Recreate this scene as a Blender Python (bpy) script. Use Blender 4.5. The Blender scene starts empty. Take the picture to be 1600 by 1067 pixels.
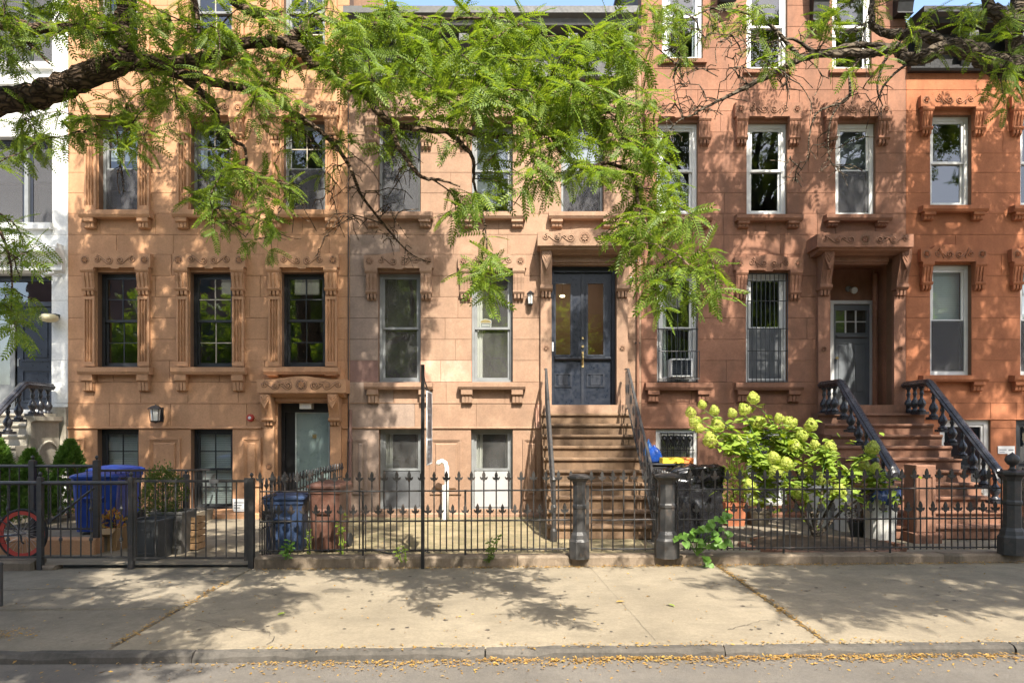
import bpy, bmesh, math, random
import numpy as np
from mathutils import Matrix, Vector

R = math.radians
random.seed(11)
rng = np.random.default_rng(5)
scene = bpy.context.scene
COL = scene.collection

# ------------------------------------------------------------------ camera, sky, sun, exposure
EYE = 1.76                       # eye height above the pavement, metres
FOC = 1067.0                     # focal length in photo pixels (24 mm on full frame)
cam = bpy.data.cameras.new("camera")
cam.lens = 24.0
cam.sensor_width = 36.0
cam.shift_y = 0.0845
cam.clip_start = 0.1
cam.clip_end = 600.0
camo = bpy.data.objects.new("camera", cam)
camo.location = (0, 0, EYE)
camo.rotation_euler = (R(90), 0, 0)
COL.objects.link(camo)
scene.camera = camo

SUN_EL, SUN_AZ = 50.0, 17.0      # sun behind the camera, a little to the right
world = bpy.data.worlds.new("World")
scene.world = world
world.use_nodes = True
wn = world.node_tree
wn.nodes.clear()
sky = wn.nodes.new("ShaderNodeTexSky")
sky.sky_type = 'NISHITA'
sky.sun_disc = False
sky.sun_elevation = R(SUN_EL)
sky.sun_rotation = R(180 - SUN_AZ)
sky.air_density = 1.0
sky.dust_density = 2.5
sky.ozone_density = 1.0
bg = wn.nodes.new("ShaderNodeBackground")
bg.inputs[1].default_value = 0.15
wo = wn.nodes.new("ShaderNodeOutputWorld")
wn.links.new(sky.outputs[0], bg.inputs[0])
wn.links.new(bg.outputs[0], wo.inputs[0])

SUN_DIR = Vector((-math.sin(R(SUN_AZ)) * math.cos(R(SUN_EL)), math.cos(R(SUN_AZ)) * math.cos(R(SUN_EL)), -math.sin(R(SUN_EL))))
sl = bpy.data.lights.new("sun", 'SUN')
sl.energy = 4.1
sl.angle = R(0.45)
sl.color = (1.0, 0.93, 0.82)
slo = bpy.data.objects.new("sun", sl)
slo.location = (10, -20, 30)
slo.rotation_euler = SUN_DIR.to_track_quat('-Z', 'Y').to_euler()
COL.objects.link(slo)

scene.view_settings.view_transform = 'Standard'
scene.view_settings.look = 'None'
scene.view_settings.gamma = 1.0
scene.view_settings.use_curve_mapping = False
scene.view_settings.exposure = 1.62
scene.cycles.max_bounces = 8
scene.cycles.transparent_max_bounces = 16
scene.cycles.diffuse_bounces = 4
scene.cycles.sample_clamp_indirect = 6.0

# ------------------------------------------------------------------ measuring helpers
FY = 13.33                        # distance of the house fronts
def px(p, y=FY): return (p - 801.0) * y / FOC
def pz(p, y=FY): return EYE + (669.0 - p) * y / FOC
SLOPE = 0.0095                    # the street rises gently to the right
FENCE_Y, KERB_Y = 8.69, 5.63
def walk_z(x, y): return SLOPE * x - 0.03 * max(0.0, min(1.3, (FENCE_Y - y) / (FENCE_Y - KERB_Y)))

# ------------------------------------------------------------------ materials
def N(nt, t, **kw):
    n = nt.nodes.new(t)
    for k, v in kw.items():
        if k.startswith('i_'):
            n.inputs[int(k[2:])].default_value = v
        else:
            setattr(n, k, v)
    return n

def new_mat(name):
    m = bpy.data.materials.new(name)
    m.use_nodes = True
    nt = m.node_tree
    b = nt.nodes["Principled BSDF"]
    return m, nt, b

def ramp2(nt, fac, lo, hi):
    mr = nt.nodes.new("ShaderNodeMapRange")
    nt.links.new(fac, mr.inputs[0])
    mr.inputs[1].default_value = 0.3
    mr.inputs[2].default_value = 0.7
    mr.inputs[3].default_value = lo
    mr.inputs[4].default_value = hi
    return mr.outputs[0]

def mulcol(nt, a, fac):
    """colour times scalar"""
    mx = nt.nodes.new("ShaderNodeVectorMath"); mx.operation = 'SCALE'
    nt.links.new(a, mx.inputs[0]); nt.links.new(fac, mx.inputs[3])
    return mx.outputs[0]

def mixcol(nt, a, b, fac):
    m = nt.nodes.new("ShaderNodeMix"); m.data_type = 'RGBA'
    for s, i in ((fac, 0), (a, 6), (b, 7)):
        if isinstance(s, (int, float)): m.inputs[i].default_value = s
        elif isinstance(s, (tuple, list)): m.inputs[i].default_value = (*s[:3], 1)
        else: nt.links.new(s, m.inputs[i])
    return m.outputs[2]

def noise(nt, scale, detail=4, stretch=None, rough=0.6, w=None):
    g = nt.nodes.new("ShaderNodeNewGeometry")
    src = g.outputs['Position']
    if stretch:
        mp = nt.nodes.new("ShaderNodeMapping")
        mp.inputs['Scale'].default_value = stretch
        nt.links.new(src, mp.inputs[0]); src = mp.outputs[0]
    n = nt.nodes.new("ShaderNodeTexNoise")
    n.inputs['Scale'].default_value = scale
    n.inputs['Detail'].default_value = detail
    n.inputs['Roughness'].default_value = rough
    nt.links.new(src, n.inputs['Vector'])
    return n.outputs[0]

def bump(nt, b, h, strength, dist=0.01):
    bp = nt.nodes.new("ShaderNodeBump")
    bp.inputs['Strength'].default_value = strength
    bp.inputs['Distance'].default_value = dist
    nt.links.new(h, bp.inputs['Height'])
    nt.links.new(bp.outputs[0], b.inputs['Normal'])

def stone(name, col, dirt=(0.10, 0.075, 0.06), mott=0.16, stain=0.45, rough=0.9, pale=None, blockvar=0.1, bumpy=0.35):
    m, nt, b = new_mat(name)
    rgb = N(nt, "ShaderNodeRGB"); rgb.outputs[0].default_value = (*col, 1)
    c = rgb.outputs[0]
    oi = nt.nodes.new("ShaderNodeObjectInfo")
    mr = nt.nodes.new("ShaderNodeMapRange")
    nt.links.new(oi.outputs['Random'], mr.inputs[0])
    mr.inputs[3].default_value = 1 - blockvar; mr.inputs[4].default_value = 1 + blockvar
    c = mulcol(nt, c, mr.outputs[0])
    c = mulcol(nt, c, ramp2(nt, noise(nt, 1.1, 5), 1 - mott, 1 + mott))
    c = mulcol(nt, c, ramp2(nt, noise(nt, 0.33, 3), 1 - mott * .7, 1 + mott * .7))
    c = mulcol(nt, c, ramp2(nt, noise(nt, 7, 5, rough=.7), 1 - mott * .6, 1 + mott * .6))
    c = mulcol(nt, c, ramp2(nt, noise(nt, 38, 3), 0.9, 1.1))
    c = mulcol(nt, c, ramp2(nt, noise(nt, 160, 2), 0.93, 1.07))
    if pale:
        pn = noise(nt, 2.3, 6, rough=0.7)
        st = nt.nodes.new("ShaderNodeMapRange"); nt.links.new(pn, st.inputs[0])
        st.inputs[1].default_value = 0.52; st.inputs[2].default_value = 0.72; st.inputs[4].default_value = 0.55
        c = mixcol(nt, c, pale, st.outputs[0])
    sn = noise(nt, 1.6, 6, stretch=(2.2, 2.2, 0.28), rough=0.7)
    st = nt.nodes.new("ShaderNodeMapRange"); nt.links.new(sn, st.inputs[0])
    st.inputs[1].default_value = 0.46; st.inputs[2].default_value = 0.74; st.inputs[4].default_value = stain
    c = mixcol(nt, c, dirt, st.outputs[0])
    nt.links.new(c, b.inputs['Base Color'])
    b.inputs['Roughness'].default_value = rough
    b.inputs['Specular IOR Level'].default_value = 0.25
    bump(nt, b, noise(nt, 55, 6, rough=0.75), bumpy, 0.008)
    return m

def paint(name, col, rough=0.45, var=0.12, scale=6, metallic=0.0, rust=None, rust_amt=0.3, bumpy=0.1, spec=0.5):
    m, nt, b = new_mat(name)
    rgb = N(nt, "ShaderNodeRGB"); rgb.outputs[0].default_value = (*col, 1)
    c = mulcol(nt, rgb.outputs[0], ramp2(nt, noise(nt, scale, 5), 1 - var, 1 + var))
    if rust:
        rn = noise(nt, 9, 6, rough=0.8)
        st = nt.nodes.new("ShaderNodeMapRange"); nt.links.new(rn, st.inputs[0])
        st.inputs[1].default_value = 0.52; st.inputs[2].default_value = 0.68; st.inputs[4].default_value = rust_amt
        c = mixcol(nt, c, rust, st.outputs[0])
    nt.links.new(c, b.inputs['Base Color'])
    b.inputs['Metallic'].default_value = metallic
    b.inputs['Specular IOR Level'].default_value = spec
    nt.links.new(ramp2(nt, noise(nt, scale * 4, 4), max(0.02, rough - 0.1), min(1, rough + 0.15)), b.inputs['Roughness'])
    if bumpy: bump(nt, b, noise(nt, 70, 4), bumpy, 0.004)
    return m

def glassmat(name, tint=(0.75, 0.8, 0.8), ior=2.0, wob=0.014, dust=0.0):
    m = bpy.data.materials.new(name); m.use_nodes = True
    nt = m.node_tree; nt.nodes.clear()
    out = N(nt, "ShaderNodeOutputMaterial")
    tr = N(nt, "ShaderNodeBsdfTransparent"); tr.inputs[0].default_value = (*tint, 1)
    gl = N(nt, "ShaderNodeBsdfGlossy"); gl.inputs['Roughness'].default_value = 0.015
    gl.inputs['Color'].default_value = (0.95, 0.97, 1.0, 1)
    lw = N(nt, "ShaderNodeLayerWeight"); lw.inputs[0].default_value = 0.5
    pw = N(nt, "ShaderNodeMath", operation='POWER'); nt.links.new(lw.outputs['Facing'], pw.inputs[0]); pw.inputs[1].default_value = 5
    fr = N(nt, "ShaderNodeMapRange"); nt.links.new(pw.outputs[0], fr.inputs[0]); fr.inputs[3].default_value = ior; fr.inputs[4].default_value = 1.0
    bp = N(nt, "ShaderNodeBump"); bp.inputs['Strength'].default_value = wob; bp.inputs['Distance'].default_value = 0.05
    nt.links.new(noise(nt, 2.5, 2), bp.inputs['Height'])
    nt.links.new(bp.outputs[0], gl.inputs['Normal'])
    mx = N(nt, "ShaderNodeMixShader")
    nt.links.new(fr.outputs[0], mx.inputs[0]); nt.links.new(tr.outputs[0], mx.inputs[1]); nt.links.new(gl.outputs[0], mx.inputs[2])
    last = mx.outputs[0]
    if dust:
        df = N(nt, "ShaderNodeBsdfDiffuse"); df.inputs[0].default_value = (0.5, 0.5, 0.48, 1)
        m2 = N(nt, "ShaderNodeMixShader")
        nt.links.new(ramp2(nt, noise(nt, 3, 6, stretch=(1, 1, 0.4)), dust * 0.3, dust), m2.inputs[0])
        nt.links.new(last, m2.inputs[1]); nt.links.new(df.outputs[0], m2.inputs[2]); last = m2.outputs[0]
    nt.links.new(last, out.inputs[0])
    return m

def leafmat(name, a, b_, trans=0.35, rough=0.5, c3=None):
    m = bpy.data.materials.new(name); m.use_nodes = True
    nt = m.node_tree; p = nt.nodes["Principled BSDF"]; out = nt.nodes["Material Output"]
    g = N(nt, "ShaderNodeNewGeometry")
    c = mixcol(nt, a, b_, g.outputs['Random Per Island'])
    c = mixcol(nt, c, c3 or b_, ramp2(nt, noise(nt, 1.7, 3), 0.0, 0.8))
    nt.links.new(c, p.inputs['Base Color'])
    p.inputs['Roughness'].default_value = rough
    p.inputs['Specular IOR Level'].default_value = 0.35
    t = N(nt, "ShaderNodeBsdfTranslucent")
    tc = N(nt, "ShaderNodeVectorMath", operation='MULTIPLY'); nt.links.new(c, tc.inputs[0]); tc.inputs[1].default_value = (1.5, 1.35, 0.6)
    nt.links.new(tc.outputs[0], t.inputs[0])
    mx = N(nt, "ShaderNodeMixShader"); mx.inputs[0].default_value = trans
    nt.links.new(p.outputs[0], mx.inputs[1]); nt.links.new(t.outputs[0], mx.inputs[2])
    nt.links.new(mx.outputs[0], out.inputs[0])
    return m

def barkmat(name, a, b_):
    m, nt, b = new_mat(name)
    n1 = noise(nt, 7, 8, stretch=(.45, 1, 1.6), rough=0.75)
    g = nt.nodes.new("ShaderNodeNewGeometry")
    mp = nt.nodes.new("ShaderNodeMapping"); mp.inputs['Scale'].default_value = (.35, 1, 1); nt.links.new(g.outputs['Position'], mp.inputs[0])
    ad = nt.nodes.new("ShaderNodeVectorMath"); ad.operation = 'ADD'
    sc = nt.nodes.new("ShaderNodeVectorMath"); sc.operation = 'SCALE'; sc.inputs[3].default_value = .12
    nz = nt.nodes.new("ShaderNodeTexNoise"); nz.inputs['Scale'].default_value = 6; nt.links.new(g.outputs['Position'], nz.inputs['Vector'])
    nt.links.new(nz.outputs['Color'], sc.inputs[0]); nt.links.new(mp.outputs[0], ad.inputs[0]); nt.links.new(sc.outputs[0], ad.inputs[1])
    vo = nt.nodes.new("ShaderNodeTexVoronoi"); vo.feature = 'DISTANCE_TO_EDGE'; vo.inputs['Scale'].default_value = 26; nt.links.new(ad.outputs[0], vo.inputs['Vector'])
    mr = nt.nodes.new("ShaderNodeMapRange"); nt.links.new(vo.outputs['Distance'], mr.inputs[0]); mr.inputs[1].default_value = 0.02; mr.inputs[2].default_value = 0.3
    h = nt.nodes.new("ShaderNodeMath"); h.operation = 'MULTIPLY'; nt.links.new(mr.outputs[0], h.inputs[0]); nt.links.new(ramp2(nt, n1, .5, 1.2), h.inputs[1])
    c = mixcol(nt, a, b_, h.outputs[0])
    c = mulcol(nt, c, ramp2(nt, noise(nt, 2.5, 4), 0.7, 1.25))
    nt.links.new(c, b.inputs['Base Color'])
    b.inputs['Roughness'].default_value = 0.95
    b.inputs['Specular IOR Level'].default_value = 0.15
    bump(nt, b, h.outputs[0], 1.0, 0.03)
    return m

M = {}
M['orange'] = stone('orange_brownstone', (0.445, 0.246, 0.133), dirt=(0.25, 0.14, 0.075), mott=0.13, stain=0.35, blockvar=0.035)
M['tan'] = stone('pinkish_tan_brownstone', (0.287, 0.181, 0.120), dirt=(0.22, 0.15, 0.105), mott=0.17, stain=0.55, pale=(0.385, 0.275, 0.185), blockvar=0.05)
M['tan_grey'] = stone('weathered_grey_brownstone', (0.27, 0.20, 0.155), dirt=(0.15, 0.115, 0.095), mott=0.15, stain=0.5)
M['tan_purple'] = stone('purple_patch_brownstone', (0.22, 0.13, 0.105), mott=0.15, stain=0.3)
M['tan_pink'] = stone('pink_repair_brownstone', (0.48, 0.27, 0.19), dirt=(0.3, 0.17, 0.12), mott=0.2, stain=0.5, pale=(0.6, 0.45, 0.37))
M['red'] = stone('red_brown_brownstone', (0.255, 0.127, 0.080), dirt=(0.13, 0.08, 0.06), mott=0.18, stain=0.55, blockvar=0.045)
M['brick'] = stone('orange_red_brownstone', (0.355, 0.138, 0.067), dirt=(0.21, 0.078, 0.042), mott=0.17, stain=0.5, blockvar=0.012)
M['white_stone'] = stone('white_painted_masonry', (0.66, 0.66, 0.63), dirt=(0.4, 0.4, 0.38), mott=0.05, stain=0.15, blockvar=0.02)
M['shade_soot'] = paint('carving_shade_and_soot', (0.21, 0.12, 0.075), 0.95, bumpy=0)  # carving's shade and soot put into one flat dark colour
M['joint'] = paint('dark_mortar_joint', (0.17, 0.095, 0.055), 0.95, bumpy=0)
M['joint_white'] = paint('grey_mortar_joint', (0.45, 0.45, 0.44), 0.95, bumpy=0)
M['grey_stone'] = stone('grey_stoop_stone', (0.34, 0.31, 0.25), dirt=(0.10, 0.095, 0.08), mott=0.15, stain=0.5)
M['stoop2'] = stone('worn_brown_stoop_stone', (0.165, 0.106, 0.064), dirt=(0.075, 0.052, 0.036), mott=0.3, stain=0.95, pale=(0.27, 0.185, 0.115))
M['stoop3'] = stone('red_stoop_stone', (0.23, 0.118, 0.076), dirt=(0.075, 0.05, 0.038), mott=0.25, stain=0.7)
M['iron'] = paint('black_iron', (0.028, 0.027, 0.026), 0.5, 0.3, 14, rust=(0.11, 0.06, 0.035), rust_amt=0.55, bumpy=0.3)
M['iron_grey'] = paint('dark_grey_iron', (0.036, 0.035, 0.034), 0.5, 0.25, 14, rust=(0.12, 0.08, 0.055), rust_amt=0.5, bumpy=0.3)
M['black'] = paint('black_paint', (0.012, 0.012, 0.013), 0.4, 0.3)
M['black_gloss'] = paint('glossy_black_paint', (0.03, 0.03, 0.035), 0.28, 0.3, 10, bumpy=0.15)
M['charcoal'] = paint('charcoal_cornice_paint', (0.045, 0.047, 0.05), 0.6, 0.25, rust=(0.15, 0.14, 0.13), rust_amt=0.4)
M['cornice_grey'] = paint('weathered_grey_metal', (0.075, 0.077, 0.077), 0.6, 0.2, rust=(0.12, 0.11, 0.1), rust_amt=0.6)
M['navy'] = paint('navy_door_paint', (0.012, 0.0165, 0.027), 0.33, 0.15, 4, bumpy=0.05)
M['navy_dark'] = paint('dark_navy_paint', (0.018, 0.022, 0.032), 0.4, 0.15, 4, bumpy=0.05)
M['grey_door'] = paint('grey_door_paint', (0.13, 0.143, 0.155), 0.45, 0.12, 3, bumpy=0.05)
M['frame_black'] = paint('black_window_frame', (0.022, 0.024, 0.026), 0.4, 0.2)
M['frame_grey'] = paint('grey_aluminium_frame', (0.19, 0.20, 0.20), 0.45, 0.15)
M['frame_tan'] = paint('pale_window_frame', (0.42, 0.37, 0.29), 0.5, 0.15)
M['white'] = paint('white_window_frame', (0.60, 0.60, 0.58), 0.5, 0.06)
M['glass'] = glassmat('window_glass', (0.76, 0.82, 0.81), 0.16)
M['glass_dirty'] = glassmat('dusty_window_glass', (0.66, 0.68, 0.66), 0.14, dust=0.13)
M['glass_up'] = glassmat('upper_window_glass', (0.74, 0.8, 0.82), 0.085)
M['mesh'] = None
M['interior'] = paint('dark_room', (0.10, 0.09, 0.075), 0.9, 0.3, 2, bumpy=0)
M['hall'] = paint('tan_hallway_wall', (0.50, 0.35, 0.22), 0.9, 0.1, 2, bumpy=0)
M['blind'] = paint('white_blind', (0.72, 0.75, 0.73), 0.6, 0.05, bumpy=0)
M['shade'] = paint('grey_roller_shade', (0.33, 0.33, 0.33), 0.8, 0.05, bumpy=0)
M['shade_dk'] = paint('dark_insect_screen', (0.09, 0.095, 0.10), 0.8, 0.1, bumpy=0)
M['curtain'] = paint('white_curtain', (0.68, 0.68, 0.64), 0.9, 0.05, bumpy=0)
M['door_white'] = paint('pale_grey_green_door', (0.45, 0.50, 0.48), 0.3, 0.1, 2, bumpy=0.02)
M['brass'] = paint('aged_brass', (0.55, 0.42, 0.2), 0.35, 0.2, metallic=1.0)
M['steel'] = paint('brushed_steel', (0.5, 0.5, 0.5), 0.35, 0.1, metallic=1.0)
M['lamp_glass'] = paint('frosted_lamp_glass', (0.7, 0.68, 0.62), 0.3, 0.05, bumpy=0)
M['amber'] = paint('yellowed_lamp_cover', (0.65, 0.58, 0.35), 0.35, 0.1, bumpy=0)
M['red_plastic'] = paint('red_plastic', (0.42, 0.05, 0.035), 0.4, 0.1)
M['tyre'] = paint('black_rubber', (0.02, 0.02, 0.02), 0.85, 0.2)
M['bin_blue'] = paint('bright_blue_plastic', (0.010, 0.046, 0.27), 0.4, 0.2, 4, rust=(0.10, 0.14, 0.26), rust_amt=.4)
M['bin_navy'] = paint('dull_blue_plastic', (0.022, 0.042, 0.095), 0.5, 0.25, 4, rust=(0.09, 0.10, 0.12), rust_amt=.5)
M['bin_brown'] = paint('brown_plastic', (0.11, 0.05, 0.034), 0.5, 0.25, 4, rust=(0.16, 0.11, 0.08), rust_amt=.5)
M['bin_white'] = paint('grey_white_plastic', (0.55, 0.54, 0.50), 0.55, 0.15, 3)
M['bag_blue'] = paint('blue_plastic_film', (0.014, 0.06, 0.28), 0.25, 0.2, 5)
M['bag_light'] = paint('light_blue_plastic_film', (0.02, 0.13, 0.40), 0.25, 0.2, 5)
M['bag_navy'] = paint('dark_blue_bin_liner', (0.03, 0.05, 0.13), 0.22, 0.3, 5)
M['bag_black'] = paint('black_vinyl_cover', (0.012, 0.012, 0.014), 0.22, 0.3, 5, bumpy=0.15)
M['yellow'] = paint('yellow_printed_card', (0.75, 0.52, 0.04), 0.5, 0.1)
M['orange_card'] = paint('orange_printed_card', (0.75, 0.22, 0.06), 0.5, 0.1)
M['card'] = paint('brown_cardboard', (0.38, 0.25, 0.13), 0.85, 0.12)
M['planter'] = paint('charcoal_planter', (0.05, 0.052, 0.052), 0.6, 0.2, 4)
M['planter2'] = paint('grey_brown_planter', (0.11, 0.105, 0.095), 0.6, 0.2, 4)
M['terracotta'] = paint('terracotta', (0.38, 0.13, 0.06), 0.85, 0.15)
M['gold'] = paint('gold_print', (0.50, 0.36, 0.14), 0.5, 0.05, bumpy=0)
M['wood'] = paint('weathered_crate_wood', (0.36, 0.22, 0.11), 0.8, 0.3, 12)
M['soil'] = stone('dark_soil', (0.07, 0.05, 0.035), mott=0.4, stain=0.4, bumpy=1.0)
M['pvc'] = paint('white_pvc', (0.72, 0.71, 0.66), 0.45, 0.08)
M['sign_white'] = paint('white_sign_plate', (0.78, 0.78, 0.76), 0.5, 0.04, bumpy=0)
M['sign_grey'] = paint('grey_print', (0.25, 0.26, 0.28), 0.6, 0.1, bumpy=0)
M['sign_dark'] = paint('mauve_grey_sign_face', (0.17, 0.145, 0.145), 0.6, 0.1, bumpy=0)
M['concrete'] = stone('pale_concrete', (0.222, 0.187, 0.133), dirt=(0.13, 0.11, 0.08), mott=0.15, stain=0.6, blockvar=0.05, bumpy=0.5)
M['concrete_l'] = stone('dark_old_concrete', (0.195, 0.166, 0.122), dirt=(0.10, 0.088, 0.068), mott=0.18, stain=0.6, blockvar=0.05, bumpy=0.6)
M['kerb'] = stone('kerb_stone', (0.105, 0.094, 0.08), dirt=(0.03, 0.03, 0.026), mott=0.25, stain=0.8, bumpy=0.9)
M['asphalt'] = stone('grey_asphalt', (0.145, 0.130, 0.111), dirt=(0.09, 0.085, 0.08), mott=0.14, stain=0.45, bumpy=1.0)
M['plinth'] = stone('mossy_brown_plinth', (0.20, 0.155, 0.11), dirt=(0.05, 0.045, 0.035), mott=0.25, stain=0.8, bumpy=0.9)
M['yard_dirt'] = stone('mossy_yard_dirt', (0.24, 0.195, 0.115), dirt=(0.08, 0.085, 0.035), mott=0.25, stain=0.8, bumpy=1.0)
M['bark'] = barkmat('dark_bark', (0.045, 0.032, 0.024), (0.24, 0.165, 0.11))
M['bark_r'] = barkmat('grey_bark', (0.06, 0.048, 0.036), (0.20, 0.16, 0.115))
M['leaf'] = leafmat('locust_leaf', (0.06, 0.125, 0.014), (0.25, 0.33, 0.045), 0.48, c3=(0.11, 0.185, 0.02))
M['leaf_far'] = leafmat('tree_leaf', (0.11, 0.20, 0.02), (0.20, 0.30, 0.035), 0.55)
M['hyd_leaf'] = leafmat('hydrangea_leaf', (0.14, 0.25, 0.03), (0.30, 0.40, 0.06), 0.42)
M['hyd_flower'] = leafmat('hydrangea_floret', (0.28, 0.38, 0.05), (0.52, 0.56, 0.13), 0.3)
M['conifer'] = leafmat('arborvitae_leaf', (0.05, 0.12, 0.02), (0.12, 0.22, 0.035), 0.25)
M['box'] = leafmat('boxwood_leaf', (0.055, 0.095, 0.018), (0.14, 0.19, 0.035), 0.25)
M['vine'] = leafmat('vine_leaf', (0.085, 0.20, 0.028), (0.14, 0.27, 0.045), 0.35)
M['yellow_leaf'] = leafmat('fallen_yellow_leaf', (0.22, 0.12, 0.04), (0.42, 0.29, 0.07), 0.2, c3=(0.33, 0.18, 0.05))
M['flower_y'] = leafmat('yellow_coleus_leaf', (0.55, 0.45, 0.10), (0.50, 0.18, 0.08), 0.3)
M['crackm'] = paint('crack_dirt', (0.07, 0.058, 0.045), 0.95, 0.3, bumpy=0)

m, nt, b = new_mat('lit_bulb'); M['bulb'] = m
b.inputs['Emission Color'].default_value = (1.0, 0.72, 0.35, 1); b.inputs['Emission Strength'].default_value = 2.5
m = bpy.data.materials.new('insect_mesh'); m.use_nodes = True; M['mesh'] = m
nt = m.node_tree; nt.nodes.clear(); o_ = N(nt, 'ShaderNodeOutputMaterial'); t_ = N(nt, 'ShaderNodeBsdfTransparent'); d_ = N(nt, 'ShaderNodeBsdfDiffuse'); x_ = N(nt, 'ShaderNodeMixShader')
d_.inputs[0].default_value = (0.10, 0.10, 0.105, 1); x_.inputs[0].default_value = 0.62
nt.links.new(t_.outputs[0], x_.inputs[1]); nt.links.new(d_.outputs[0], x_.inputs[2]); nt.links.new(x_.outputs[0], o_.inputs[0])
# ------------------------------------------------------------------ object helpers
def tag(o, label=None, cat=None, group=None, kind=None):
    if label: o['label'] = label
    if cat: o['category'] = cat
    if group: o['group'] = group
    if kind: o['kind'] = kind
    return o

def WM(o):
    m = o.matrix_basis.copy()
    if o.parent: return WM(o.parent) @ o.matrix_parent_inverse @ m
    return m

def attach(o, parent):
    o.parent = parent
    o.matrix_parent_inverse = WM(parent).inverted()

def thing(name, label, cat, loc=(0, 0, 0), group=None):
    o = bpy.data.objects.new(name, None)
    o.empty_display_size = 0.2
    o.location = loc
    COL.objects.link(o)
    return tag(o, label, cat, group)

KIDS = {}
def link(name, me, parent=None):
    o = bpy.data.objects.new(name, me)
    COL.objects.link(o)
    if parent:
        attach(o, parent); KIDS.setdefault(parent.name, []).append(o)
    return o

def copy_tree(o, dx=0, dy=0, dz=0, parent=None, label=None, rz=0):
    c = o.copy(); COL.objects.link(c)
    if parent: c.parent = parent
    else:
        c.location = (o.location.x + dx, o.location.y + dy, o.location.z + dz)
        c.rotation_euler.z += rz
        if label: c['label'] = label
    for k in KIDS.get(o.name, []):
        kc = copy_tree(k, parent=c); KIDS.setdefault(c.name, []).append(kc)
    return c

def place(o, parent, loc, rz=0, s=1):
    o.parent = None; o.matrix_parent_inverse = Matrix.Identity(4)
    o.matrix_basis = Matrix.Translation(loc) @ Matrix.Rotation(rz, 4, 'Z') @ Matrix.Scale(s, 4)
    o.parent = parent; o.matrix_parent_inverse = WM(parent).inverted()
    return o

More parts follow.
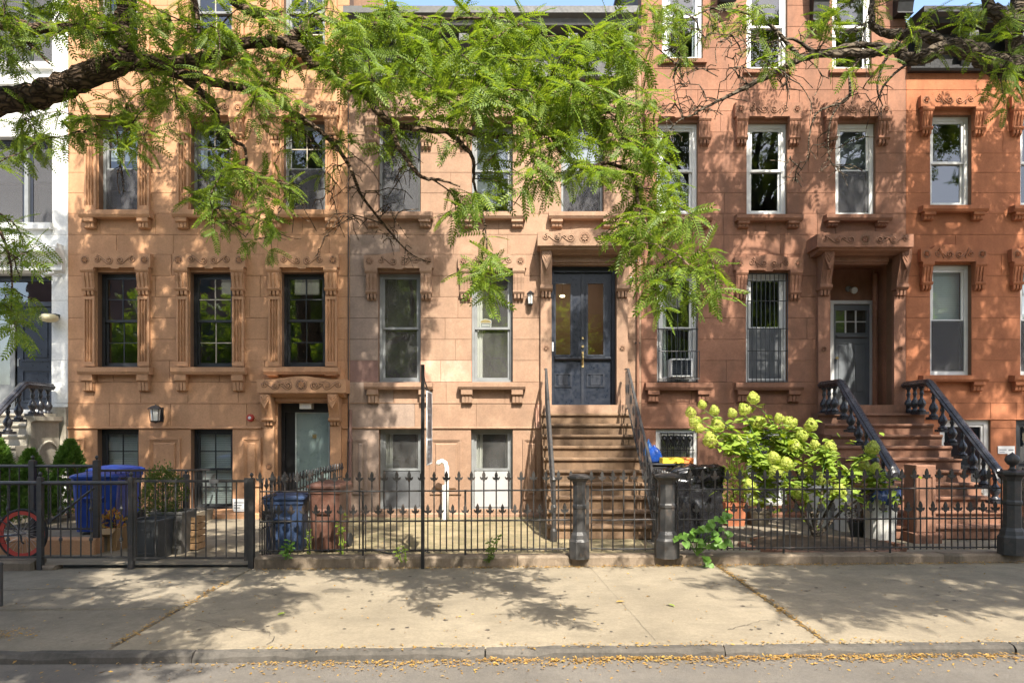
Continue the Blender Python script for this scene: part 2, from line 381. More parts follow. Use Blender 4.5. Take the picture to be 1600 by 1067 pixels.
class MB:
    def __init__(s): s.v = []; s.f = []
    def add(s, vs, fs):
        n = len(s.v); s.v += [tuple(p) for p in vs]; s.f += [tuple(n + i for i in f) for f in fs]
    def box(s, x0, x1, y0, y1, z0, z1):
        if x0 > x1: x0, x1 = x1, x0
        if y0 > y1: y0, y1 = y1, y0
        if z0 > z1: z0, z1 = z1, z0
        s.add([(x0, y0, z0), (x1, y0, z0), (x1, y1, z0), (x0, y1, z0), (x0, y0, z1), (x1, y0, z1), (x1, y1, z1), (x0, y1, z1)],
              [(0, 3, 2, 1), (4, 5, 6, 7), (0, 1, 5, 4), (1, 2, 6, 5), (2, 3, 7, 6), (3, 0, 4, 7)])
        return s
    def cbox(s, x0, x1, y0, y1, z0, z1, c=0.01):
        """box whose front (low y) face has chamfered edges"""
        a = [(x0, z0), (x1, z0), (x1, z1), (x0, z1)]
        i = [(x0 + c, z0 + c), (x1 - c, z0 + c), (x1 - c, z1 - c), (x0 + c, z1 - c)]
        vs = [(p, y1, q) for p, q in a] + [(p, y0 + c, q) for p, q in a] + [(p, y0, q) for p, q in i]
        fs = [(8, 9, 10, 11), (3, 2, 1, 0)]
        for k in range(4):
            j = (k + 1) % 4
            fs += [(k, j, 4 + j, 4 + k), (4 + k, 4 + j, 8 + j, 8 + k)]
        s.add(vs, fs); return s
    def prism(s, pts, axis, a, b):
        n = len(pts)
        def P(p, t):
            if axis == 'y': return (p[0], t, p[1])
            if axis == 'x': return (t, p[0], p[1])
            return (p[0], p[1], t)
        vs = [P(p, a) for p in pts] + [P(p, b) for p in pts]
        fs = [tuple(range(n)), tuple(range(2 * n - 1, n - 1, -1))]
        fs += [(k, (k + 1) % n, n + (k + 1) % n, n + k) for k in range(n)]
        s.add(vs, fs); return s
    def ring(s, x0, x1, z0, z1, w, y0, y1, wb=None, wt=None):
        wb = w if wb is None else wb; wt = w if wt is None else wt
        o = [(x0, z0), (x1, z0), (x1, z1), (x0, z1)]
        i = [(x0 + w, z0 + wb), (x1 - w, z0 + wb), (x1 - w, z1 - wt), (x0 + w, z1 - wt)]
        vs = [(p, y0, q) for p, q in o] + [(p, y0, q) for p, q in i] + [(p, y1, q) for p, q in o] + [(p, y1, q) for p, q in i]
        fs = []
        for k in range(4):
            j = (k + 1) % 4
            fs += [(k, j, 4 + j, 4 + k), (8 + k, 12 + k, 12 + j, 8 + j), (4 + k, 4 + j, 12 + j, 12 + k), (k, 8 + k, 8 + j, j)]
        s.add(vs, fs); return s
    def tube(s, pts, r, n=6, cap=True, wob=0.0, ridge=0.0):
        pts = [Vector(p) for p in pts]
        rs = r if isinstance(r, (list, tuple)) else [r] * len(pts)
        up = None; vs = []; fs = []
        for i, p in enumerate(pts):
            t = (pts[min(i + 1, len(pts) - 1)] - pts[max(i - 1, 0)])
            if t.length < 1e-9: t = Vector((0, 0, 1))
            t.normalize()
            if up is None:
                up = t.orthogonal().normalized()
            up = (up - t * up.dot(t))
            if up.length < 1e-6: up = t.orthogonal()
            up.normalize()
            sd = t.cross(up)
            for k in range(n):
                a = 2 * math.pi * k / n
                q = rs[i] * (1 + (random.uniform(-wob, wob) if wob else 0) + (ridge * math.sin(a * 5 + i * 0.35) * (0.6 + 0.4 * math.sin(i * 1.3 + k)) if ridge else 0))
                vs.append(p + up * (math.cos(a) * q) + sd * (math.sin(a) * q))
            if i:
                for k in range(n):
                    k2 = (k + 1) % n
                    fs.append(((i - 1) * n + k, (i - 1) * n + k2, i * n + k2, i * n + k))
        if cap:
            fs.append(tuple(range(n - 1, -1, -1))); m = (len(pts) - 1) * n; fs.append(tuple(m + k for k in range(n)))
        s.add(vs, fs); return s
    def lathe(s, prof, cx, cy, n=10, cz=0.0, sx=1, sy=1):
        vs = []; fs = []
        for r, z in prof:
            for k in range(n):
                a = 2 * math.pi * (k + 0.5) / n
                vs.append((cx + r * sx * math.cos(a), cy + r * sy * math.sin(a), cz + z))
        for i in range(len(prof) - 1):
            for k in range(n):
                k2 = (k + 1) % n
                fs.append((i * n + k, i * n + k2, (i + 1) * n + k2, (i + 1) * n + k))
        fs.append(tuple(range(n - 1, -1, -1))); m = (len(prof) - 1) * n; fs.append(tuple(m + k for k in range(n)))
        s.add(vs, fs); return s
    def mesh(s, name, mat, smooth=False):
        me = bpy.data.meshes.new(name)
        me.from_pydata(s.v, [], s.f); me.update()
        bm = bmesh.new(); bm.from_mesh(me)
        bmesh.ops.recalc_face_normals(bm, faces=bm.faces)
        bm.to_mesh(me); bm.free()
        if smooth:
            me.polygons.foreach_set('use_smooth', [True] * len(me.polygons))
        me.materials.append(mat)
        return me
    def build(s, name, mat, parent=None, smooth=False):
        return link(name, s.mesh(name, mat, smooth), parent)

def big_mesh(name, verts, faces_k, mat, parent=None, smooth=False):
    """verts (N,3), faces (M,k) as numpy arrays"""
    me = bpy.data.meshes.new(name)
    nv, (nf, k) = len(verts), faces_k.shape
    me.vertices.add(nv); me.vertices.foreach_set('co', np.ascontiguousarray(verts, dtype=np.float32).ravel())
    me.loops.add(nf * k); me.loops.foreach_set('vertex_index', np.ascontiguousarray(faces_k, dtype=np.int32).ravel())
    me.polygons.add(nf); me.polygons.foreach_set('loop_start', np.arange(0, nf * k, k, dtype=np.int32))
    me.update(calc_edges=True)
    me.materials.append(mat)
    return link(name, me, parent)

def scatter(tv, tf, mats):
    """template verts (n,3), faces (m,k), transforms (N,3,4) -> verts, faces"""
    n = len(tv)
    V = np.einsum('aij,nj->ani', mats[:, :, :3], tv) + mats[:, None, :, 3]
    F = tf[None] + (np.arange(len(mats)) * n)[:, None, None]
    return V.reshape(-1, 3), F.reshape(-1, tf.shape[1])

def frames(pos, xdir, up, scale):
    """build (N,3,4) transforms with local x along xdir and z near up"""
    x = xdir / np.linalg.norm(xdir, axis=1, keepdims=True)
    y = np.cross(up, x); y /= (np.linalg.norm(y, axis=1, keepdims=True) + 1e-9)
    z = np.cross(x, y)
    T = np.stack([x * scale[:, None], y * scale[:, None], z * scale[:, None], pos], axis=2)
    return T

# ------------------------------------------------------------------ setting: ground, road, kerb, pavement, yards
def sheet(name, x0, x1, y0, y1, zf, mat, nx=24, ny=6, label=None):
    mb = MB()
    vs = [(x0 + (x1 - x0) * i / nx, y0 + (y1 - y0) * j / ny, 0) for j in range(ny + 1) for i in range(nx + 1)]
    vs = [(x, y, zf(x, y)) for x, y, _ in vs]
    fs = [(j * (nx + 1) + i, j * (nx + 1) + i + 1, (j + 1) * (nx + 1) + i + 1, (j + 1) * (nx + 1) + i) for j in range(ny) for i in range(nx)]
    mb.add(vs, fs)
    return tag(mb.build(name, mat), kind='structure')

sheet('ground', -150, 150, -150, 150, lambda x, y: -0.75, M['asphalt'], 2, 2)
def road_z(x, y): return SLOPE * x - 0.092 + 0.006 * math.sin(x * 0.7) - 0.02 * min(1, max(0, (5.5 - y) / 3))
sheet('road', -34, 34, -7.0, 5.47, road_z, M['asphalt'], 60, 10)

# kerb stones: each stone a part of the kerb
kerb = thing('kerb', None, None); tag(kerb, kind='structure')
xk = -14.0
while xk < 14:
    w = random.uniform(1.5, 2.4)
    mb = MB(); n = 14; rows = []
    x1 = xk + w - 0.012
    for i in range(n + 1):
        x = xk + (x1 - xk) * i / n
        zt = walk_z(x, KERB_Y) + 0.004 + random.uniform(-0.006, 0.006); j = random.uniform(-0.014, 0.014)
        chip = random.choice([0, 0, 0, 0.02])
        rows += [(x, 5.594, zt - 0.25), (x, 5.594, zt), (x, 5.525 + chip, zt - 0.006), (x, 5.50 + j, zt - 0.03 - chip), (x, 5.475 + j, zt - 0.30)]
    fs = [(i * 5 + k, i * 5 + k + 1, (i + 1) * 5 + k + 1, (i + 1) * 5 + k) for i in range(n) for k in range(4)]
    fs += [(0, 1, 2, 3, 4), tuple(n * 5 + k for k in (4, 3, 2, 1, 0))]
    mb.add(rows, fs); mb.build('kerb_stone', M['kerb'], kerb)
    xk += w

# pavement slabs with open joints
pave = thing('pavement', None, None); tag(pave, kind='structure')
def slab(x0, x1, y0, y1, mat, dz=0.0):
    nx = max(2, int((x1 - x0) / 0.4)); ny = max(2, int((y1 - y0) / 0.4)); c = 0.012
    xs = [x0, x0 + c] + [x0 + (x1 - x0) * i / nx for i in range(1, nx)] + [x1 - c, x1]
    ys = [y0, y0 + c] + [y0 + (y1 - y0) * i / ny for i in range(1, ny)] + [y1 - c, y1]
    mb = MB(); vs = []
    for j, y in enumerate(ys):
        for i, x in enumerate(xs):
            edge = i in (0, len(xs) - 1) or j in (0, len(ys) - 1)
            vs.append((x, y, walk_z(x, y) + dz - (0.022 if edge else random.uniform(0, 0.002))))
    k = len(xs)
    mb.add(vs, [(j * k + i, j * k + i + 1, (j + 1) * k + i + 1, (j + 1) * k + i) for j in range(len(ys) - 1) for i in range(k - 1)])
    mb.build('pavement_slab', mat, pave)
g = 0.011
for x0, x1, ysplit, mat in ((-19, -9.2, (6.9,), 'concrete_l'), (-9.2, -3.33, (6.86, 7.75), 'concrete_l'), (-3.33, 2.6, (), 'concrete'),
                            (2.6, 8.6, (), 'concrete'), (8.6, 18, (), 'concrete')):
    yy = [5.602, *ysplit, 8.9]
    for i in range(len(yy) - 1):
        dz = 0.0 if mat == 'concrete' else (-0.004, 0.004, 0.0)[i % 3]
        slab(x0 + g, x1 - g, yy[i] + g, yy[i + 1] - g, M[mat], dz)
mb = MB(); mb.add([(-19, 5.596, walk_z(-19, 5.6) - .03), (18, 5.596, walk_z(18, 5.6) - .03), (18, 8.95, walk_z(18, 8.95) - .03), (-19, 8.95, walk_z(-19, 8.95) - .03)], [(0, 1, 2, 3)])
mb.build('joint_bed', M['crackm'], pave)

def crack(pts, w=0.0038):
    """an open crack: a thin dark ribbon lying in the slab surface"""
    mb = MB(); vs = []
    for i, (x, y) in enumerate(pts):
        a = Vector((pts[min(i + 1, len(pts) - 1)][0] - pts[max(0, i - 1)][0], pts[min(i + 1, len(pts) - 1)][1] - pts[max(0, i - 1)][1]))
        nrm = Vector((-a.y, a.x)).normalized() * w * random.uniform(0.4, 1.4)
        for sgn in (-1, 1):
            X, Y = x + sgn * nrm.x, y + sgn * nrm.y
            vs.append((X, Y, walk_z(X, Y) + 0.006))
    mb.add(vs, [(2 * i, 2 * i + 1, 2 * i + 3, 2 * i + 2) for i in range(len(pts) - 1)])
    mb.build('crack', M['crackm'], pave)
def wander(x0, y0, x1, y1, n=14, j=0.05):
    return [(x0 + (x1 - x0) * i / n + random.uniform(-j, j) * (0 < i < n), y0 + (y1 - y0) * i / n + random.uniform(-j, j) * (0 < i < n)) for i in range(n + 1)]
crack(wander(-3.3, 6.55, -2.15, 6.05)); crack(wander(-2.15, 6.05, -2.05, 5.7, 6))
crack(wander(-8.9, 7.35, -3.4, 7.9, 24, 0.03), 0.004); crack(wander(0.98, 8.6, 1.2, 5.7, 20, 0.006), 0.0013)
crack(wander(1.9, 6.0, 2.35, 6.25, 8, 0.03), 0.004); crack(wander(-5.2, 6.8, -5.0, 6.2, 8), 0.004)

mb = MB()
for _ in range(150):
    x, y, r = random.uniform(-5.5, 6.5), random.uniform(5.7, 8.5), random.choice((.008, .012, .016, .022)); n = 7
    mb.add([(x + r * random.uniform(.7, 1.2) * math.cos(6.283 * k / n), y + r * random.uniform(.7, 1.2) * math.sin(6.283 * k / n), walk_z(x, y) + .0042) for k in range(n)], [tuple(range(n))])
tag(mb.build('gum_spots', M['crackm'], pave), kind='stuff')
# front yards
def yard(name, x0, x1, mat, z=0.03, y0=8.8, rough=0.015):
    sheet(name, x0, x1, y0, FY + 0.05, lambda x, y: z + random.uniform(-rough, rough), mat, 26, 22)
yard('paved_forecourt', -3.22, -20, M['concrete'], 0.0, rough=0.002)
yard('dirt_yard', -3.2, 2.05, M['yard_dirt'], 0.035)
yard('concrete_yard', 2.07, 18, M['concrete_l'], 0.03, rough=0.003)
# wide apron strip of the forecourt and the terrace floor behind are the same sheet; soil bed with brick edging in the third yard
bed = thing('soil_bed', None, None); tag(bed, kind='structure')
mb = MB(); ring = [(4.5 + 1.05 * math.cos(a), 9.95 + 0.62 * math.sin(a)) for a in [2 * math.pi * k / 24 for k in range(24)]]
vs = [(4.5, 9.95, 0.17)]
for rr, zz in ((0.5, .15), (0.85, .12), (1.0, .045)):
    vs += [(4.5 + (x - 4.5) * rr, 9.95 + (y - 9.95) * rr, zz + random.uniform(-.015, .015)) for x, y in ring]
fs = [(0, 1 + k, 1 + (k + 1) % 24) for k in range(24)]
for l in range(2): fs += [(1 + l * 24 + k, 1 + l * 24 + (k + 1) % 24, 25 + l * 24 + (k + 1) % 24, 25 + l * 24 + k) for k in range(24)]
mb.add(vs, fs); mb.build('soil', M['soil'], bed)
proto = MB().cbox(-0.1, 0.1, -0.05, 0.05, 0, 0.1, 0.008).mesh('brick', M['stoop3'])
for k in range(30):
    if k in (3, 4, 8, 9, 12, 13, 17, 22, 27): continue
    a = 2 * math.pi * k / 30
    o = link('brick', proto, bed); o.location = (4.5 + 1.13 * math.cos(a), 9.95 + 0.70 * math.sin(a), -.02)
    o.rotation_euler = (random.uniform(-.1, .1), random.uniform(-.1, .1), math.atan2(0.7 * math.cos(a), -1.13 * math.sin(a)) + random.uniform(-.1, .1))
# ------------------------------------------------------------------ houses
COURSES = [630, 597, 563.5, 530.5, 497, 464, 431, 398, 367, 334, 302, 270, 240, 207, 174, 141, 108, 75, 42, 9, -24, -57, -90, -123]

def in_any(x, z, ops):
    return any(a + 1e-6 < x < b - 1e-6 and c + 1e-6 < z < d - 1e-6 for a, b, c, d in ops)

def wall_core(house, x0, x1, z0, z1, ops, y0, y1, mat):
    """the wall behind the stones: one sheet with its openings and their reveals"""
    xs = sorted({x0, x1, *[v for o in ops for v in o[:2] if x0 < v < x1]})
    zs = sorted({z0, z1, *[v for o in ops for v in o[2:] if z0 < v < z1]})
    idx = {}; vs = []; fs = []
    def V(i, j, k):
        key = (i, j, k)
        if key not in idx:
            idx[key] = len(vs); vs.append((xs[i], (y0, y1)[k], zs[j]))
        return idx[key]
    solid = lambda i, j: 0 <= i < len(xs) - 1 and 0 <= j < len(zs) - 1 and not in_any((xs[i] + xs[i + 1]) / 2, (zs[j] + zs[j + 1]) / 2, ops)
    for i in range(len(xs) - 1):
        for j in range(len(zs) - 1):
            if not solid(i, j): continue
            for k in (0, 1): fs.append((V(i, j, k), V(i + 1, j, k), V(i + 1, j + 1, k), V(i, j + 1, k)))
            if not solid(i - 1, j): fs.append((V(i, j, 0), V(i, j, 1), V(i, j + 1, 1), V(i, j + 1, 0)))
            if not solid(i + 1, j): fs.append((V(i + 1, j, 0), V(i + 1, j, 1), V(i + 1, j + 1, 1), V(i + 1, j + 1, 0)))
            if not solid(i, j - 1): fs.append((V(i, j, 0), V(i + 1, j, 0), V(i + 1, j, 1), V(i, j, 1)))
            if not solid(i, j + 1): fs.append((V(i, j + 1, 0), V(i + 1, j + 1, 0), V(i + 1, j + 1, 1), V(i, j + 1, 1)))
    mb = MB(); mb.add(vs, fs)
    return mb.build('wall', mat, house)

def stones(house, x0, x1, ops, mat, courses, gap=0.0028, cham=0.003, pick=None, wide=1.0, y0=FY, depth=0.02, zmax=99):
    zs = [pz(c) for c in courses if pz(c) < zmax]
    for r in range(len(zs) - 1):
        za, zb = zs[r], zs[r + 1]
        cuts = {x0, x1}
        row = random.uniform(0.25, 1.0) if r % 2 else random.uniform(0.5, 1.2)
        x = x0 + row * wide
        while x < x1 - 0.3:
            cuts.add(x); x += random.uniform(0.82, 1.18) * wide
        mine = [o for o in ops if o[2] < zb - 0.02 and o[3] > za + 0.02]
        # drop joints that fall too near an opening edge
        edges = [e for o in mine for e in o[:2]]
        cuts = {c for c in cuts if c in (x0, x1) or all(abs(c - e) > 0.22 for e in edges)} | {e for e in edges if x0 < e < x1}
        cl = sorted(cuts)
        for a, b in zip(cl, cl[1:]):
            zz = sorted({za, zb, *[v for o in mine if o[0] < (a + b) / 2 < o[1] for v in o[2:] if za + 0.02 < v < zb - 0.02]})
            for c, d in zip(zz, zz[1:]):
                if in_any((a + b) / 2, (c + d) / 2, ops) or b - a < 0.03: continue
                mt = mat
                if pick: mt = pick((a + b) / 2, (c + d) / 2) or mat
                j = random.uniform(-0.0015, 0.0015)
                MB().cbox(a + gap * (a > x0), b - gap * (b < x1), y0 + j, y0 + depth, c + gap, d - gap, cham).build('stone_block', mt, house)

def scroll_pts(cx, cz, r, turns=1.6, start=0.0, flip=1, n=34):
    return [(cx + flip * (r * (1 - 0.86 * i / n)) * math.cos(start + turns * 2 * math.pi * i / n), cz + (r * (1 - 0.86 * i / n)) * math.sin(start + turns * 2 * math.pi * i / n)) for i in range(n + 1)]

def ribbon(parent, curves, y, mat, r=0.011):
    """carved scrolls, standing proud of the slab"""
    mb = MB()
    gr = MB()  # flat dark ribbon behind each scroll, its colour standing for shade and soot
    for c in curves:
        mb.tube([(x, y - .004, z) for x, z in c], [r] * (len(c) - 3) + [r * .95, r * 1.2, r * 1.3], 5, True)
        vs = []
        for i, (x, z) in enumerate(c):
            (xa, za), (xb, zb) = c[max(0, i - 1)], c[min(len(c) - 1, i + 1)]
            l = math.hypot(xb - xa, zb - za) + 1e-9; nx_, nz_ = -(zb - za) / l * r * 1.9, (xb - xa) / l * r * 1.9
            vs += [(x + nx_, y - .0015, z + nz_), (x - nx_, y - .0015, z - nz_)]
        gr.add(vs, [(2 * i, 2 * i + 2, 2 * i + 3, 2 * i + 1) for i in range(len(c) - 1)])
    tag(gr.build('scroll_shade_ribbon', M['shade_soot'], parent), kind='stuff')
    return tag(mb.build('scroll', mat, parent, True), kind='stuff')

def rosette(parent, cx, cz, y, r, mat, petals=6):
    mb = MB(); n = petals * 6; vs = [(cx, y - 0.022, cz)]
    for k in range(n):
        a = 2 * math.pi * k / n; q = r * (0.80 + 0.2 * math.cos(petals * a))
        vs.append((cx + q * 0.45 * math.cos(a), y - 0.008, cz + q * 0.45 * math.sin(a)))
    for k in range(n):
        a = 2 * math.pi * k / n; q = r * (0.80 + 0.2 * math.cos(petals * a))
        vs.append((cx + q * 0.8 * math.cos(a), y - 0.024, cz + q * 0.8 * math.sin(a)))
    for k in range(n):
        a = 2 * math.pi * k / n; q = r * (0.80 + 0.2 * math.cos(petals * a))
        vs.append((cx + q * math.cos(a), y + 0.004, cz + q * math.sin(a)))
    fs = [(0, 1 + k, 1 + (k + 1) % n) for k in range(n)]
    for l in (0, 1): fs += [(1 + l * n + k, 1 + l * n + (k + 1) % n, 1 + (l + 1) * n + (k + 1) % n, 1 + (l + 1) * n + k) for k in range(n)]
    mb.add(vs, fs)
    MB().tube([(cx, y - .002, cz), (cx, y + .001, cz)], r * 1.42, 20).build('rosette_shade_disc', M['shade_soot'], parent)  # flat dark disc: shade and soot round the rosette, as colour
    mb.tube([(cx + r * 1.22 * math.cos(2 * math.pi * k / 18), y, cz + r * 1.22 * math.sin(2 * math.pi * k / 18)) for k in range(19)], 0.008, 4, False)
    return mb.build('rosette', mat, parent)

def console(house, cx, w, ztop, zbot, mat, y=FY, proj=0.14, name='bracket', drops=True):
    """carved console: cap, grooved shaft, foot moulding and three drops; one stone"""
    h = ztop - zbot; x0, x1 = cx - w / 2, cx + w / 2
    mb = MB()
    cap = 0.16 * h
    mb.prism([(y, ztop), (y - proj, ztop), (y - proj, ztop - cap * .6), (y - proj * .86, ztop - cap), (y, ztop - cap)], 'x', x0 - .012, x1 + .012)
    s0, s1 = ztop - cap, zbot + 0.30 * h if drops else zbot
    prof = [(y, s0), (y - proj * .80, s0), (y - proj * .78, s0 - (s0 - s1) * .25), (y - proj * .6, s0 - (s0 - s1) * .6), (y - proj * .52, s1), (y, s1)]
    mb.prism(prof, 'x', x0, x1)
    # three raised fillets with grooves between them
    fw = w * 0.17
    for k in (-1, 0, 1):
        c = cx + k * w * .31
        pr = [(p[0] - (0.016 if 0 < i < 5 else 0), p[1]) for i, p in enumerate(prof)]
        pr = [(y - 0.01, s0 - .01)] + [(a, b - (0.012 if i == 0 else 0)) for i, (a, b) in enumerate(pr[1:5])] + [(y - 0.01, s1 + .004)]
        mb.prism(pr, 'x', c - fw / 2, c + fw / 2)
    if drops:
        f0 = s1; f1 = s1 - h * .11
        mb.prism([(y, f0 - .001), (y - proj * .78, f0 - .001), (y - proj * .78, f0 - h * .05), (y - proj * .62, f1), (y, f1)], 'x', x0 - .006, x1 + .006)
        for k in (-1, 0, 1):
            c = cx + k * w * .32
            mb.prism([(y, f1 - .001), (y - proj * .6, f1 - .001), (y - proj * .55, zbot + h * .06), (y - proj * .3, zbot), (y, zbot)], 'x', c - w * .1, c + w * .1)
    return mb.build(name, mat, house)

def pilaster(house, cx, w, ztop, zbot, mat, y=FY, proj=0.07):
    mb = MB(); x0 = cx - w / 2
    fl = w * 0.10; pts = [(x0, y), (x0, y - proj)]
    for k in (0, 1, 2):
        c = x0 + w * (0.26 + 0.24 * k)
        pts += [(c - fl, y - proj), (c - fl * .6, y - proj + .032), (c + fl * .6, y - proj + .032), (c + fl, y - proj)]
    pts += [(x0 + w, y - proj), (x0 + w, y)]
    mb.prism(pts, 'z', zbot + .09, ztop - .06)
    mb.box(x0, x0 + w, y - proj, y, zbot, zbot + .09 - .0015); mb.box(x0, x0 + w, y - proj, y, ztop - .06 + .0015, ztop)
    return mb.build('pilaster', mat, house)

def lintel(house, x0, x1, z0, z1, mat, y=FY, proj=0.11, peak=True, rich=0):
    cx = (x0 + x1) / 2; h = z1 - z0
    if peak:
        pts = [(x0, z0), (cx - .09, z0), (cx - .06, z0 - .025), (cx + .06, z0 - .025), (cx + .09, z0), (x1, z0), (x1, z1 - .06), (x1 - .25, z1 - .06), (cx + .03, z1), (cx - .03, z1), (x0 + .25, z1 - .06), (x0, z1 - .06)]
    else:
        pts = [(x0, z0), (x1, z0), (x1, z1 - .08), (x1 - .22, z1 - .08), (x1 - .27, z1 - .02), (cx + .25, z1), (cx - .25, z1), (x0 + .27, z1 - .02), (x0 + .22, z1 - .08), (x0, z1 - .08)]
    lt = MB().prism(pts, 'y', y - proj, y).build('lintel', mat, house)
    yf = y - proj
    r = h * 0.24; zc = z0 + h * .44; w = x1 - x0
    for s in (-1, 1): rosette(lt, cx + s * (w / 2 - 0.11), zc, yf, r * 0.78, mat)
    cur = []
    for s in (-1, 1):
        a = cx + s * w * 0.075; b2 = cx + s * w * 0.25
        p1 = scroll_pts(a, zc - .01, r * .85, 1.5, -math.pi / 2, -s)[::-1]
        p2 = scroll_pts(b2, zc + .01, r * .85, 1.5, math.pi / 2, s)
        mid = [(p1[-1][0] + (p2[0][0] - p1[-1][0]) * t, p1[-1][1] + (p2[0][1] - p1[-1][1]) * (t * t * (3 - 2 * t))) for t in (.2, .4, .6, .8)]
        cur.append(p1 + mid + p2)
        if rich: cur.append([(cx + s * (w * .16 + .02 * t), zc - .08 + .05 * t) for t in range(5)])
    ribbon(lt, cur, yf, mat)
    return lt

def sill(house, x0, x1, ztop, zbot, zbr, mat, y=FY, proj=0.17, brw=0.22):
    h = ztop - zbot
    s = MB().prism([(y + .14, ztop + .012), (y - proj, ztop - .012), (y - proj, ztop - h * .65), (y - proj + .03, zbot), (y + .02, zbot)], 'x', x0, x1).build('sill', mat, house)
    for cx in (x0 + .05 + brw / 2, x1 - .05 - brw / 2):
        mb = MB(); a, b2 = cx - brw / 2, cx + brw / 2; hh = zbot - zbr
        mb.prism([(y, zbot - .001), (y - proj * .78, zbot - .001), (y - proj * .78, zbot - hh * .35), (y - proj * .55, zbot - hh * .45), (y, zbot - hh * .45)], 'x', a, b2)
        for k in (-1, 0, 1):
            c = cx + k * brw * .3
            mb.prism([(y, zbot - hh * .45 - .001), (y - proj * .56, zbot - hh * .45 - .001), (y - proj * .5, zbr + .02), (y - proj * .3, zbr), (y, zbr)], 'x', c - brw * .12, c + brw * .12)
        mb.prism([(y, zbot - hh * .45 - .002), (y - proj * .38, zbot - hh * .45 - .002), (y - proj * .34, zbr + .01), (y, zbr + .004)], 'x', a + .006, b2 - .006)
        mb.build('bracket', mat, s)
    return s

def window(house, x0, x1, z0, z1, fm, gm, cols=1, rows=1, y=FY + 0.15, fw=0.055, mid=0.5, cover=None, cover_frac=1.0, muntin=None, outer=None):
    """double-hung window: outer frame, two sashes, panes, glazing bars and what hangs behind the glass"""
    w = MB().ring(x0, x1, z0, z1, fw, y, y + 0.11).build('window', fm, house)
    a, b = x0 + fw + .002, x1 - fw - .002; c, d = z0 + fw + .002, z1 - fw - .002
    zm = c + (d - c) * mid
    sw = 0.045
    for (u, v, yy) in ((zm - .02, d, y + .02), (c, zm + .02, y + .058)):
        MB().ring(a, b, u, v, sw, yy, yy + .034).build('sash', fm, w)
        X = [a + sw + (b - a - 2 * sw) * i / cols for i in range(cols + 1)]
        Z = [u + sw + (v - u - 2 * sw) * i / rows for i in range(rows + 1)]
        for i in range(cols):
            for j in range(rows):
                t = random.uniform(-.0025, .0025); q = random.uniform(-.0025, .0025); mb = MB()
                mb.add([(X[i], yy + .016 + t, Z[j]), (X[i + 1], yy + .016 - t, Z[j]), (X[i + 1], yy + .016 - t + q, Z[j + 1]), (X[i], yy + .016 + t + q, Z[j + 1])], [(0, 1, 2, 3)])
                mb.build('pane', gm, w)
        for i in range(1, cols): MB().box(X[i] - .009, X[i] + .009, yy + .006, yy + .028, u + sw, v - sw).build('glazing_bar', muntin or fm, w)
        for j in range(1, rows): MB().box(a + sw, b - sw, yy + .0075, yy + .0265, Z[j] - .009, Z[j] + .009).build('glazing_bar', muntin or fm, w)
    yb = y + .14
    if outer: MB().box(a + .01, b - .01, y + .006, y + .009, c + .01, c + (d - c) * outer).build('insect_screen', M['mesh'], w)
    if cover == 'blind':
        mb = MB(); zt = d; zb = c + (d - c) * (1 - cover_frac); z = zt
        while z > zb:
            mb.add([(a, yb, z), (b, yb, z), (b, yb + .012, z - .032), (a, yb + .012, z - .032)], [(0, 1, 2, 3)]); z -= 0.036
        tag(mb.build('blind', M['blind'], w), kind='stuff')
    elif cover in ('shade', 'screen'):
        MB().box(a, b, yb, yb + .006, c + (d - c) * (1 - cover_frac), d).build('roller_shade', M['shade' if cover == 'shade' else 'shade_dk'], w)
    elif cover == 'lower_screen':
        MB().box(a, b, y + .012, y + .018, c, zm).build('insect_screen', M['shade_dk'], w)
    elif cover == 'curtain':
        for s, e in ((a, a + (b - a) * .24), (b - (b - a) * .12, b)):
            mb = MB(); n = 18; vs = []
            for i in range(n + 1):
                xx = s + (e - s) * i / n; vs += [(xx, yb + .02 * math.sin(i * 1.4), d), (xx + .03 * math.sin(i), yb + .02 + .03 * math.sin(i * 1.4 + .4), c)]
            mb.add(vs, [(2 * i, 2 * i + 2, 2 * i + 3, 2 * i + 1) for i in range(n)])
            mb.build('curtain', M['curtain'], w, True)
    elif cover == 'strip_curtain':
        mb = MB(); n = 10; s, e = a, a + (b - a) * .22; vs = []
        for i in range(n + 1):
            xx = s + (e - s) * i / n; vs += [(xx, yb + .015 * math.sin(i * 1.7), d), (xx, yb + .015 * math.sin(i * 1.7), c)]
        mb.add(vs, [(2 * i, 2 * i + 2, 2 * i + 3, 2 * i + 1) for i in range(n)])
        mb.build('curtain', M['curtain'], w, True)
    return w

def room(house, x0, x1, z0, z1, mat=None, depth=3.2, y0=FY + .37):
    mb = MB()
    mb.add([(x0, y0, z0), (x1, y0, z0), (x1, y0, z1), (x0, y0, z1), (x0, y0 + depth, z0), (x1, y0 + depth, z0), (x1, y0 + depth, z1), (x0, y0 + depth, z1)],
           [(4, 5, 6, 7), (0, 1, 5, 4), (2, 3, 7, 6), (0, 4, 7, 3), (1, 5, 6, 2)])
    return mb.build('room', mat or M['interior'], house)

def panel(house, x0, x1, z0, z1, mat, y=FY):
    """sunk panel with a raised field, framed by a bolection moulding"""
    mb = MB()
    mb.ring(x0, x1, z0, z1, .035, y - .03, y)
    mb.ring(x0 + .037, x1 - .037, z0 + .037, z1 - .037, .03, y - .014, y)
    if x1 - x0 > .26: mb.cbox(x0 + .1, x1 - .1, y - .028, y, z0 + .1, z1 - .1, .02)
    return mb.build('panel', mat, house)

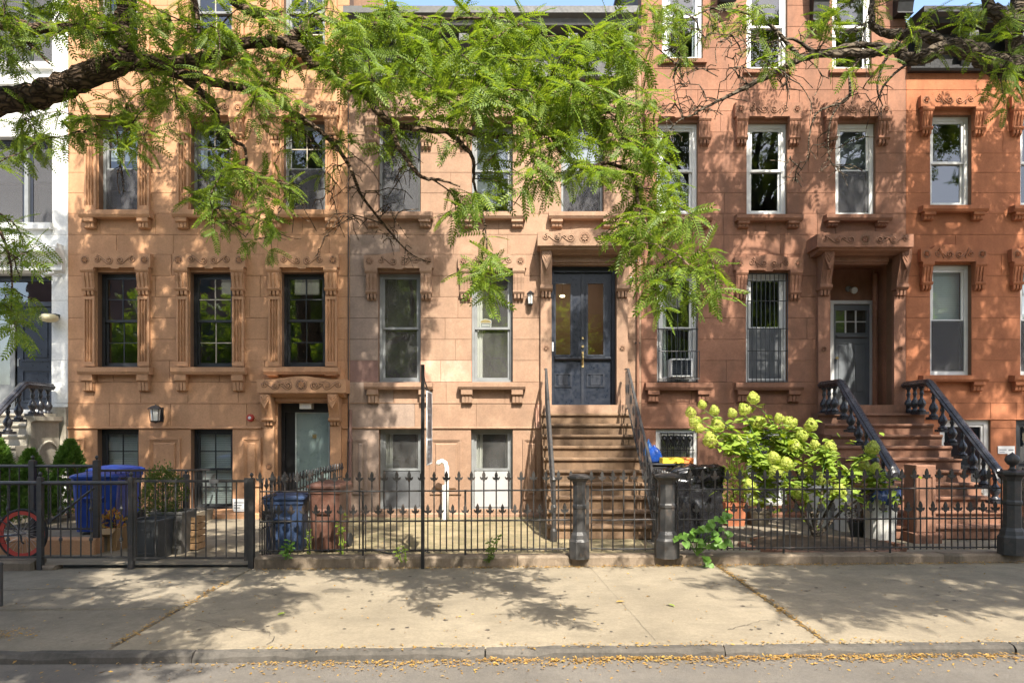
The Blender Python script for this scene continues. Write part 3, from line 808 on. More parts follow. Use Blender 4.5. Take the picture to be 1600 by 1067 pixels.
def hood(house, x0, x1, ztop, zfr, zbot, mat, proj=0.42, y=FY, peak=True):
    """door hood: slab with a carved frieze, stepped soffit mouldings below"""
    cx = (x0 + x1) / 2; h = ztop - zfr
    pts = [(x0, zfr), (x1, zfr), (x1, ztop - .06), (x1 - .3, ztop - .06), (cx + .1, ztop), (cx - .1, ztop), (x0 + .3, ztop - .06), (x0, ztop - .06)]
    hd = MB().prism(pts, 'y', y - proj, y).build('door_hood', mat, house)
    yf = y - proj
    zc = zfr + h * .45; r = h * .27; w = x1 - x0
    rosette(hd, cx, zc + .01, yf, r * .95, mat, 8)
    cur = []
    for s in (-1, 1):
        for f, k in ((.13, .17), (.27, .42)):
            a, b2 = cx + s * w * (f + .02), cx + s * w * min(.46, f + .15)
            p1 = scroll_pts(a, zc, r * .8, 1.5, -math.pi / 2, -s)[::-1]; p2 = scroll_pts(b2, zc + .01, r * .62, 1.4, math.pi / 2, s)
            mid = [(p1[-1][0] + (p2[0][0] - p1[-1][0]) * t, p1[-1][1] + (p2[0][1] - p1[-1][1]) * (t * t * (3 - 2 * t))) for t in (.2, .4, .6, .8)]
            cur.append(p1 + mid + p2)
        cur.append([(cx + s * (w * .2 + .03 * t), zc + .02 + .03 * math.sin(t)) for t in range(6)])
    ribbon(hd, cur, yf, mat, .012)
    # mouldings under the slab, stepping back to the wall
    d = zfr - zbot
    mb = MB()
    mb.prism([(y - .002, zfr - .001), (y - proj + .05, zfr - .001), (y - proj + .08, zfr - d * .2), (y - proj * .55, zfr - d * .34), (y - proj * .5, zfr - d * .42), (y - .002, zfr - d * .42)], 'x', x0 + .06, x1 - .06)
    mb.build('hood_moulding', mat, hd)
    mb = MB().prism([(y + .1, zfr - d * .42 - .002), (y - .10, zfr - d * .42 - .002), (y - .10, zfr - d * .85), (y - .06, zfr - d * .88), (y - .06, zbot), (y + .1, zbot)], 'x', x0 + .27, x1 - .27)
    mb.build('architrave', mat, hd)
    return hd

def door_pilaster(house, cx, w, ztop, zmid, zbot, mat, y=FY, proj=0.16):
    """door pier with a shield capital, grooved console, three drops and a rosette"""
    p = MB().box(cx - w / 2, cx + w / 2, y - proj * .55, y, zbot, zmid).build('door_pilaster', mat, house)
    h = ztop - zmid
    mb = MB()
    mb.prism([(y, ztop), (y - proj * 1.9, ztop), (y - proj * 1.8, ztop - h * .3), (y - proj * 1.25, ztop - h * .6), (y - proj * 1.1, zmid + h * .26), (y, zmid + h * .26)], 'x', cx - w / 2 + .002, cx + w / 2 - .002)
    mb.prism([(y, zmid + h * .26 - .001), (y - proj * 1.25, zmid + h * .26 - .001), (y - proj * 1.25, zmid + h * .19), (y - proj, zmid + h * .14), (y, zmid + h * .14)], 'x', cx - w / 2 - .012, cx + w / 2 + .012)
    for k in (-1, 0, 1):
        c = cx + k * w * .31
        mb.prism([(y, zmid + h * .14 - .001), (y - proj * .95, zmid + h * .14 - .001), (y - proj * .9, zmid + .02), (y - proj * .6, zmid + .002), (y, zmid + .002)], 'x', c - w * .1, c + w * .1)
        mb.prism([(y - proj * 1.1, ztop - h * .42), (y - proj * 1.62, ztop - h * .42), (y - proj * 1.30, ztop - h * .6), (y - proj * 1.16, zmid + h * .3), (y - proj, zmid + h * .3)], 'x', c - w * .07, c + w * .07)
    mb.build('console', mat, p)
    yy = y - proj * 1.9
    sh = MB().prism([(cx - w * .42, ztop - .02), (cx + w * .42, ztop - .02), (cx + w * .40, ztop - h * .22), (cx, ztop - h * .46), (cx - w * .40, ztop - h * .22)], 'y', yy - .035, yy + .12)
    for k in (0, 1): sh.tube([(cx - w * .3, yy - .036, ztop - h * (.06 + .1 * k)), (cx, yy - .036, ztop - h * (.2 + .1 * k)), (cx + w * .3, yy - .036, ztop - h * (.06 + .1 * k))], .012, 5)
    sh.build('shield', mat, p)
    return p

def cornice(house, x0, x1, zb, zf, zt, mat, topmat, proj=0.55, nbr=6, y=FY):
    d = zt - zf
    prof = [(y, zf), (y - .12, zf), (y - .14, zf + d * .15), (y - proj + .12, zf + d * .3), (y - proj + .08, zf + d * .55), (y - proj, zf + d * .7), (y - proj, zt), (y + .3, zt + .05), (y + .3, zf)]
    c = MB().prism(prof, 'x', x0, x1).build('cornice', topmat, house)
    MB().prism([(y, zb + .1), (y - .05, zb + .1), (y - .05, zf - .002), (y, zf - .002)], 'x', x0, x1).build('frieze', mat, house)
    MB().prism([(y, zb), (y - .1, zb), (y - .13, zb + .04), (y - .13, zb + .1 - .002), (y, zb + .1 - .002)], 'x', x0, x1).build('frieze_moulding', topmat if topmat is not mat else mat, house)
    for k in range(nbr):
        cx = x0 + .18 + (x1 - x0 - .36) * k / (nbr - 1); h = zf - zb
        MB().prism([(y - .051, zf - .002), (y - proj + .16, zf - .002), (y - proj + .14, zf - h * .2), (y - .24, zf - h * .45), (y - .16, zf - h * .8), (y - .11, zb + .03), (y - .051, zb + .03)], 'x', cx - .09, cx + .09).build('cornice_bracket', mat, house)
    return c

BX = {}  # house extents
def house(name_label, xa, xb, mat, joint, ops_px, ztop, cat='house', courses=None, pick=None, name='brownstone_house', wide=1.0):
    x0, x1 = px(xa), px(xb)
    h = thing(name, name_label, cat, ((x0 + x1) / 2, FY, 0))
    ops = [(px(a), px(b), pz(d), pz(c)) for a, b, c, d in ops_px]
    wall_core(h, x0, x1, -0.3, ztop, ops, FY + .012, FY + .36, joint)
    stones(h, x0 + .002, x1 - .002, ops, mat, courses or COURSES, pick=pick, wide=wide, zmax=ztop - .25)
    # belt between courses 669 and 630, then the smooth basement piers and the water table
    stones(h, x0 + .002, x1 - .002, ops, mat, [669, 630], wide=1.3, pick=pick)
    stones(h, x0 + .002, x1 - .002, ops, mat, [800, 669], wide=9, pick=pick)
    return h, x0, x1, ops

def base_course(h, spans, mat):
    for a, b in spans:
        MB().prism([(FY + .01, -.2), (FY - .09, -.2), (FY - .09, pz(803)), (FY - .05, pz(800)), (FY + .01, pz(800))], 'x', px(a), px(b)).build('base_course', mat, h)
def ledge(h, x0, x1, zt, mat, hgt=.035, pr=.035):
    MB().prism([(FY + .005, zt), (FY - pr * .6, zt), (FY - pr, zt - .01), (FY - pr, zt - hgt * .7), (FY - pr * .5, zt - hgt), (FY + .005, zt - hgt)], 'x', x0, x1).build('ledge', mat, h)

def dressed(h, xa, xb, top, bot, mat, fluted, brk=(420, 464), lt=(394, 420), sl=(574, 586, 612), w=19, rich=0, peak=True, sillw=None):
    """stone surround of one window opening given by its outline"""
    cl, cr = xa - 1 - w / 2, xb + 1 + w / 2
    W = w / 80.0
    lintel(h, px(cl - w / 2 - 3), px(cr + w / 2 + 3), pz(lt[1]), pz(lt[0]), mat, rich=rich, peak=peak)
    for c in (cl, cr):
        console(h, px(c), W, pz(lt[1]) - .003, pz(brk[1]), mat)
        if fluted: pilaster(h, px(c), W * .94, pz(brk[1]) - .003, pz(sl[0]) + .015, mat)
    if sl: sill(h, px(cl - w / 2 - (4 if fluted else 2)), px(cr + w / 2 + (4 if fluted else 2)), pz(sl[0]), pz(sl[1]), pz(sl[2]), mat)

# ---- house one: orange-tan, fluted surrounds
op1 = [(153, 217, 426, 574), (298, 364, 426, 574), (441, 509, 426, 573), (155, 217, 190, 331), (299, 362, 190, 331), (444, 509, 190, 331),
       (155, 217, -60, 84), (299, 364, -60, 84), (444, 509, -60, 84), (153, 217, 671, 797), (299, 364, 671, 797), (435, 517, 628, 820)]
H1, a, b, ops = house('orange-tan brownstone with fluted window surrounds and a pale ground-floor door', 107, 547, M['orange'], M['joint'], op1, 12.3)
for i, (xa, xb, t, bt) in enumerate(op1[:3]):
    dressed(H1, xa, xb, t, bt, M['orange'], True, sl=(574, 586, 612) if i < 2 else (574, 586, 590))
    window(H1, px(xa), px(xb), pz(bt), pz(t), M['frame_black'], M['glass'], 2, 2, cover=None if i < 2 else None, muntin=M['frame_black'] if i != 1 else M['frame_tan'])
for i, (xa, xb, t, bt) in enumerate(op1[3:6]):
    dressed(H1, xa, xb, t, bt, M['orange'], True, brk=(184, 222), lt=(158, 184), sl=(331, 343, 359))
    window(H1, px(xa), px(xb), pz(bt), pz(t), M['frame_grey'], M['glass_up'], 2, 2, outer=.5, cover='blind' if i == 0 else ('strip_curtain' if i == 1 else None), cover_frac=.35, muntin=M['frame_tan'])
for i, (xa, xb, t, bt) in enumerate(op1[6:9]):
    dressed(H1, xa, xb, t, bt, M['orange'], True, brk=(-66, -30), lt=(-95, -66), sl=(84, 96, 112))
    window(H1, px(xa), px(xb), pz(bt), pz(t), M['frame_grey'], M['glass_up'], 2, 2, muntin=M['frame_tan'])
for xa, xb, t, bt in op1[9:11]:
    window(H1, px(xa), px(xb), pz(bt), pz(t), M['frame_black'], M['glass'], 2, 2, cover='blind', mid=.5)
    MB().prism([(FY + .14, pz(797) + .01), (FY - .06, pz(797)), (FY - .06, pz(801)), (FY + .01, pz(801))], 'x', px(xa - 3), px(xb + 3)).build('basement_sill', M['orange'], H1)
for z in ((684, 760, 233, 283), (684, 760, 380, 409), (684, 760, 113, 134)):
    panel(H1, px(z[2]), px(z[3]), pz(z[1]), pz(z[0]), M['orange'])
base_course(H1, [(107, 409), (533, 547)], M['orange'])
ledge(H1, a, px(404), pz(629), M['orange'], .02, .012); ledge(H1, a, px(410), pz(667), M['orange'], .045, .03)
ledge(H1, px(536), b, pz(667), M['orange'], .045, .03)
hood(H1, px(402, FY - .34), px(541, FY - .34), pz(588, FY - .34), pz(614, FY - .34), pz(630), M['orange'], proj=.34)
for c in (419.5, 524): door_pilaster(H1, px(c, FY - .14), .205, pz(616), pz(666), -.1, M['orange'])
for c in (419.5, 524): rosette(H1, px(c, FY - .14), pz(729), FY - .088, .05, M['orange'])
# recessed ground-floor door
dx0, dx1, dz0, dz1 = px(435), px(517), pz(815), pz(628)
MB().ring(dx0, dx1, dz0, dz1, .07, FY + .2, FY + .34, wt=.2).build('door_frame', M['black'], H1)
d = MB().box(px(456), dx1 - .072, FY + .24, FY + .28, dz0 + .072, pz(644)).build('door', M['door_white'], H1)
MB().box(dx0 + .072, px(456) - .004, FY + .26, FY + .3, dz0 + .072, pz(644)).build('side_panel', M['black'], H1)
mb = MB(); mb.add([(px(456) + .03, FY + .236, dz0 + .6), (dx1 - .1, FY + .236, dz0 + .6), (dx1 - .1, FY + .236, pz(646)), (px(456) + .03, FY + .236, pz(646))], [(0, 1, 2, 3)]); mb.build('door_glass', M['glass'], d)
MB().cbox(px(484), px(490), FY + .215, FY + .235, pz(685), pz(679)).build('peephole_plate', M['brass'], d)
MB().lathe([(.0, 0), (.028, .002), (.03, .03), (.015, .05), (.0, .052)], 0, 0, 10).build('knob', M['brass'], d)
KIDS[d.name][-1].matrix_basis = Matrix.Translation((px(511), FY + .24, pz(760))) @ Matrix.Rotation(R(90), 4, 'X')
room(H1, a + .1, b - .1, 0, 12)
MB().box(a + .002, b - .002, FY + .36, FY + 10, 12.25, 12.3).build('roof', M['charcoal'], H1)
MB().box(b - .3, b - .002, FY + .362, FY + 10, 4, 12.24).build('side_wall', M['orange'], H1)
cornice(H1, a, b, 11.2, 11.8, 12.4, M['charcoal'], M['charcoal'])

# ---- house two: pinkish tan, double doors, black cornice
op2 = [(592, 658, 426, 597), (738, 802, 426, 597), (862, 964, 412, 633), (592, 658, 192, 333), (738, 802, 192, 333), (878, 944, 192, 333), (593, 660, 671, 798), (737, 802, 671, 798)]
def pick2(x, z):
    p, q = 801 + x * 80.04, 669 - (z - EYE) * 80.04
    if p < 595 and 366 < q < 565: return M['tan_grey']
    if p < 600 and q < 700 and q > 366: return M['tan_purple'] if q > 560 and q < 600 else M['tan_grey']
    if p < 592 and q > 669: return M['tan_grey']
    if 655 < p < 738 and 563 < q < 600: return M['tan_pink']
    if 815 < p < 850 and 630 < q < 669: return M['tan_pink']
    return None
H2, a, b, ops = house('pinkish tan brownstone with navy double doors up a stoop and a dark cornice', 547, 1003, M['tan'], M['joint'], op2, 9.55, pick=pick2)
for i, (xa, xb, t, bt) in enumerate((op2[0], op2[1])):
    dressed(H2, xa, xb, t, bt, M['tan'], False, brk=(421, 470), lt=(396, 421), sl=(598, 609, 631), w=17)
    window(H2, px(xa), px(xb), pz(bt), pz(t), M['frame_grey'], M['glass_dirty'], 1, 1, fw=.05, cover='strip_curtain' if i else None)
for i, (xa, xb, t, bt) in enumerate(op2[3:6]):
    dressed(H2, xa, xb, t, bt, M['tan'], False, brk=(186, 234), lt=(160, 186), sl=(334, 345, 357), w=17)
    window(H2, px(xa), px(xb), pz(bt), pz(t), M['frame_grey'], M['glass_up'], 1, 1, cover='shade' if i != 1 else 'screen', cover_frac=1.0 if i == 0 else .9, fw=.05, outer=(.97, None, .5)[i])
for i, (xa, xb, t, bt) in enumerate(op2[6:8]):
    window(H2, px(xa), px(xb), pz(bt), pz(t), M['frame_grey'], M['glass_dirty'], 1, 1, cover='curtain', fw=.05, mid=.5)
    MB().prism([(FY + .14, pz(797) + .01), (FY - .08, pz(797)), (FY - .08, pz(803)), (FY + .01, pz(803))], 'x', px(xa - 4), px(xb + 4)).build('basement_sill', M['tan'], H2)
    w = KIDS[H2.name][-2]
    MB().box(px(xa) + .06, px(xb) - .06, FY + .155, FY + .16, pz(bt) + .06, pz(bt) + .76).build('insect_screen', M['shade' if i else 'shade_dk'], H2)
for z in ((685, 772, 553, 576), (685, 772, 673, 722), (685, 780, 818, 846)):
    panel(H2, px(z[2]), px(z[3]), pz(z[1]), pz(z[0]), M['tan'] if z[2] > 600 else M['tan_grey'])
base_course(H2, [(547, 1003)], M['tan'])
ledge(H2, a, px(846), pz(629), M['tan'], .02, .012); ledge(H2, a, px(846), pz(667), M['tan'], .045, .03); ledge(H2, px(986), b, pz(667), M['tan'], .045, .03)
hood(H2, px(841, FY - .46), px(989, FY - .46), pz(357, FY - .46), pz(384, FY - .46), pz(415), M['tan'], proj=.46)
for c in (854.5, 974): door_pilaster(H2, px(c, FY - .14), .215, pz(386, FY - .35), pz(468), pz(648), M['tan'])
for c in (854.5, 974): rosette(H2, px(c, FY - .14), pz(545), FY - .088, .05, M['tan'])
dx0, dx1, dz0, dz1 = px(862), px(964), pz(633), pz(412)
MB().ring(dx0, dx1, dz0, dz1, .06, FY + .14, FY + .3, wt=.14, wb=.02).build('door_frame', M['navy_dark'], H2)
MB().box(dx0 - .02, dx1 + .02, FY - .05, FY + .34, dz0 - .1, dz0).build('threshold', M['stoop2'], H2)
xm = (dx0 + dx1) / 2
for s, (g0, g1) in ((-1, (870, 894)), (1, (921, 946))):
    e0, e1 = (dx0 + .062, xm - .004) if s < 0 else (xm + .004, dx1 - .062)
    zt = dz1 - .142; zb = dz0 + .022; gz0, gz1 = pz(553), pz(440)
    mb = MB()
    mb.box(e0, px(g0), FY + .2, FY + .25, zb, zt); mb.box(px(g1), e1, FY + .2, FY + .25, zb, zt)
    mb.box(px(g0) + .0005, px(g1) - .0005, FY + .2, FY + .25, gz1, zt); mb.box(px(g0) + .0005, px(g1) - .0005, FY + .2, FY + .25, zb, gz0)
    d = mb.build('door', M['navy'], H2)
    mb = MB(); mb.add([(px(g0), FY + .225, gz0), (px(g1), FY + .226, gz0), (px(g1), FY + .226, gz1), (px(g0), FY + .225, gz1)], [(0, 1, 2, 3)]); mb.build('door_glass', M['glass'], d)
    MB().ring(px(g0) - .03, px(g1) + .03, gz0 - .03, gz1 + .03, .035, FY + .185, FY + .1995).build('glass_moulding', M['navy_dark'], d)
    MB().prism([(FY + .1995, pz(556)), (FY + .14, pz(557)), (FY + .14, pz(559.5)), (FY + .17, pz(562)), (FY + .1995, pz(562))], 'x', e0 + .02, e1 - .02 if s < 0 else e1 - .02).build('ledge', M['navy_dark'], d)
    q = MB().ring(px(g0) - .02, px(g1) + .02, pz(604), pz(582), .028, FY + .185, FY + .1995); q.cbox(px(g0) + .05, px(g1) - .05, FY + .19, FY + .1995, pz(601.5), pz(584.5), .007); q.build('door_panel', M['navy_dark'], d)
    if s < 0:
        MB().box(xm - .03, xm + .02, FY + .18, FY + .1995, zb, zt).build('meeting_strip', M['navy_dark'], d)
        hd = MB(); hd.tube([(xm, FY + .175, pz(551)), (xm, FY + .12, pz(552.5)), (xm, FY + .11, pz(558)), (xm, FY + .13, pz(565)), (xm, FY + .175, pz(569))], [.014, .013, .018, .013, .014], 8)
        hd.box(xm - .02, xm + .02, FY + .168, FY + .1795, pz(573), pz(548)); hd.build('handle', M['brass'], d)
        MB().tube([(xm, FY + .1795, pz(540)), (xm, FY + .155, pz(540))], .026, 12).build('lock', M['brass'], d)
        MB().tube([(xm, FY + .1795, pz(527)), (xm, FY + .165, pz(527))], .024, 12).build('lock', M['brass'], d)
hr = room(H2, dx0 - .25, dx1 + .25, dz0 - .02, dz1 + .2, M['hall'], 2.6, FY + .37)
MB().lathe([(.0, 0), (.045, .01), (.06, .03), (.05, .05), (.0, .06)], px(891), FY + 1.9, 12, dz1 - .30, 1, 1).build('hall_lamp', M['bulb'], H2)
hl = bpy.data.lights.new('hall_lamp_light', 'POINT'); hl.energy = 3; hl.color = (1, .86, .68); hl.shadow_soft_size = .08
hlo = bpy.data.objects.new('hall_lamp_light', hl); hlo.location = (px(891), FY + 1.9, dz1 - .42); COL.objects.link(hlo)
MB().tube([(px(891), FY + 1.9, dz1 - .24), (px(891), FY + 1.9, dz1 + .19)], .008, 5).build('lamp_rod', M['brass'], H2)
MB().box(px(888), px(906), FY + 2.85, FY + 2.96, dz0, pz(540)).build('hall_door', M['navy_dark'], H2)
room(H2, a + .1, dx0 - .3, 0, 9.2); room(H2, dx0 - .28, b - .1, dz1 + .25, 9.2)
MB().box(a + .002, b - .002, FY + .36, FY + 10, 9.45, 9.54).build('roof', M['charcoal'], H2)
cornice(H2, a + .01, b - .15, 8.52, 9.24, 9.66, M['charcoal'], M['cornice_grey'], nbr=6)
for cx in (620, 690, 760, 830, 905):
    MB().ring(px(cx - 22), px(cx + 22), 8.78, 9.1, .03, FY - .075, FY - .051).build('frieze_panel', M['cornice_grey'], H2)

# ---- house three: red-brown, four storeys, grey door
op3 = [(1028, 1091, 426, 598), (1167, 1232, 426, 598), (1299, 1402, 405, 633), (1028, 1091, 192, 337), (1168, 1231, 192, 337), (1307, 1369, 192, 338),
       (1036, 1099, -48, 94), (1168, 1231, -32, 110), (1302, 1363, -32, 110), (1026, 1091, 671, 790), (1168, 1232, 671, 790)]
H3, a, b, ops = house('red-brown brownstone with a grey door deep under a carved hood', 1003, 1417, M['red'], M['joint'], op3, 12.3)
for i, (xa, xb, t, bt) in enumerate((op3[0], op3[1])):
    dressed(H3, xa, xb, t, bt, M['red'], False, brk=(424, 470), lt=(400, 424), sl=(598, 610, 629), w=17, rich=1)
    window(H3, px(xa), px(xb), pz(bt), pz(t), M['white'], M['glass'], 1, 1, fw=.085, y=FY + .1, cover='lower_screen' if i else 'strip_curtain')
for i, (xa, xb, t, bt) in enumerate(op3[3:6]):
    dressed(H3, xa, xb, t, bt, M['red'], False, brk=(186, 229), lt=(160, 186), sl=(338, 348, 358 if i < 2 else 356), w=17, rich=1)
    window(H3, px(xa), px(xb), pz(bt), pz(t), M['white'], M['glass_up'], 1, 1, fw=.085, y=FY + .08, cover=(None, None, 'screen')[i], outer=(None, None, .5)[i])
for i, (xa, xb, t, bt) in enumerate(op3[6:9]):
    window(H3, px(xa), px(xb), pz(bt), pz(t), M['white'], M['glass_up'], 1, 1, fw=.07, y=FY + .06, cover=('curtain', None, None)[i])
    MB().box(px(xa - 6), px(xb + 6), FY - .06, FY + .05, pz(bt + 6), pz(bt) + .002).build('sill', M['red'], H3)
for i, (xa, xb, t, bt) in enumerate(op3[9:11]):
    window(H3, px(xa), px(xb), pz(bt), pz(t), M['white'], M['glass_dirty'], 1, 1, fw=.08, y=FY + .05, cover='screen')
base_course(H3, [(1003, 1417)], M['red'])
ledge(H3, a, px(1282), pz(667), M['red'], .045, .03); ledge(H3, px(1405), b, pz(667), M['red'], .045, .03); ledge(H3, a, px(1282), pz(629), M['red'], .02, .012)
hood(H3, px(1278, FY - .46), px(1429, FY - .46), pz(361, FY - .46), pz(386, FY - .46), pz(414), M['red'], proj=.46)
for c in (1290.5, 1409.5): door_pilaster(H3, px(c, FY - .14), .215, pz(388, FY - .35), pz(465), pz(648), M['red'])
for c in (1290.5, 1409.5): rosette(H3, px(c, FY - .14), pz(546), FY - .088, .05, M['red'])
# deep lobby: inner wall with the grey door
Y3 = FY + 0.85
x0, x1, z0, z1 = px(1299), px(1402), pz(633), pz(405)
mb = MB(); mb.box(x0 - .14, x0, FY + .362, Y3, z0 - .1, z1 + .1); mb.box(x1, x1 + .14, FY + .362, Y3, z0 - .1, z1 + .1); mb.box(x0, x1, FY + .362, Y3, z1, z1 + .1); mb.box(x0, x1, FY - .05, Y3 + .1, z0 - .1, z0)
mb.build('lobby', M['red'], H3)
def p3x(p): return px(p, Y3)
def p3z(p): return pz(p, Y3)
dl, dr, dt = p3x(1296) + .02, p3x(1366), p3z(470)
wall_core(H3, x0 - .02, x1 + .02, z0, z1 + .05, [(dl, dr, z0, dt)], Y3, Y3 + .15, M['red'])
MB().ring(dl, dr, z0 + .002, dt - .002, .07, Y3 - .03, Y3 + .1, wb=.02).build('door_frame', M['white'], H3)
d0, d1, dzt = dl + .075, dr - .075, dt - .075
gl = [(p3x(1303), p3x(1353), p3z(521), p3z(484))]
gx0, gx1, gz0, gz1 = d0 + .06, d1 - .06, p3z(520), p3z(485)
mb = MB(); mb.box(d0, gx0, Y3 + .02, Y3 + .07, z0 + .03, dzt); mb.box(gx1, d1, Y3 + .02, Y3 + .07, z0 + .03, dzt); mb.box(gx0 + .0005, gx1 - .0005, Y3 + .02, Y3 + .07, gz1, dzt); mb.box(gx0 + .0005, gx1 - .0005, Y3 + .02, Y3 + .07, z0 + .03, gz0)
d = mb.build('door', M['grey_door'], H3)
for i in range(3):
    for j in range(2):
        u0 = gx0 + (gx1 - gx0) * i / 3; u1 = gx0 + (gx1 - gx0) * (i + 1) / 3; v0 = gz0 + (gz1 - gz0) * j / 2; v1 = gz0 + (gz1 - gz0) * (j + 1) / 2
        mb = MB(); mb.add([(u0, Y3 + .05, v0), (u1, Y3 + .051, v0), (u1, Y3 + .05, v1), (u0, Y3 + .051, v1)], [(0, 1, 2, 3)]); mb.build('pane', M['glass'], d)
for i in (1, 2): MB().box(gx0 + (gx1 - gx0) * i / 3 - .012, gx0 + (gx1 - gx0) * i / 3 + .012, Y3 + .03, Y3 + .06, gz0, gz1).build('glazing_bar', M['white'], d)
MB().box(gx0, gx1, Y3 + .032, Y3 + .058, (gz0 + gz1) / 2 - .01, (gz0 + gz1) / 2 + .01).build('glazing_bar', M['white'], d)
MB().prism([(Y3 + .0195, gz0 - .05), (Y3 - .03, gz0 - .06), (Y3 - .03, gz0 - .09), (Y3 + .0195, gz0 - .12)], 'x', gx0, gx1).build('ledge', M['grey_door'], d)
xm3 = (gx0 + gx1) / 2
for q0, q1 in ((gx0, xm3 - .04), (xm3 + .04, gx1)):
    q = MB().ring(q0, q1, z0 + .25, gz0 - .2, .025, Y3 + .005, Y3 + .0195); q.cbox(q0 + .05, q1 - .05, Y3 + .006, Y3 + .0195, z0 + .3, gz0 - .25, .01); q.build('door_panel', M['grey_door'], d)
MB().tube([(d0 + .06, Y3 + .02, z0 + 1.0), (d0 + .06, Y3 - .05, z0 + 1.0)], [.012, .03], 10).build('knob', M['brass'], d)
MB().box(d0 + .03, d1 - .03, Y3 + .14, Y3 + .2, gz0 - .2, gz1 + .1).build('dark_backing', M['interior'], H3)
MB().tube([(x1 - .1, FY + .6, z0), (x1 - .1, FY + .6, z1 - .15)], .05, 10).build('lobby_pipe', M['red'], H3)
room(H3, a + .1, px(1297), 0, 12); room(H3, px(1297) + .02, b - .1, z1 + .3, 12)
MB().box(a + .002, b - .002, FY + .36, FY + 10, 12.2, 12.3).build('roof', M['charcoal'], H3)
cornice(H3, a, b, 10.55, 11.3, 12.4, M['black'], M['black'], nbr=2)
for cx, bt in ((1278, 41), (1134, 10), (1408, 30)):
    MB().prism([(FY, 10.7), (FY - .45, 10.7), (FY - .4, 10.3), (FY - .2, 9.95), (FY - .16, pz(bt) + .05), (FY - .2, pz(bt)), (FY, pz(bt))], 'x', px(cx - 12), px(cx + 12)).build('cornice_bracket', M['black'], H3)

# ---- house four: orange-red at the end of the view
op4 = [(1455, 1519, 414, 586), (1596, 1660, 414, 586), (1455, 1519, 180, 323), (1596, 1660, 180, 323), (1470, 1549, 656, 790), (1589, 1662, 656, 790), (1740, 1800, 414, 586), (1740, 1800, 180, 323)]
H4, a, b, ops = house('orange-red brownstone with white-framed windows and a black cornice', 1417, 1860, M['brick'], M['joint'], op4, 9.5, wide=3.2)
for i, (xa, xb, t, bt) in enumerate((op4[0], op4[1], op4[6])):
    dressed(H4, xa, xb, t, bt, M['brick'], False, brk=(411, 455), lt=(385, 411), sl=(587, 597, 612), w=16, rich=1, peak=False)
    window(H4, px(xa), px(xb), pz(bt), pz(t), M['white'], M['glass'], 1, 1, fw=.075, y=FY + .1, cover='blind', cover_frac=.5, outer=.5)
for i, (xa, xb, t, bt) in enumerate((op4[2], op4[3], op4[7])):
    dressed(H4, xa, xb, t, bt, M['brick'], False, brk=(171, 214), lt=(147, 171), sl=(324, 334, 346), w=16, rich=1, peak=False)
    window(H4, px(xa), px(xb), pz(bt), pz(t), M['white'], M['glass_up'], 1, 1, fw=.075, y=FY + .1)
for i, (xa, xb, t, bt) in enumerate((op4[4], op4[5])):
    window(H4, px(xa), px(xb), pz(bt), pz(t), M['white' if i == 0 else 'frame_black'], M['glass'], 1, 1, fw=.09, y=FY + .06, mid=.12 if i == 0 else .5)
base_course(H4, [(1417, 1860)], M['brick'])
ledge(H4, a, b, pz(654), M['brick'], .03, .02)
room(H4, a + .1, b - .1, 0, 9.2)
MB().box(a + .002, b - .002, FY + .36, FY + 10, 9.45, 9.5).build('roof', M['charcoal'], H4)
cornice(H4, a + .02, b, 8.68, 9.3, 9.66, M['black'], M['black'], nbr=7)

# ---- white house at the far end
op0 = [(-90, 82, 214, 350), (-40, 81, 428, 640), (-90, 82, -40, 100)]
H0, a, b, ops = house('white painted row house with a navy door above a grey stone stoop', -340, 107, M['white_stone'], M['joint_white'], op0, 12.3, wide=2.2, name='row_house',
                      courses=[700, 630, 563, 470, 398, 367, 302, 240, 141, 42, -57])
for xa, xb, t, bt in (op0[0], op0[2]):
    xmid = px(36)
    window(H0, px(xa), xmid - .04, pz(bt), pz(t), M['navy_dark'], M['glass_up'], 1, 1, cover='shade', fw=.06, outer=1)
    window(H0, xmid + .04, px(xb), pz(bt), pz(t), M['navy_dark'], M['glass_up'], 1, 1, cover='shade', fw=.06, outer=1)
    MB().box(xmid - .038, xmid + .038, FY + .1, FY + .25, pz(bt), pz(t)).build('mullion', M['frame_grey'], H0)
    MB().box(px(xa), px(84), FY - .08, FY + .14, pz(bt + 9), pz(bt) + .003).build('sill', M['white_stone'], H0)
    MB().prism([(FY, pz(bt + 34)), (FY - .2, pz(bt + 34)), (FY - .2, pz(bt + 39)), (FY - .05, pz(bt + 46)), (FY, pz(bt + 46))], 'x', px(xa), px(100)).build('string_course', M['white_stone'], H0)
hd = MB().prism([(FY, pz(392)), (FY - .3, pz(393)), (FY - .3, pz(399)), (FY - .2, pz(405)), (FY - .18, pz(412)), (FY - .1, pz(416)), (FY - .1, pz(424)), (FY, pz(428))], 'x', px(-70), px(103)).build('door_hood', M['white_stone'], H0)
dx0, dx1, dz0, dz1 = px(-40), px(81), pz(640), pz(428)
MB().ring(dx0, dx1, dz0, dz1, .06, FY + .2, FY + .34, wt=.1, wb=.02).build('door_frame', M['navy_dark'], H0)
zt = pz(476)
MB().box(dx0 + .06, dx1 - .06, FY + .2, FY + .3, zt, zt + .09).build('transom', M['navy_dark'], H0)
mb = MB(); mb.add([(dx0, FY + .26, zt), (dx1, FY + .26, zt), (dx1, FY + .262, dz1), (dx0, FY + .262, dz1)], [(0, 1, 2, 3)]); mb.build('transom_glass', M['glass'], H0)
ds = px(14)
d = MB().box(ds, dx1 - .062, FY + .24, FY + .29, dz0 + .02, zt - .003).build('door', M['navy'], H0)
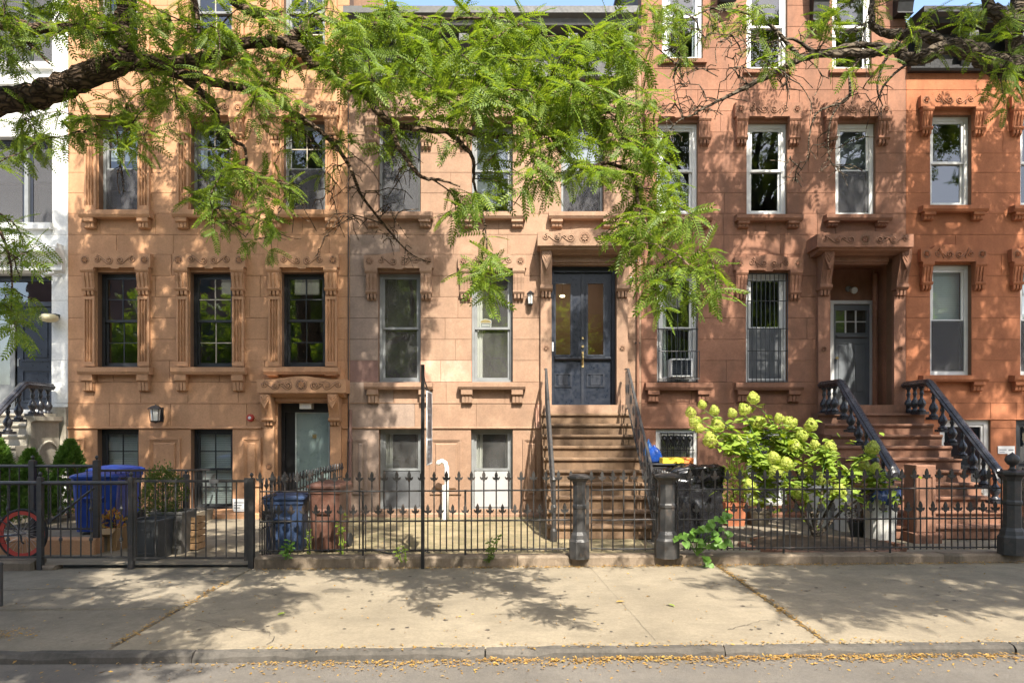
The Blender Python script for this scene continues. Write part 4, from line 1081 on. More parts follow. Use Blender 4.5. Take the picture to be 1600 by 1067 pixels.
for q0, q1 in ((563, 480), (628, 576)):
    q = MB().ring(ds + .1, dx1 - .15, pz(q0), pz(q1), .03, FY + .222, FY + .2395); q.cbox(ds + .17, dx1 - .22, FY + .225, FY + .2395, pz(q0) + .07, pz(q1) - .07, .012); q.build('door_panel', M['navy'], d)
MB().tube([(ds + .05, FY + .24, pz(572)), (ds + .05, FY + .19, pz(571)), (ds + .05, FY + .19, pz(560)), (ds + .05, FY + .24, pz(559))], .012, 8).build('handle', M['steel'], d)
MB().box(dx0 + .06, ds - .06, FY + .25, FY + .29, dz0 + .02, zt - .003).build('sidelight_panel', M['frame_grey'], H0)
mb = MB(); mb.add([(dx0 + .15, FY + .245, dz0 + .5), (ds - .15, FY + .245, dz0 + .5), (ds - .15, FY + .245, zt - .1), (dx0 + .15, FY + .245, zt - .1)], [(0, 1, 2, 3)]); mb.build('sidelight_glass', M['glass'], H0)
room(H0, a + .1, b - .1, 0, 12)
MB().box(a + .002, b - .002, FY + .36, FY + 10, 12.2, 12.3).build('roof', M['charcoal'], H0)
MB().box(px(80), b - .003, FY - .06, FY, pz(705), pz(636)).build('base_course', M['grey_stone'], H0)
# ------------------------------------------------------------------ stoops
def stoop(label, xl, xr, mat, y_top=12.93, run=0.262, rise=0.198, n=10, z_top=2.04, landing_z=None, name='stone_stoop', side_arch=False, z_floor=0.0):
    s = thing(name, label, 'stoop', ((xl + xr) / 2, 12, 0))
    def step(i, y1, z, x0, x1):
        mb = MB(); nose = .038
        # tread with a rounded nosing, riser below, worn edge
        mb.prism([(y1, z), (y1 - .0, z), (y1 - nose * .7, z), (y1 - nose, z - .018), (y1 - nose, z - .042), (y1 - nose * .35, z - .058), (y1 - nose * .3, z - .07), (y1, z - .085),
                  (y1, z - rise - .0), (y1 + run + .02, z - rise), (y1 + run + .02, z)], 'x', x0, x1)
        mb.build('step', mat, s)
    for i in range(n):
        step(i, y_top - run * i, z_top - rise * i - .001 * i, xl - .03, xr + .03)
    # landing and sill step up to the door
    MB().box(xl, xr, y_top + run + .021, FY - .1, z_top - rise, z_top - .002).build('landing', mat, s)
    # cheek body under the steps, following their slope
    prof = [(FY, -.2), (y_top - run * (n - 1) + .06, -.2)]
    for i in range(n - 1, -1, -1):
        y = y_top - run * i + .06; z = z_top - rise * (i + 1) - .01
        prof += [(y, z), (y + run - .005, z)]
    prof = prof[:-1] + [(FY - .1, z_top - rise - .01), (FY, z_top - rise - .01)]
    MB().prism(prof, 'x', xl + .03, xr - .03).build('cheek', mat, s)
    return s
S2 = stoop('worn brown stone stoop rising to the navy double doors', .58, 2.22, M['stoop2'])
MB().box(.62, 2.2, 12.95, FY - .08, 2.042, 2.20).build('door_step', M['tan'], S2)
S3 = stoop('reddish stone stoop with heavy black balustrades below the grey door', 5.82, 7.78, M['stoop3'])
MB().box(6.1, 7.5, 13.0, FY - .08, 2.042, 2.20).build('door_step', M['stoop3'], S3)
pr = MB().cbox(6.1, 6.4, 10.30, 10.62, .18, 1.2, .012).build('pier', M['stoop3'], S3)
MB().ring(6.14, 6.36, .42, 1.05, .025, 10.285, 10.2995).build('pier_panel', M['stoop3'], pr)
MB().cbox(6.03, 6.46, 10.23, 10.68, .0, .178, .02).build('pier_base', M['stoop3'], S3)
S0 = stoop('grey stone stoop of the white house with an arched side recess', -10.9, -8.85, M['grey_stone'])
MB().prism([(-8.86 + .0, 0), (-8.78, 0), (-8.78, 1.86), (-8.7, 1.9), (-8.7, 1.98), (-8.86, 1.98)], 'y', 12.45, FY - .1).build('side_wall', M['grey_stone'], S0)
arch = [(12.62, .4), (12.62, 1.2)] + [(12.92 - .3 * math.cos(a), 1.2 + .3 * math.sin(a)) for a in [math.pi * k / 12 for k in range(1, 12)]] + [(13.22, 1.2), (13.22, .4)]
MB().tube([(-8.775, y, z) for y, z in arch], .03, 6).build('arch_moulding', M['grey_stone'], S0)

# ------------------------------------------------------------------ cast balustrades on two of the stoops
BAL = [(.075, 0), (.075, .035), (.05, .045), (.04, .07), (.072, .12), (.078, .16), (.06, .21), (.03, .25), (.026, .30), (.042, .34), (.03, .37), (.03, .42), (.05, .44), (.05, .47)]
bal_mesh = None
def balustrade(label, x, y_back, y_turn, y_end, zt, ze, mat, group):
    """level stretch along the landing, then down the steps; heavy moulded handrail on turned balusters"""
    global bal_mesh
    t = thing('stoop_balustrade', label, 'railing', (x, (y_back + y_end) / 2, 0), group)
    prof = [(-.085, -.02), (-.05, -.07), (.05, -.07), (.085, -.02), (.085, .0), (.055, .025), (.05, .045), (.02, .06), (-.02, .06), (-.05, .045), (-.055, .025), (-.085, 0)]
    path = [(y_back, zt), (y_turn, zt), (y_turn - .08, zt - .03)]
    m = (ze - (zt - .03)) / (y_end - (y_turn - .08))
    path += [(y_end + .05, ze - m * .05 * -1), (y_end, ze - .05)]
    mb = MB(); vs = []
    for i, (y, z) in enumerate(path):
        for a, b in prof: vs.append((x + a, y, z + b))
    k = len(prof)
    fs = [(i * k + j, i * k + (j + 1) % k, (i + 1) * k + (j + 1) % k, (i + 1) * k + j) for i in range(len(path) - 1) for j in range(k)]
    fs += [tuple(range(k)), tuple((len(path) - 1) * k + j for j in range(k - 1, -1, -1))]
    mb.add(vs, fs); mb.build('handrail', mat, t)
    if bal_mesh is None: bal_mesh = MB().lathe(BAL, 0, 0, 10).mesh('baluster', mat, True)
    def put(y, zb):
        place(link('baluster', bal_mesh, t), t, (x, y, zb))
        MB().box(x - .09, x + .09, y - .09, y + .09, zb - .05, zb - .0015).build('baluster_foot', mat, t)
    y = y_back - .1
    while y > y_turn + .02: put(y, zt - .535); y -= .21
    y = y_turn - .16
    while y > y_end + .1:
        put(y, zt - .03 + m * (y - (y_turn - .08)) - .54); y -= .262
    return t
gB = 'black cast balustrades on the stoops'
balustrade('black cast balustrade running down beside the hydrangea', 6.0, 13.22, 12.5, 10.66, 2.60, 1.06, M['black_gloss'], gB)
balustrade('black cast balustrade between the red stoop steps and the white basement window', 7.62, 13.22, 12.5, 10.6, 2.60, 1.02, M['black_gloss'], gB)
balustrade('black cast balustrade on the grey stoop of the white house', -8.92, 13.22, 12.5, 10.6, 2.56, 1.0, M['black_gloss'], gB)

# thin iron railings of the middle stoop
def stair_rail(label, x, group):
    t = thing('stair_railing', label, 'railing', (x, 11.6, 0), group)
    zt, zb, y0, y1 = 2.86, 1.0, 12.75, 10.42
    m = (zt - zb) / (y0 - y1)
    mb = MB(); q = [(-.021, -.012), (.021, -.012), (.024, .006), (.01, .018), (-.01, .018), (-.024, .006)]
    vs = []
    for y, z in ((y0 + .3, zt + .02), (y0, zt), (y1, zb), (y1 - .06, zb - .1)):
        vs += [(x + a, y, z + b) for a, b in q]
    fs = [(i * 6 + j, i * 6 + (j + 1) % 6, (i + 1) * 6 + (j + 1) % 6, (i + 1) * 6 + j) for i in range(3) for j in range(6)] + [(5, 4, 3, 2, 1, 0), (18, 19, 20, 21, 22, 23)]
    mb.add(vs, fs); mb.build('handrail', M['iron_grey'], t)
    MB().tube([(x, y0 + .3, zt - .72), (x, y0, zt - .74), (x, y1, zb - .74)], .014, 5).build('lower_rail', M['iron'], t)
    y = y0 + .25; k = 0
    while y > y1 + .02:
        z = zt + m * (y - y0) if y < y0 else zt
        b = MB().tube([(x, y, z - .735), (x, y, z - .01)], .009, 5).build('baluster', M['iron'], t)
        if k % 2 == 0:
            c = MB(); zz = z - .36
            c.tube([(x, y + .045 * math.sin(a) * 1, zz + .10 * math.cos(a)) for a in [2 * math.pi * i / 10 for i in range(11)]], .007, 4)
            c.build('ring', M['iron'], b)
        y -= .131; k += 1
    nw = MB().lathe([(.055, 0), (.055, .2), (.04, .24), (.035, .5), (.05, .56), (.035, .6), (.03, .95), (.05, .98), (.03, 1.01)], x, y1 - .05, 8, 0.0).build('newel', M['iron'], t)
    return t
stair_rail('thin iron stair railing of the brown stoop on the sunlit wall side', .635, 'iron railings of the middle stoop')
stair_rail('thin iron stair railing of the brown stoop by the covered grill', 2.17, 'iron railings of the middle stoop')

# ------------------------------------------------------------------ cast iron fences with fleur-de-lis pickets
FL = [(0, 0), (.012, .0), (.014, .018), (.03, .016), (.044, .03), (.050, .052), (.044, .06), (.036, .052), (.026, .044), (.018, .056), (.022, .08), (.014, .105), (0, .135)]
FL = FL + [(-a, b) for a, b in FL[-2:0:-1]]
fin_mesh = MB().prism(FL, 'y', -.011, .011).mesh('finial', M['iron'])
def bar_mesh(h, r): return MB().tube([(0, 0, 0), (0, 0, h)], r, 6).mesh('picket', M['iron'])
tall_mesh, short_mesh = bar_mesh(.92, .0095), bar_mesh(.50, .0085)
def picket(t, x, y, zb, tall, rz=0, lean=0):
    o = place(link('picket', tall_mesh if tall else short_mesh, t), t, (x, y, zb), rz)
    f = place(link('finial', fin_mesh, o), o, (x, y, zb + (.9 if tall else .48)), rz + random.uniform(-.25, .25), random.uniform(.97, 1.04))
def spear_fence(label, xa, ya, xb, yb, group, z0f=lambda x: .13 + SLOPE * x * .5, half=True, name='iron_fence', n=None, hz=0.0):
    t = thing(name, label, 'fence' if 'gate' not in name else 'gate', ((xa + xb) / 2, (ya + yb) / 2, .1), group)
    L = math.hypot(xb - xa, yb - ya); ang = math.atan2(yb - ya, xb - xa)
    n = n or max(2, round(L / .158))
    P = lambda u: (xa + (xb - xa) * u, ya + (yb - ya) * u)
    for nm, zz, r in (('bottom_rail', .075, .011), ('middle_rail', .445, .012), ('top_rail', .83, .011)):
        pts = [(*P(i / 8), z0f(P(i / 8)[0]) + zz + hz + random.uniform(-.004, .004)) for i in range(9)]
        MB().tube(pts, r, 6).build(nm, M['iron'], t)
    for i in range(n + 1):
        x, y = P(i / n); picket(t, x, y, z0f(x) + .05 + hz, True, ang)
        if half and i < n:
            x, y = P((i + .5) / n); picket(t, x, y, z0f(x) + .05 + hz, False, ang)
    for u in (.33, .66):
        if L > 2:
            x, y = P(u); MB().tube([(x, y + .03, z0f(x) - .02), (x, y + .02, z0f(x) + .84)], .014, 6).build('stay', M['iron'], t)
    return t
gF = 'spear-topped iron fences along the pavement'
FYc = FENCE_Y + .08
spear_fence('long spear-topped iron fence in front of the mossy yard with the two bins', px(407, FYc), FYc, px(893, FYc), FYc, gF)
spear_fence('spear-topped iron fence in front of the hydrangea and the red stoop', px(1060, FYc), FYc, px(1566, FYc), FYc, gF)
spear_fence('spear-topped iron fence that runs back from the pavement beside the blue bin', -3.24, 8.85, -3.24, 13.0, gF, half=True, hz=-.1)
spear_fence('short spear-topped iron fence running back from the gate post beside the grill', 2.13, 8.9, 2.13, 10.3, gF, hz=-.06)
spear_fence('spear-topped iron fence that continues past the ball-topped post', px(1600, FYc), FYc, px(1900, FYc), FYc, gF)
spear_fence('narrow iron gate between two iron posts in front of the brown stoop', px(925, FYc), FYc, px(1026, FYc), FYc, None, name='iron_gate', half=False, n=6)
G = bpy.data.objects.get('iron_gate')
for p in (919, 1033):
    MB().box(px(p, FYc) - .02, px(p, FYc) + .02, FYc - .02, FYc + .02, .16, 1.03).build('gate_stile', M['iron_grey'], G)

def newel(label, p, ball=False, w=.105):
    x = px(p, FENCE_Y); t = thing('iron_gate_post', label, 'post', (x, FENCE_Y, .1), 'cast iron posts of the fence')
    zb = .10 + SLOPE * x
    prof = [(w * 1.28, 0), (w * 1.28, .22), (w * 1.1, .25), (w * 1.02, .30), (w * .82, .34), (w * .78, .62), (w * .86, .64), (w * .86, .67), (w * .78, .69), (w * .78, .93), (w * .95, .98), (w * 1.35, 1.02), (w * 1.35, 1.045), (w * .9, 1.065)]
    MB().lathe(prof, x, FENCE_Y, 8, zb).build('shaft', M['iron_grey'], t)
    if ball:
        MB().lathe([(.05, 0), (.03, .03), (.03, .06), (.055, .075), (.08, .11), (.085, .14), (.07, .18), (.03, .205), (.012, .22), (.0, .235)], x, FENCE_Y, 12, zb + 1.064).build('ball_finial', M['iron_grey'], t, True)
    return t
newel('octagonal iron gate post between the long spear fence and the narrow gate', 906)
newel('octagonal iron gate post in front of the covered grill', 1043, w=.125)
newel('iron post topped with a ball finial at the end of the hydrangea fence', 1583, ball=True, w=.13)

# stone plinths under the fence
pl = None
def plinth(label, xa, xb, group='brown stone plinths under the fence'):
    t = thing('fence_plinth', label, 'plinth', ((xa + xb) / 2, FENCE_Y, 0), group)
    x = xa
    while x < xb - .05:
        x1 = min(xb, x + random.uniform(1.3, 2.2)); n = 10; vs = []
        if xb - x1 < .4: x1 = xb
        for i in range(n + 1):
            u = x + .004 + (x1 - x - .008) * i / n; zt = .13 + SLOPE * u * .5; j = random.uniform(-.012, .012)
            vs += [(u, FENCE_Y + .2, -.2), (u, FENCE_Y + .2, zt), (u, FENCE_Y + .01, zt + j * .4), (u, FENCE_Y - .015 + j, zt - .022), (u, FENCE_Y - .02 + j, -.2)]
        fs = [(i * 5 + k, i * 5 + k + 1, (i + 1) * 5 + k + 1, (i + 1) * 5 + k) for i in range(n) for k in range(4)] + [(0, 1, 2, 3, 4), tuple(n * 5 + k for k in (4, 3, 2, 1, 0))]
        mb = MB(); mb.add(vs, fs); mb.build('plinth_stone', M['plinth'], t); x = x1
plinth('low mossy stone plinth under the long fence of the mossy yard', px(398, FENCE_Y), px(893, FENCE_Y))
plinth('stone sill under the narrow iron gate', px(893, FENCE_Y) + .001, px(1056, FENCE_Y))
plinth('low stone plinth under the fence by the hydrangea', px(1056, FENCE_Y) + .001, 12)

# ------------------------------------------------------------------ plain railing and gate before house one
LY = 8.78
def plain_run(t, xa, xb, y, zb, zt, step=.132, knots=True, r=.009, slant=0.0):
    n = max(1, round((xb - xa) / step))
    for i in range(1, n):
        x = xa + (xb - xa) * i / n
        o = MB().tube([(x, y, zb), (x, y, zt)], r, 5).build('picket', M['iron_grey'], t)
        if knots and i % 3 == 2:
            for zz in (zb + .23, zb + .62):
                c = MB(); c.lathe([(.009, -.05), (.014, -.035), (.009, -.03), (.022, -.012), (.022, .012), (.009, .03), (.014, .035), (.009, .05)], x, y, 6, zz); c.build('collar', M['iron_grey'], o)
def sqpost(t, x, y, zb, zt, w=.03, ball=True):
    p = MB().box(x - w, x + w, y - w, y + w, zb, zt).build('post', M['iron_grey'], t)
    if ball: MB().lathe([(w * 1.15, 0), (w * 1.15, .008), (.01, .015), (.012, .025), (.024, .045), (.024, .055), (.01, .075), (0, .08)], x, y, 8, zt).build('finial', M['iron_grey'], p)
def lx(p): return px(p, LY)
t = thing('picket_railing', 'plain dark grey picket railing with the red bicycle wheel behind it', 'railing', (lx(60), LY, 0))
for a, b in ((-120, 63), (64, 206)):
    MB().tube([(lx(a), LY, 1.055), (lx(b), LY, 1.055)], .026, 8).build('top_rail', M['iron_grey'], t)
    MB().box(lx(a), lx(b), LY - .012, LY + .012, .09, .115).build('bottom_rail', M['iron_grey'], t)
    plain_run(t, lx(a), lx(b), LY, .1, 1.05)
sqpost(t, lx(64), LY, -.12, 1.12, .031); sqpost(t, lx(206), LY, -.12, 1.12, .031)
MB().tube([(lx(146), LY + .03, .99), (lx(76), LY + .03, .55)], .016, 6).build('brace', M['iron_grey'], t)
t = thing('picket_gate', 'plain dark grey picket gate in front of the boxwood planter', 'gate', (lx(300), LY, 0))
MB().box(lx(211), lx(388), LY - .018, LY + .018, 1.065, 1.095).build('top_rail', M['iron_grey'], t)
MB().box(lx(211), lx(388), LY - .014, LY + .014, .08, .105).build('bottom_rail', M['iron_grey'], t)
for p in (211, 386): MB().box(lx(p) - .024, lx(p) + .024, LY - .021, LY + .021, .06, 1.12).build('stile', M['iron_grey'], t)
plain_run(t, lx(212), lx(386), LY, .1, 1.07, .125, knots=False)
MB().box(lx(329), lx(343), LY - .03, LY + .03, 1.055, 1.10).build('latch', M['steel'], t)
t = thing('iron_post', 'square dark iron hinge post between picket gate and spear fence', 'post', (lx(394), LY, 0))
sqpost(t, lx(394), LY, -.1, 1.11, .034)
# railing on the terrace wall behind
BY = 9.62
def bx(p): return px(p, BY)
t = thing('picket_railing', 'higher picket railing on the low terrace wall behind the blue bin', 'railing', (bx(100), BY, .2))
MB().tube([(bx(-60), BY, 1.225), (bx(152), BY, 1.225)], .022, 8).build('top_rail', M['iron_grey'], t)
MB().box(bx(-60), bx(152), BY - .012, BY + .012, .33, .355).build('bottom_rail', M['iron_grey'], t)
plain_run(t, bx(-60), bx(152), BY, .34, 1.22, .135)
for p in (52, 152): sqpost(t, bx(p), BY, .22, 1.30, .038)
t = thing('picket_railing', 'picket railing running from the terrace post towards the house wall', 'railing', (bx(152), 11, .2))
RX = bx(152)
MB().tube([(RX, BY + .06, 1.16), (RX, 13.2, .95)], .018, 6).build('top_rail', M['iron_grey'], t)
for i in range(1, 26):
    y = BY + .06 + (13.1 - BY) * i / 26; MB().tube([(RX, y, .05), (RX, y, 1.16 - .21 * (y - BY) / 3.6)], .009, 5).build('picket', M['iron_grey'], t)
GY = 10.1
t = thing('picket_railing', 'short picket railing behind the dark planters', 'railing', (px(250, GY), GY, 0))
MB().box(px(190, GY), px(292, GY), GY - .015, GY + .015, 1.0, 1.03).build('top_rail', M['iron_grey'], t)
MB().box(px(190, GY), px(292, GY), GY - .015, GY + .015, .1, .125).build('bottom_rail', M['iron_grey'], t)
plain_run(t, px(190, GY), px(292, GY), GY, .11, 1.01, .13); sqpost(t, px(292, GY), GY, 0, 1.07, .036)
# terrace wall
t = thing('terrace_wall', 'low orange-tan terrace wall under the blue bin and picket railing', 'wall', (bx(60), BY, 0))
MB().cbox(bx(-90), bx(157), BY - .12, BY + .1, -.1, .215, .015).build('wall_face', M['orange'], t)
MB().box(bx(-90), bx(157) - .002, BY + .102, FY - .02, -.1, .20).build('terrace_floor', M['concrete_l'], t)
t = thing('stone_block', 'worn grey kerb stone beneath the red bicycle wheel', 'stone block', (lx(40), LY, 0))
MB().cbox(lx(-60), lx(62) - .04, LY - .06, LY + .2, -.14, .06, .03).build('block', M['plinth'], t)
t = thing('stone_block', 'small worn stone beside the fence post next to the bicycle wheel', 'stone block', (lx(80), LY, 0))
MB().cbox(lx(68), lx(90), LY - .05, LY + .12, -.14, .0, .03).build('block', M['plinth'], t)
x = px(2, 7.0)
t = thing('metal_post', 'short dark grey metal post standing alone on the pavement', 'post', (x, 7.0, 0))
MB().tube([(x - .01, 7.0, -.15), (x - .01, 7.0, .36)], .028, 10).build('shaft', M['iron_grey'], t)
MB().lathe([(.034, 0), (.034, .012), (.02, .025), (0, .03)], x - .01, 7.0, 10, .36).build('cap', M['iron_grey'], t)

# ------------------------------------------------------------------ bicycle with red rims
WX, WY, WR = px(36, 9.2), 9.2, .345
t = thing('bicycle', 'black bicycle with red rims leaning inside the picket railing', 'bicycle', (WX - .5, WY, 0))
def wheel(cx, cz):
    mb = MB(); mb.tube([(cx + (WR - .02) * math.cos(a), WY, cz + (WR - .02) * math.sin(a)) for a in [2 * math.pi * k / 40 for k in range(41)]], .02, 8, False)
    ty = mb.build('tyre', M['tyre'], t, True)
    mb = MB(); vs = []
    for k in range(40):
        a = 2 * math.pi * k / 40
        for rr, yy in ((WR - .035, -.014), (WR - .085, -.010), (WR - .085, .010), (WR - .035, .014)): vs.append((cx + rr * math.cos(a), WY + yy, cz + rr * math.sin(a)))
    mb.add(vs, [(k * 4 + j, k * 4 + (j + 1) % 4, ((k + 1) % 40) * 4 + (j + 1) % 4, ((k + 1) % 40) * 4 + j) for k in range(40) for j in range(4)])
    mb.build('rim', M['red_plastic'], t)
    mb = MB()
    for k in range(24):
        a = 2 * math.pi * k / 24; s = .03 if k % 2 else -.03
        mb.tube([(cx + .02 * math.cos(a + .9), WY + s, cz + .02 * math.sin(a + .9)), (cx + (WR - .08) * math.cos(a), WY, cz + (WR - .08) * math.sin(a))], .0022, 3, False)
    tag(mb.build('spokes', M['steel'], t), kind='stuff')
    MB().tube([(cx, WY - .045, cz), (cx, WY + .045, cz)], [.018, .018], 8).build('hub', M['steel'], t)
wheel(WX, .335); wheel(WX - 1.02, .335)
mb = MB()
bb = (WX - .43, WY, .29); st = (WX - .58, WY, .80); hd = (WX - .93, WY, .83); hub = (WX, WY, .335)
for a, b, r in ((bb, st, .016), (st, hd, .016), (bb, (hd[0], WY, .70), .018), ((hd[0] - .02, WY, .9), (hd[0] + .02, WY, .66), .019)): mb.tube([a, b], r, 8)
for s in (-.05, .05):
    mb.tube([(bb[0], WY + s * .5, bb[2]), (hub[0], WY + s, hub[2])], .009, 6); mb.tube([(st[0], WY + s * .3, st[2] - .06), (hub[0], WY + s, hub[2])], .008, 6)
    mb.tube([(hd[0] + .02, WY + s, .66), (WX - 1.02, WY + s, .335)], .011, 6)
mb.build('frame', M['black_gloss'], t)
mb = MB(); mb.prism([(st[0] - .14, .93), (st[0] + .14, .94), (st[0] + .12, .98), (st[0] - .1, .965)], 'y', WY - .06, WY + .06); mb.tube([(st[0], WY, .8), (st[0] - .02, WY, .94)], .012, 6); mb.build('saddle', M['tyre'], t)
MB().tube([(hd[0], WY - .28, 1.0), (hd[0] - .04, WY - .05, 1.02), (hd[0] - .02, WY, .9), (hd[0] - .04, WY + .05, 1.02), (hd[0], WY + .28, 1.0)], .012, 6).build('handlebar', M['black_gloss'], t)
mb = MB(); mb.tube([(bb[0], WY - .07, bb[2]), (bb[0] + .1, WY - .07, bb[2] - .14)], .01, 6); mb.tube([(bb[0], WY + .07, bb[2]), (bb[0] - .1, WY + .07, bb[2] + .14)], .01, 6)
mb.lathe([(.09, -.004), (.09, .004)], 0, 0, 24); v = mb.v[-48:]; mb.v[-48:] = [(bb[0] + p[0], WY - .05 + p[2], bb[2] + p[1]) for p in v]
mb.build('crank', M['iron_grey'], t)
mb = MB(); mb.tube([(hub[0], WY - .04, hub[2] + .035), (bb[0], WY - .05, bb[2] + .09)], .004, 4); mb.tube([(hub[0] + .02, WY - .04, hub[2] - .09), (bb[0], WY - .05, bb[2] - .09)], .004, 4); mb.tube([(hub[0], WY - .04, hub[2]), (hub[0] + .02, WY - .045, hub[2] - .1), (hub[0] + .05, WY - .045, hub[2] - .12)], .012, 6)
mb.build('chain', M['iron'], t)

# ------------------------------------------------------------------ bins, planters and what stands in the yards
def wheelie(label, x, y, w, d, h, mat, z0=.03, rz=0, group=None, wheels=True):
    t = thing('wheeled_bin', label, 'bin', (0, 0, 0), group)
    mb = MB(); k = .82
    lo = [(-w / 2 * k, -d / 2 * k), (w / 2 * k, -d / 2 * k), (w / 2 * k, d / 2 * k), (-w / 2 * k, d / 2 * k)]
    hi = [(-w / 2, -d / 2), (w / 2, -d / 2), (w / 2, d / 2), (-w / 2, d / 2)]
    def oc(r, c): return [(sx * (r[0] - (c if e else 0)), sy * (r[1] - (0 if e else c))) for sx, sy, e in ((-1, -1, 0), (-1, -1, 1), (1, -1, 1), (1, -1, 0), (1, 1, 0), (1, 1, 1), (-1, 1, 1), (-1, 1, 0))]
    lv = [(oc((w / 2 * k, d / 2 * k), .05), .03), (oc((w / 2 * .95, d / 2 * .95), .05), h * .80), (oc((w / 2 * .96, d / 2 * .96), .05), h * .82), (oc((w / 2 * 1.0, d / 2), .05), h * .83), (oc((w / 2 * 1.0, d / 2), .05), h * .90), (oc((w / 2 * .98, d / 2 * .98), .05), h * .92)]
    vs = [(a, b, z) for r, z in lv for a, b in r]
    fs = [(i * 8 + j, i * 8 + (j + 1) % 8, (i + 1) * 8 + (j + 1) % 8, (i + 1) * 8 + j) for i in range(len(lv) - 1) for j in range(8)] + [tuple(range(7, -1, -1)), tuple((len(lv) - 1) * 8 + j for j in range(8))]
    mb.add(vs, fs); mb.build('body', mat, t)
    L = MB(); o1 = oc((w / 2 * 1.07, d / 2 * 1.07), .05); o2 = oc((w / 2 * .96, d / 2 * .96), .06); o3 = oc((w / 2 * .5, d / 2 * .5), .06)
    lv = [(o1, h * .905), (o1, h * .935), (o2, h * .965), (o3, h)]
    vs = [(a, b, z) for r, z in lv for a, b in r]
    L.add(vs, [(i * 8 + j, i * 8 + (j + 1) % 8, (i + 1) * 8 + (j + 1) % 8, (i + 1) * 8 + j) for i in range(3) for j in range(8)] + [tuple(range(7, -1, -1)), tuple(24 + j for j in range(8))])
    L.build('lid', mat, t)
    MB().tube([(-w / 2 * .8, d / 2 + .07, h * .9), (w / 2 * .8, d / 2 + .07, h * .9)], .016, 6).build('handle', mat, t)
    MB().prism([(-d / 2 * .92 - .035, h * .58), (-d / 2 * .88, h * .62), (-d / 2 * .88, h * .50), (-d / 2 * .92 - .02, h * .54)], 'x', -w * .22, w * .22).build('grip', mat, t)
    if wheels:
        for s in (-1, 1): MB().tube([(s * w * .40, d / 2 * .8, .10), (s * w * .48, d / 2 * .8, .10)], .10, 14).build('wheel', M['tyre'], t)
    t.location = (x, y, z0); t.rotation_euler.z = rz
    return t
gW = 'wheeled bins in the front yards'
wheelie('bright blue recycling bin standing on the low terrace wall', bx(117), 10.25, .62, .62, .90, M['bin_blue'], .215, R(12), gW)
wheelie('second blue recycling bin with a dented lid, behind the planters', px(182, 11.2), 11.2, .62, .6, .95, M['bin_blue'], .201, R(-4), gW)
wheelie('dull navy blue wheeled bin behind the spear fence', px(450, 9.6), 9.6, .54, .56, .82, M['bin_navy'], .04, R(4), gW)
wheelie('brown wheeled bin behind the spear fence', px(516, 9.7), 9.72, .46, .56, .98, M['bin_brown'], .04, R(-6), gW)
# planters
def planter(label, x, y, w, h, mat, z0=0.0):
    t = thing('planter_box', label, 'planter', (x, y, z0), 'square dark planters behind the gate')
    mb = MB(); a, b = w / 2 * .9, w / 2
    vs = [(x + sx * r, y + sy * r, z0 + z) for r, z in ((a, 0.0), (b, h), (b - .04, h), (b - .06, h - .06)) for sx, sy in ((-1, -1), (1, -1), (1, 1), (-1, 1))]
    mb.add(vs, [(i * 4 + j, i * 4 + (j + 1) % 4, (i + 1) * 4 + (j + 1) % 4, (i + 1) * 4 + j) for i in range(3) for j in range(4)] + [(3, 2, 1, 0)])
    mb.build('box', mat, t)
    MB().ring(x - w / 2 * .74, x + w / 2 * .74, z0 + h * .14, z0 + h * .84, .03, y - b - .006, y - a + .02).build('front_panel', mat, t)
    MB().ring(x - b - .012, x + b + .012, y - b - .012, y + b + .012, .055, z0 + h, z0 + h + .03).build('rim', mat, t)
    r = KIDS[t.name][-1].data
    for v in r.vertices: v.co = (v.co.x, v.co.z, v.co.y)
    MB().box(x - b + .05, x + b - .05, y - b + .05, y + b - .05, z0 + h - .065, z0 + h - .05).build('soil', M['soil'], t)
    return t
planter('charcoal square planter nearest the gate post', px(228, 9.15), 9.28, .42, .50, M['planter'])
planter('grey-brown square planter holding the tall boxwood', px(266, 9.6), 9.72, .44, .56, M['planter2'])
t = thing('wooden_crate', 'tall slatted wooden crate beside the gate', 'crate', (px(301, 9.9), 9.9, 0))
cx = px(301, 9.9)
for k in range(5): MB().cbox(cx - .13, cx + .13, 9.78, 9.80, .02 + .095 * k, .10 + .095 * k, .004).build('slat', M['wood'], t)
for k in range(5): MB().box(cx - .13, cx + .13, 10.02, 10.04, .02 + .095 * k, .10 + .095 * k).build('slat', M['wood'], t)
for s in (-1, 1):
    for k in range(5): MB().box(cx + s * .12 - .008, cx + s * .12 + .008, 9.805, 10.015, .02 + .095 * k, .10 + .095 * k).build('slat', M['wood'], t)
    MB().box(cx + s * .10 - .015, cx + s * .10 + .015, 9.802, 9.822, .0, .49).build('corner_post', M['wood'], t)
t = thing('cardboard_box', 'open brown cardboard box with yellow plants beside the blue bin', 'box', (px(172, 9.9), 9.95, .2))
x = px(172, 9.9)
MB().ring(x - .16, x + .16, 9.8, 10.1, .012, .0, .32).build('sides', M['card'], t)
for v in KIDS[t.name][-1].data.vertices: v.co = (v.co.x, v.co.z, v.co.y)
MB().box(x - .145, x + .145, 9.815, 10.085, .01, .03).build('bottom', M['card'], t)
MB().prism([(9.8, .321), (9.70, .25), (9.705, .245), (9.806, .312)], 'x', x - .15, x + .15).build('flap', M['card'], t)

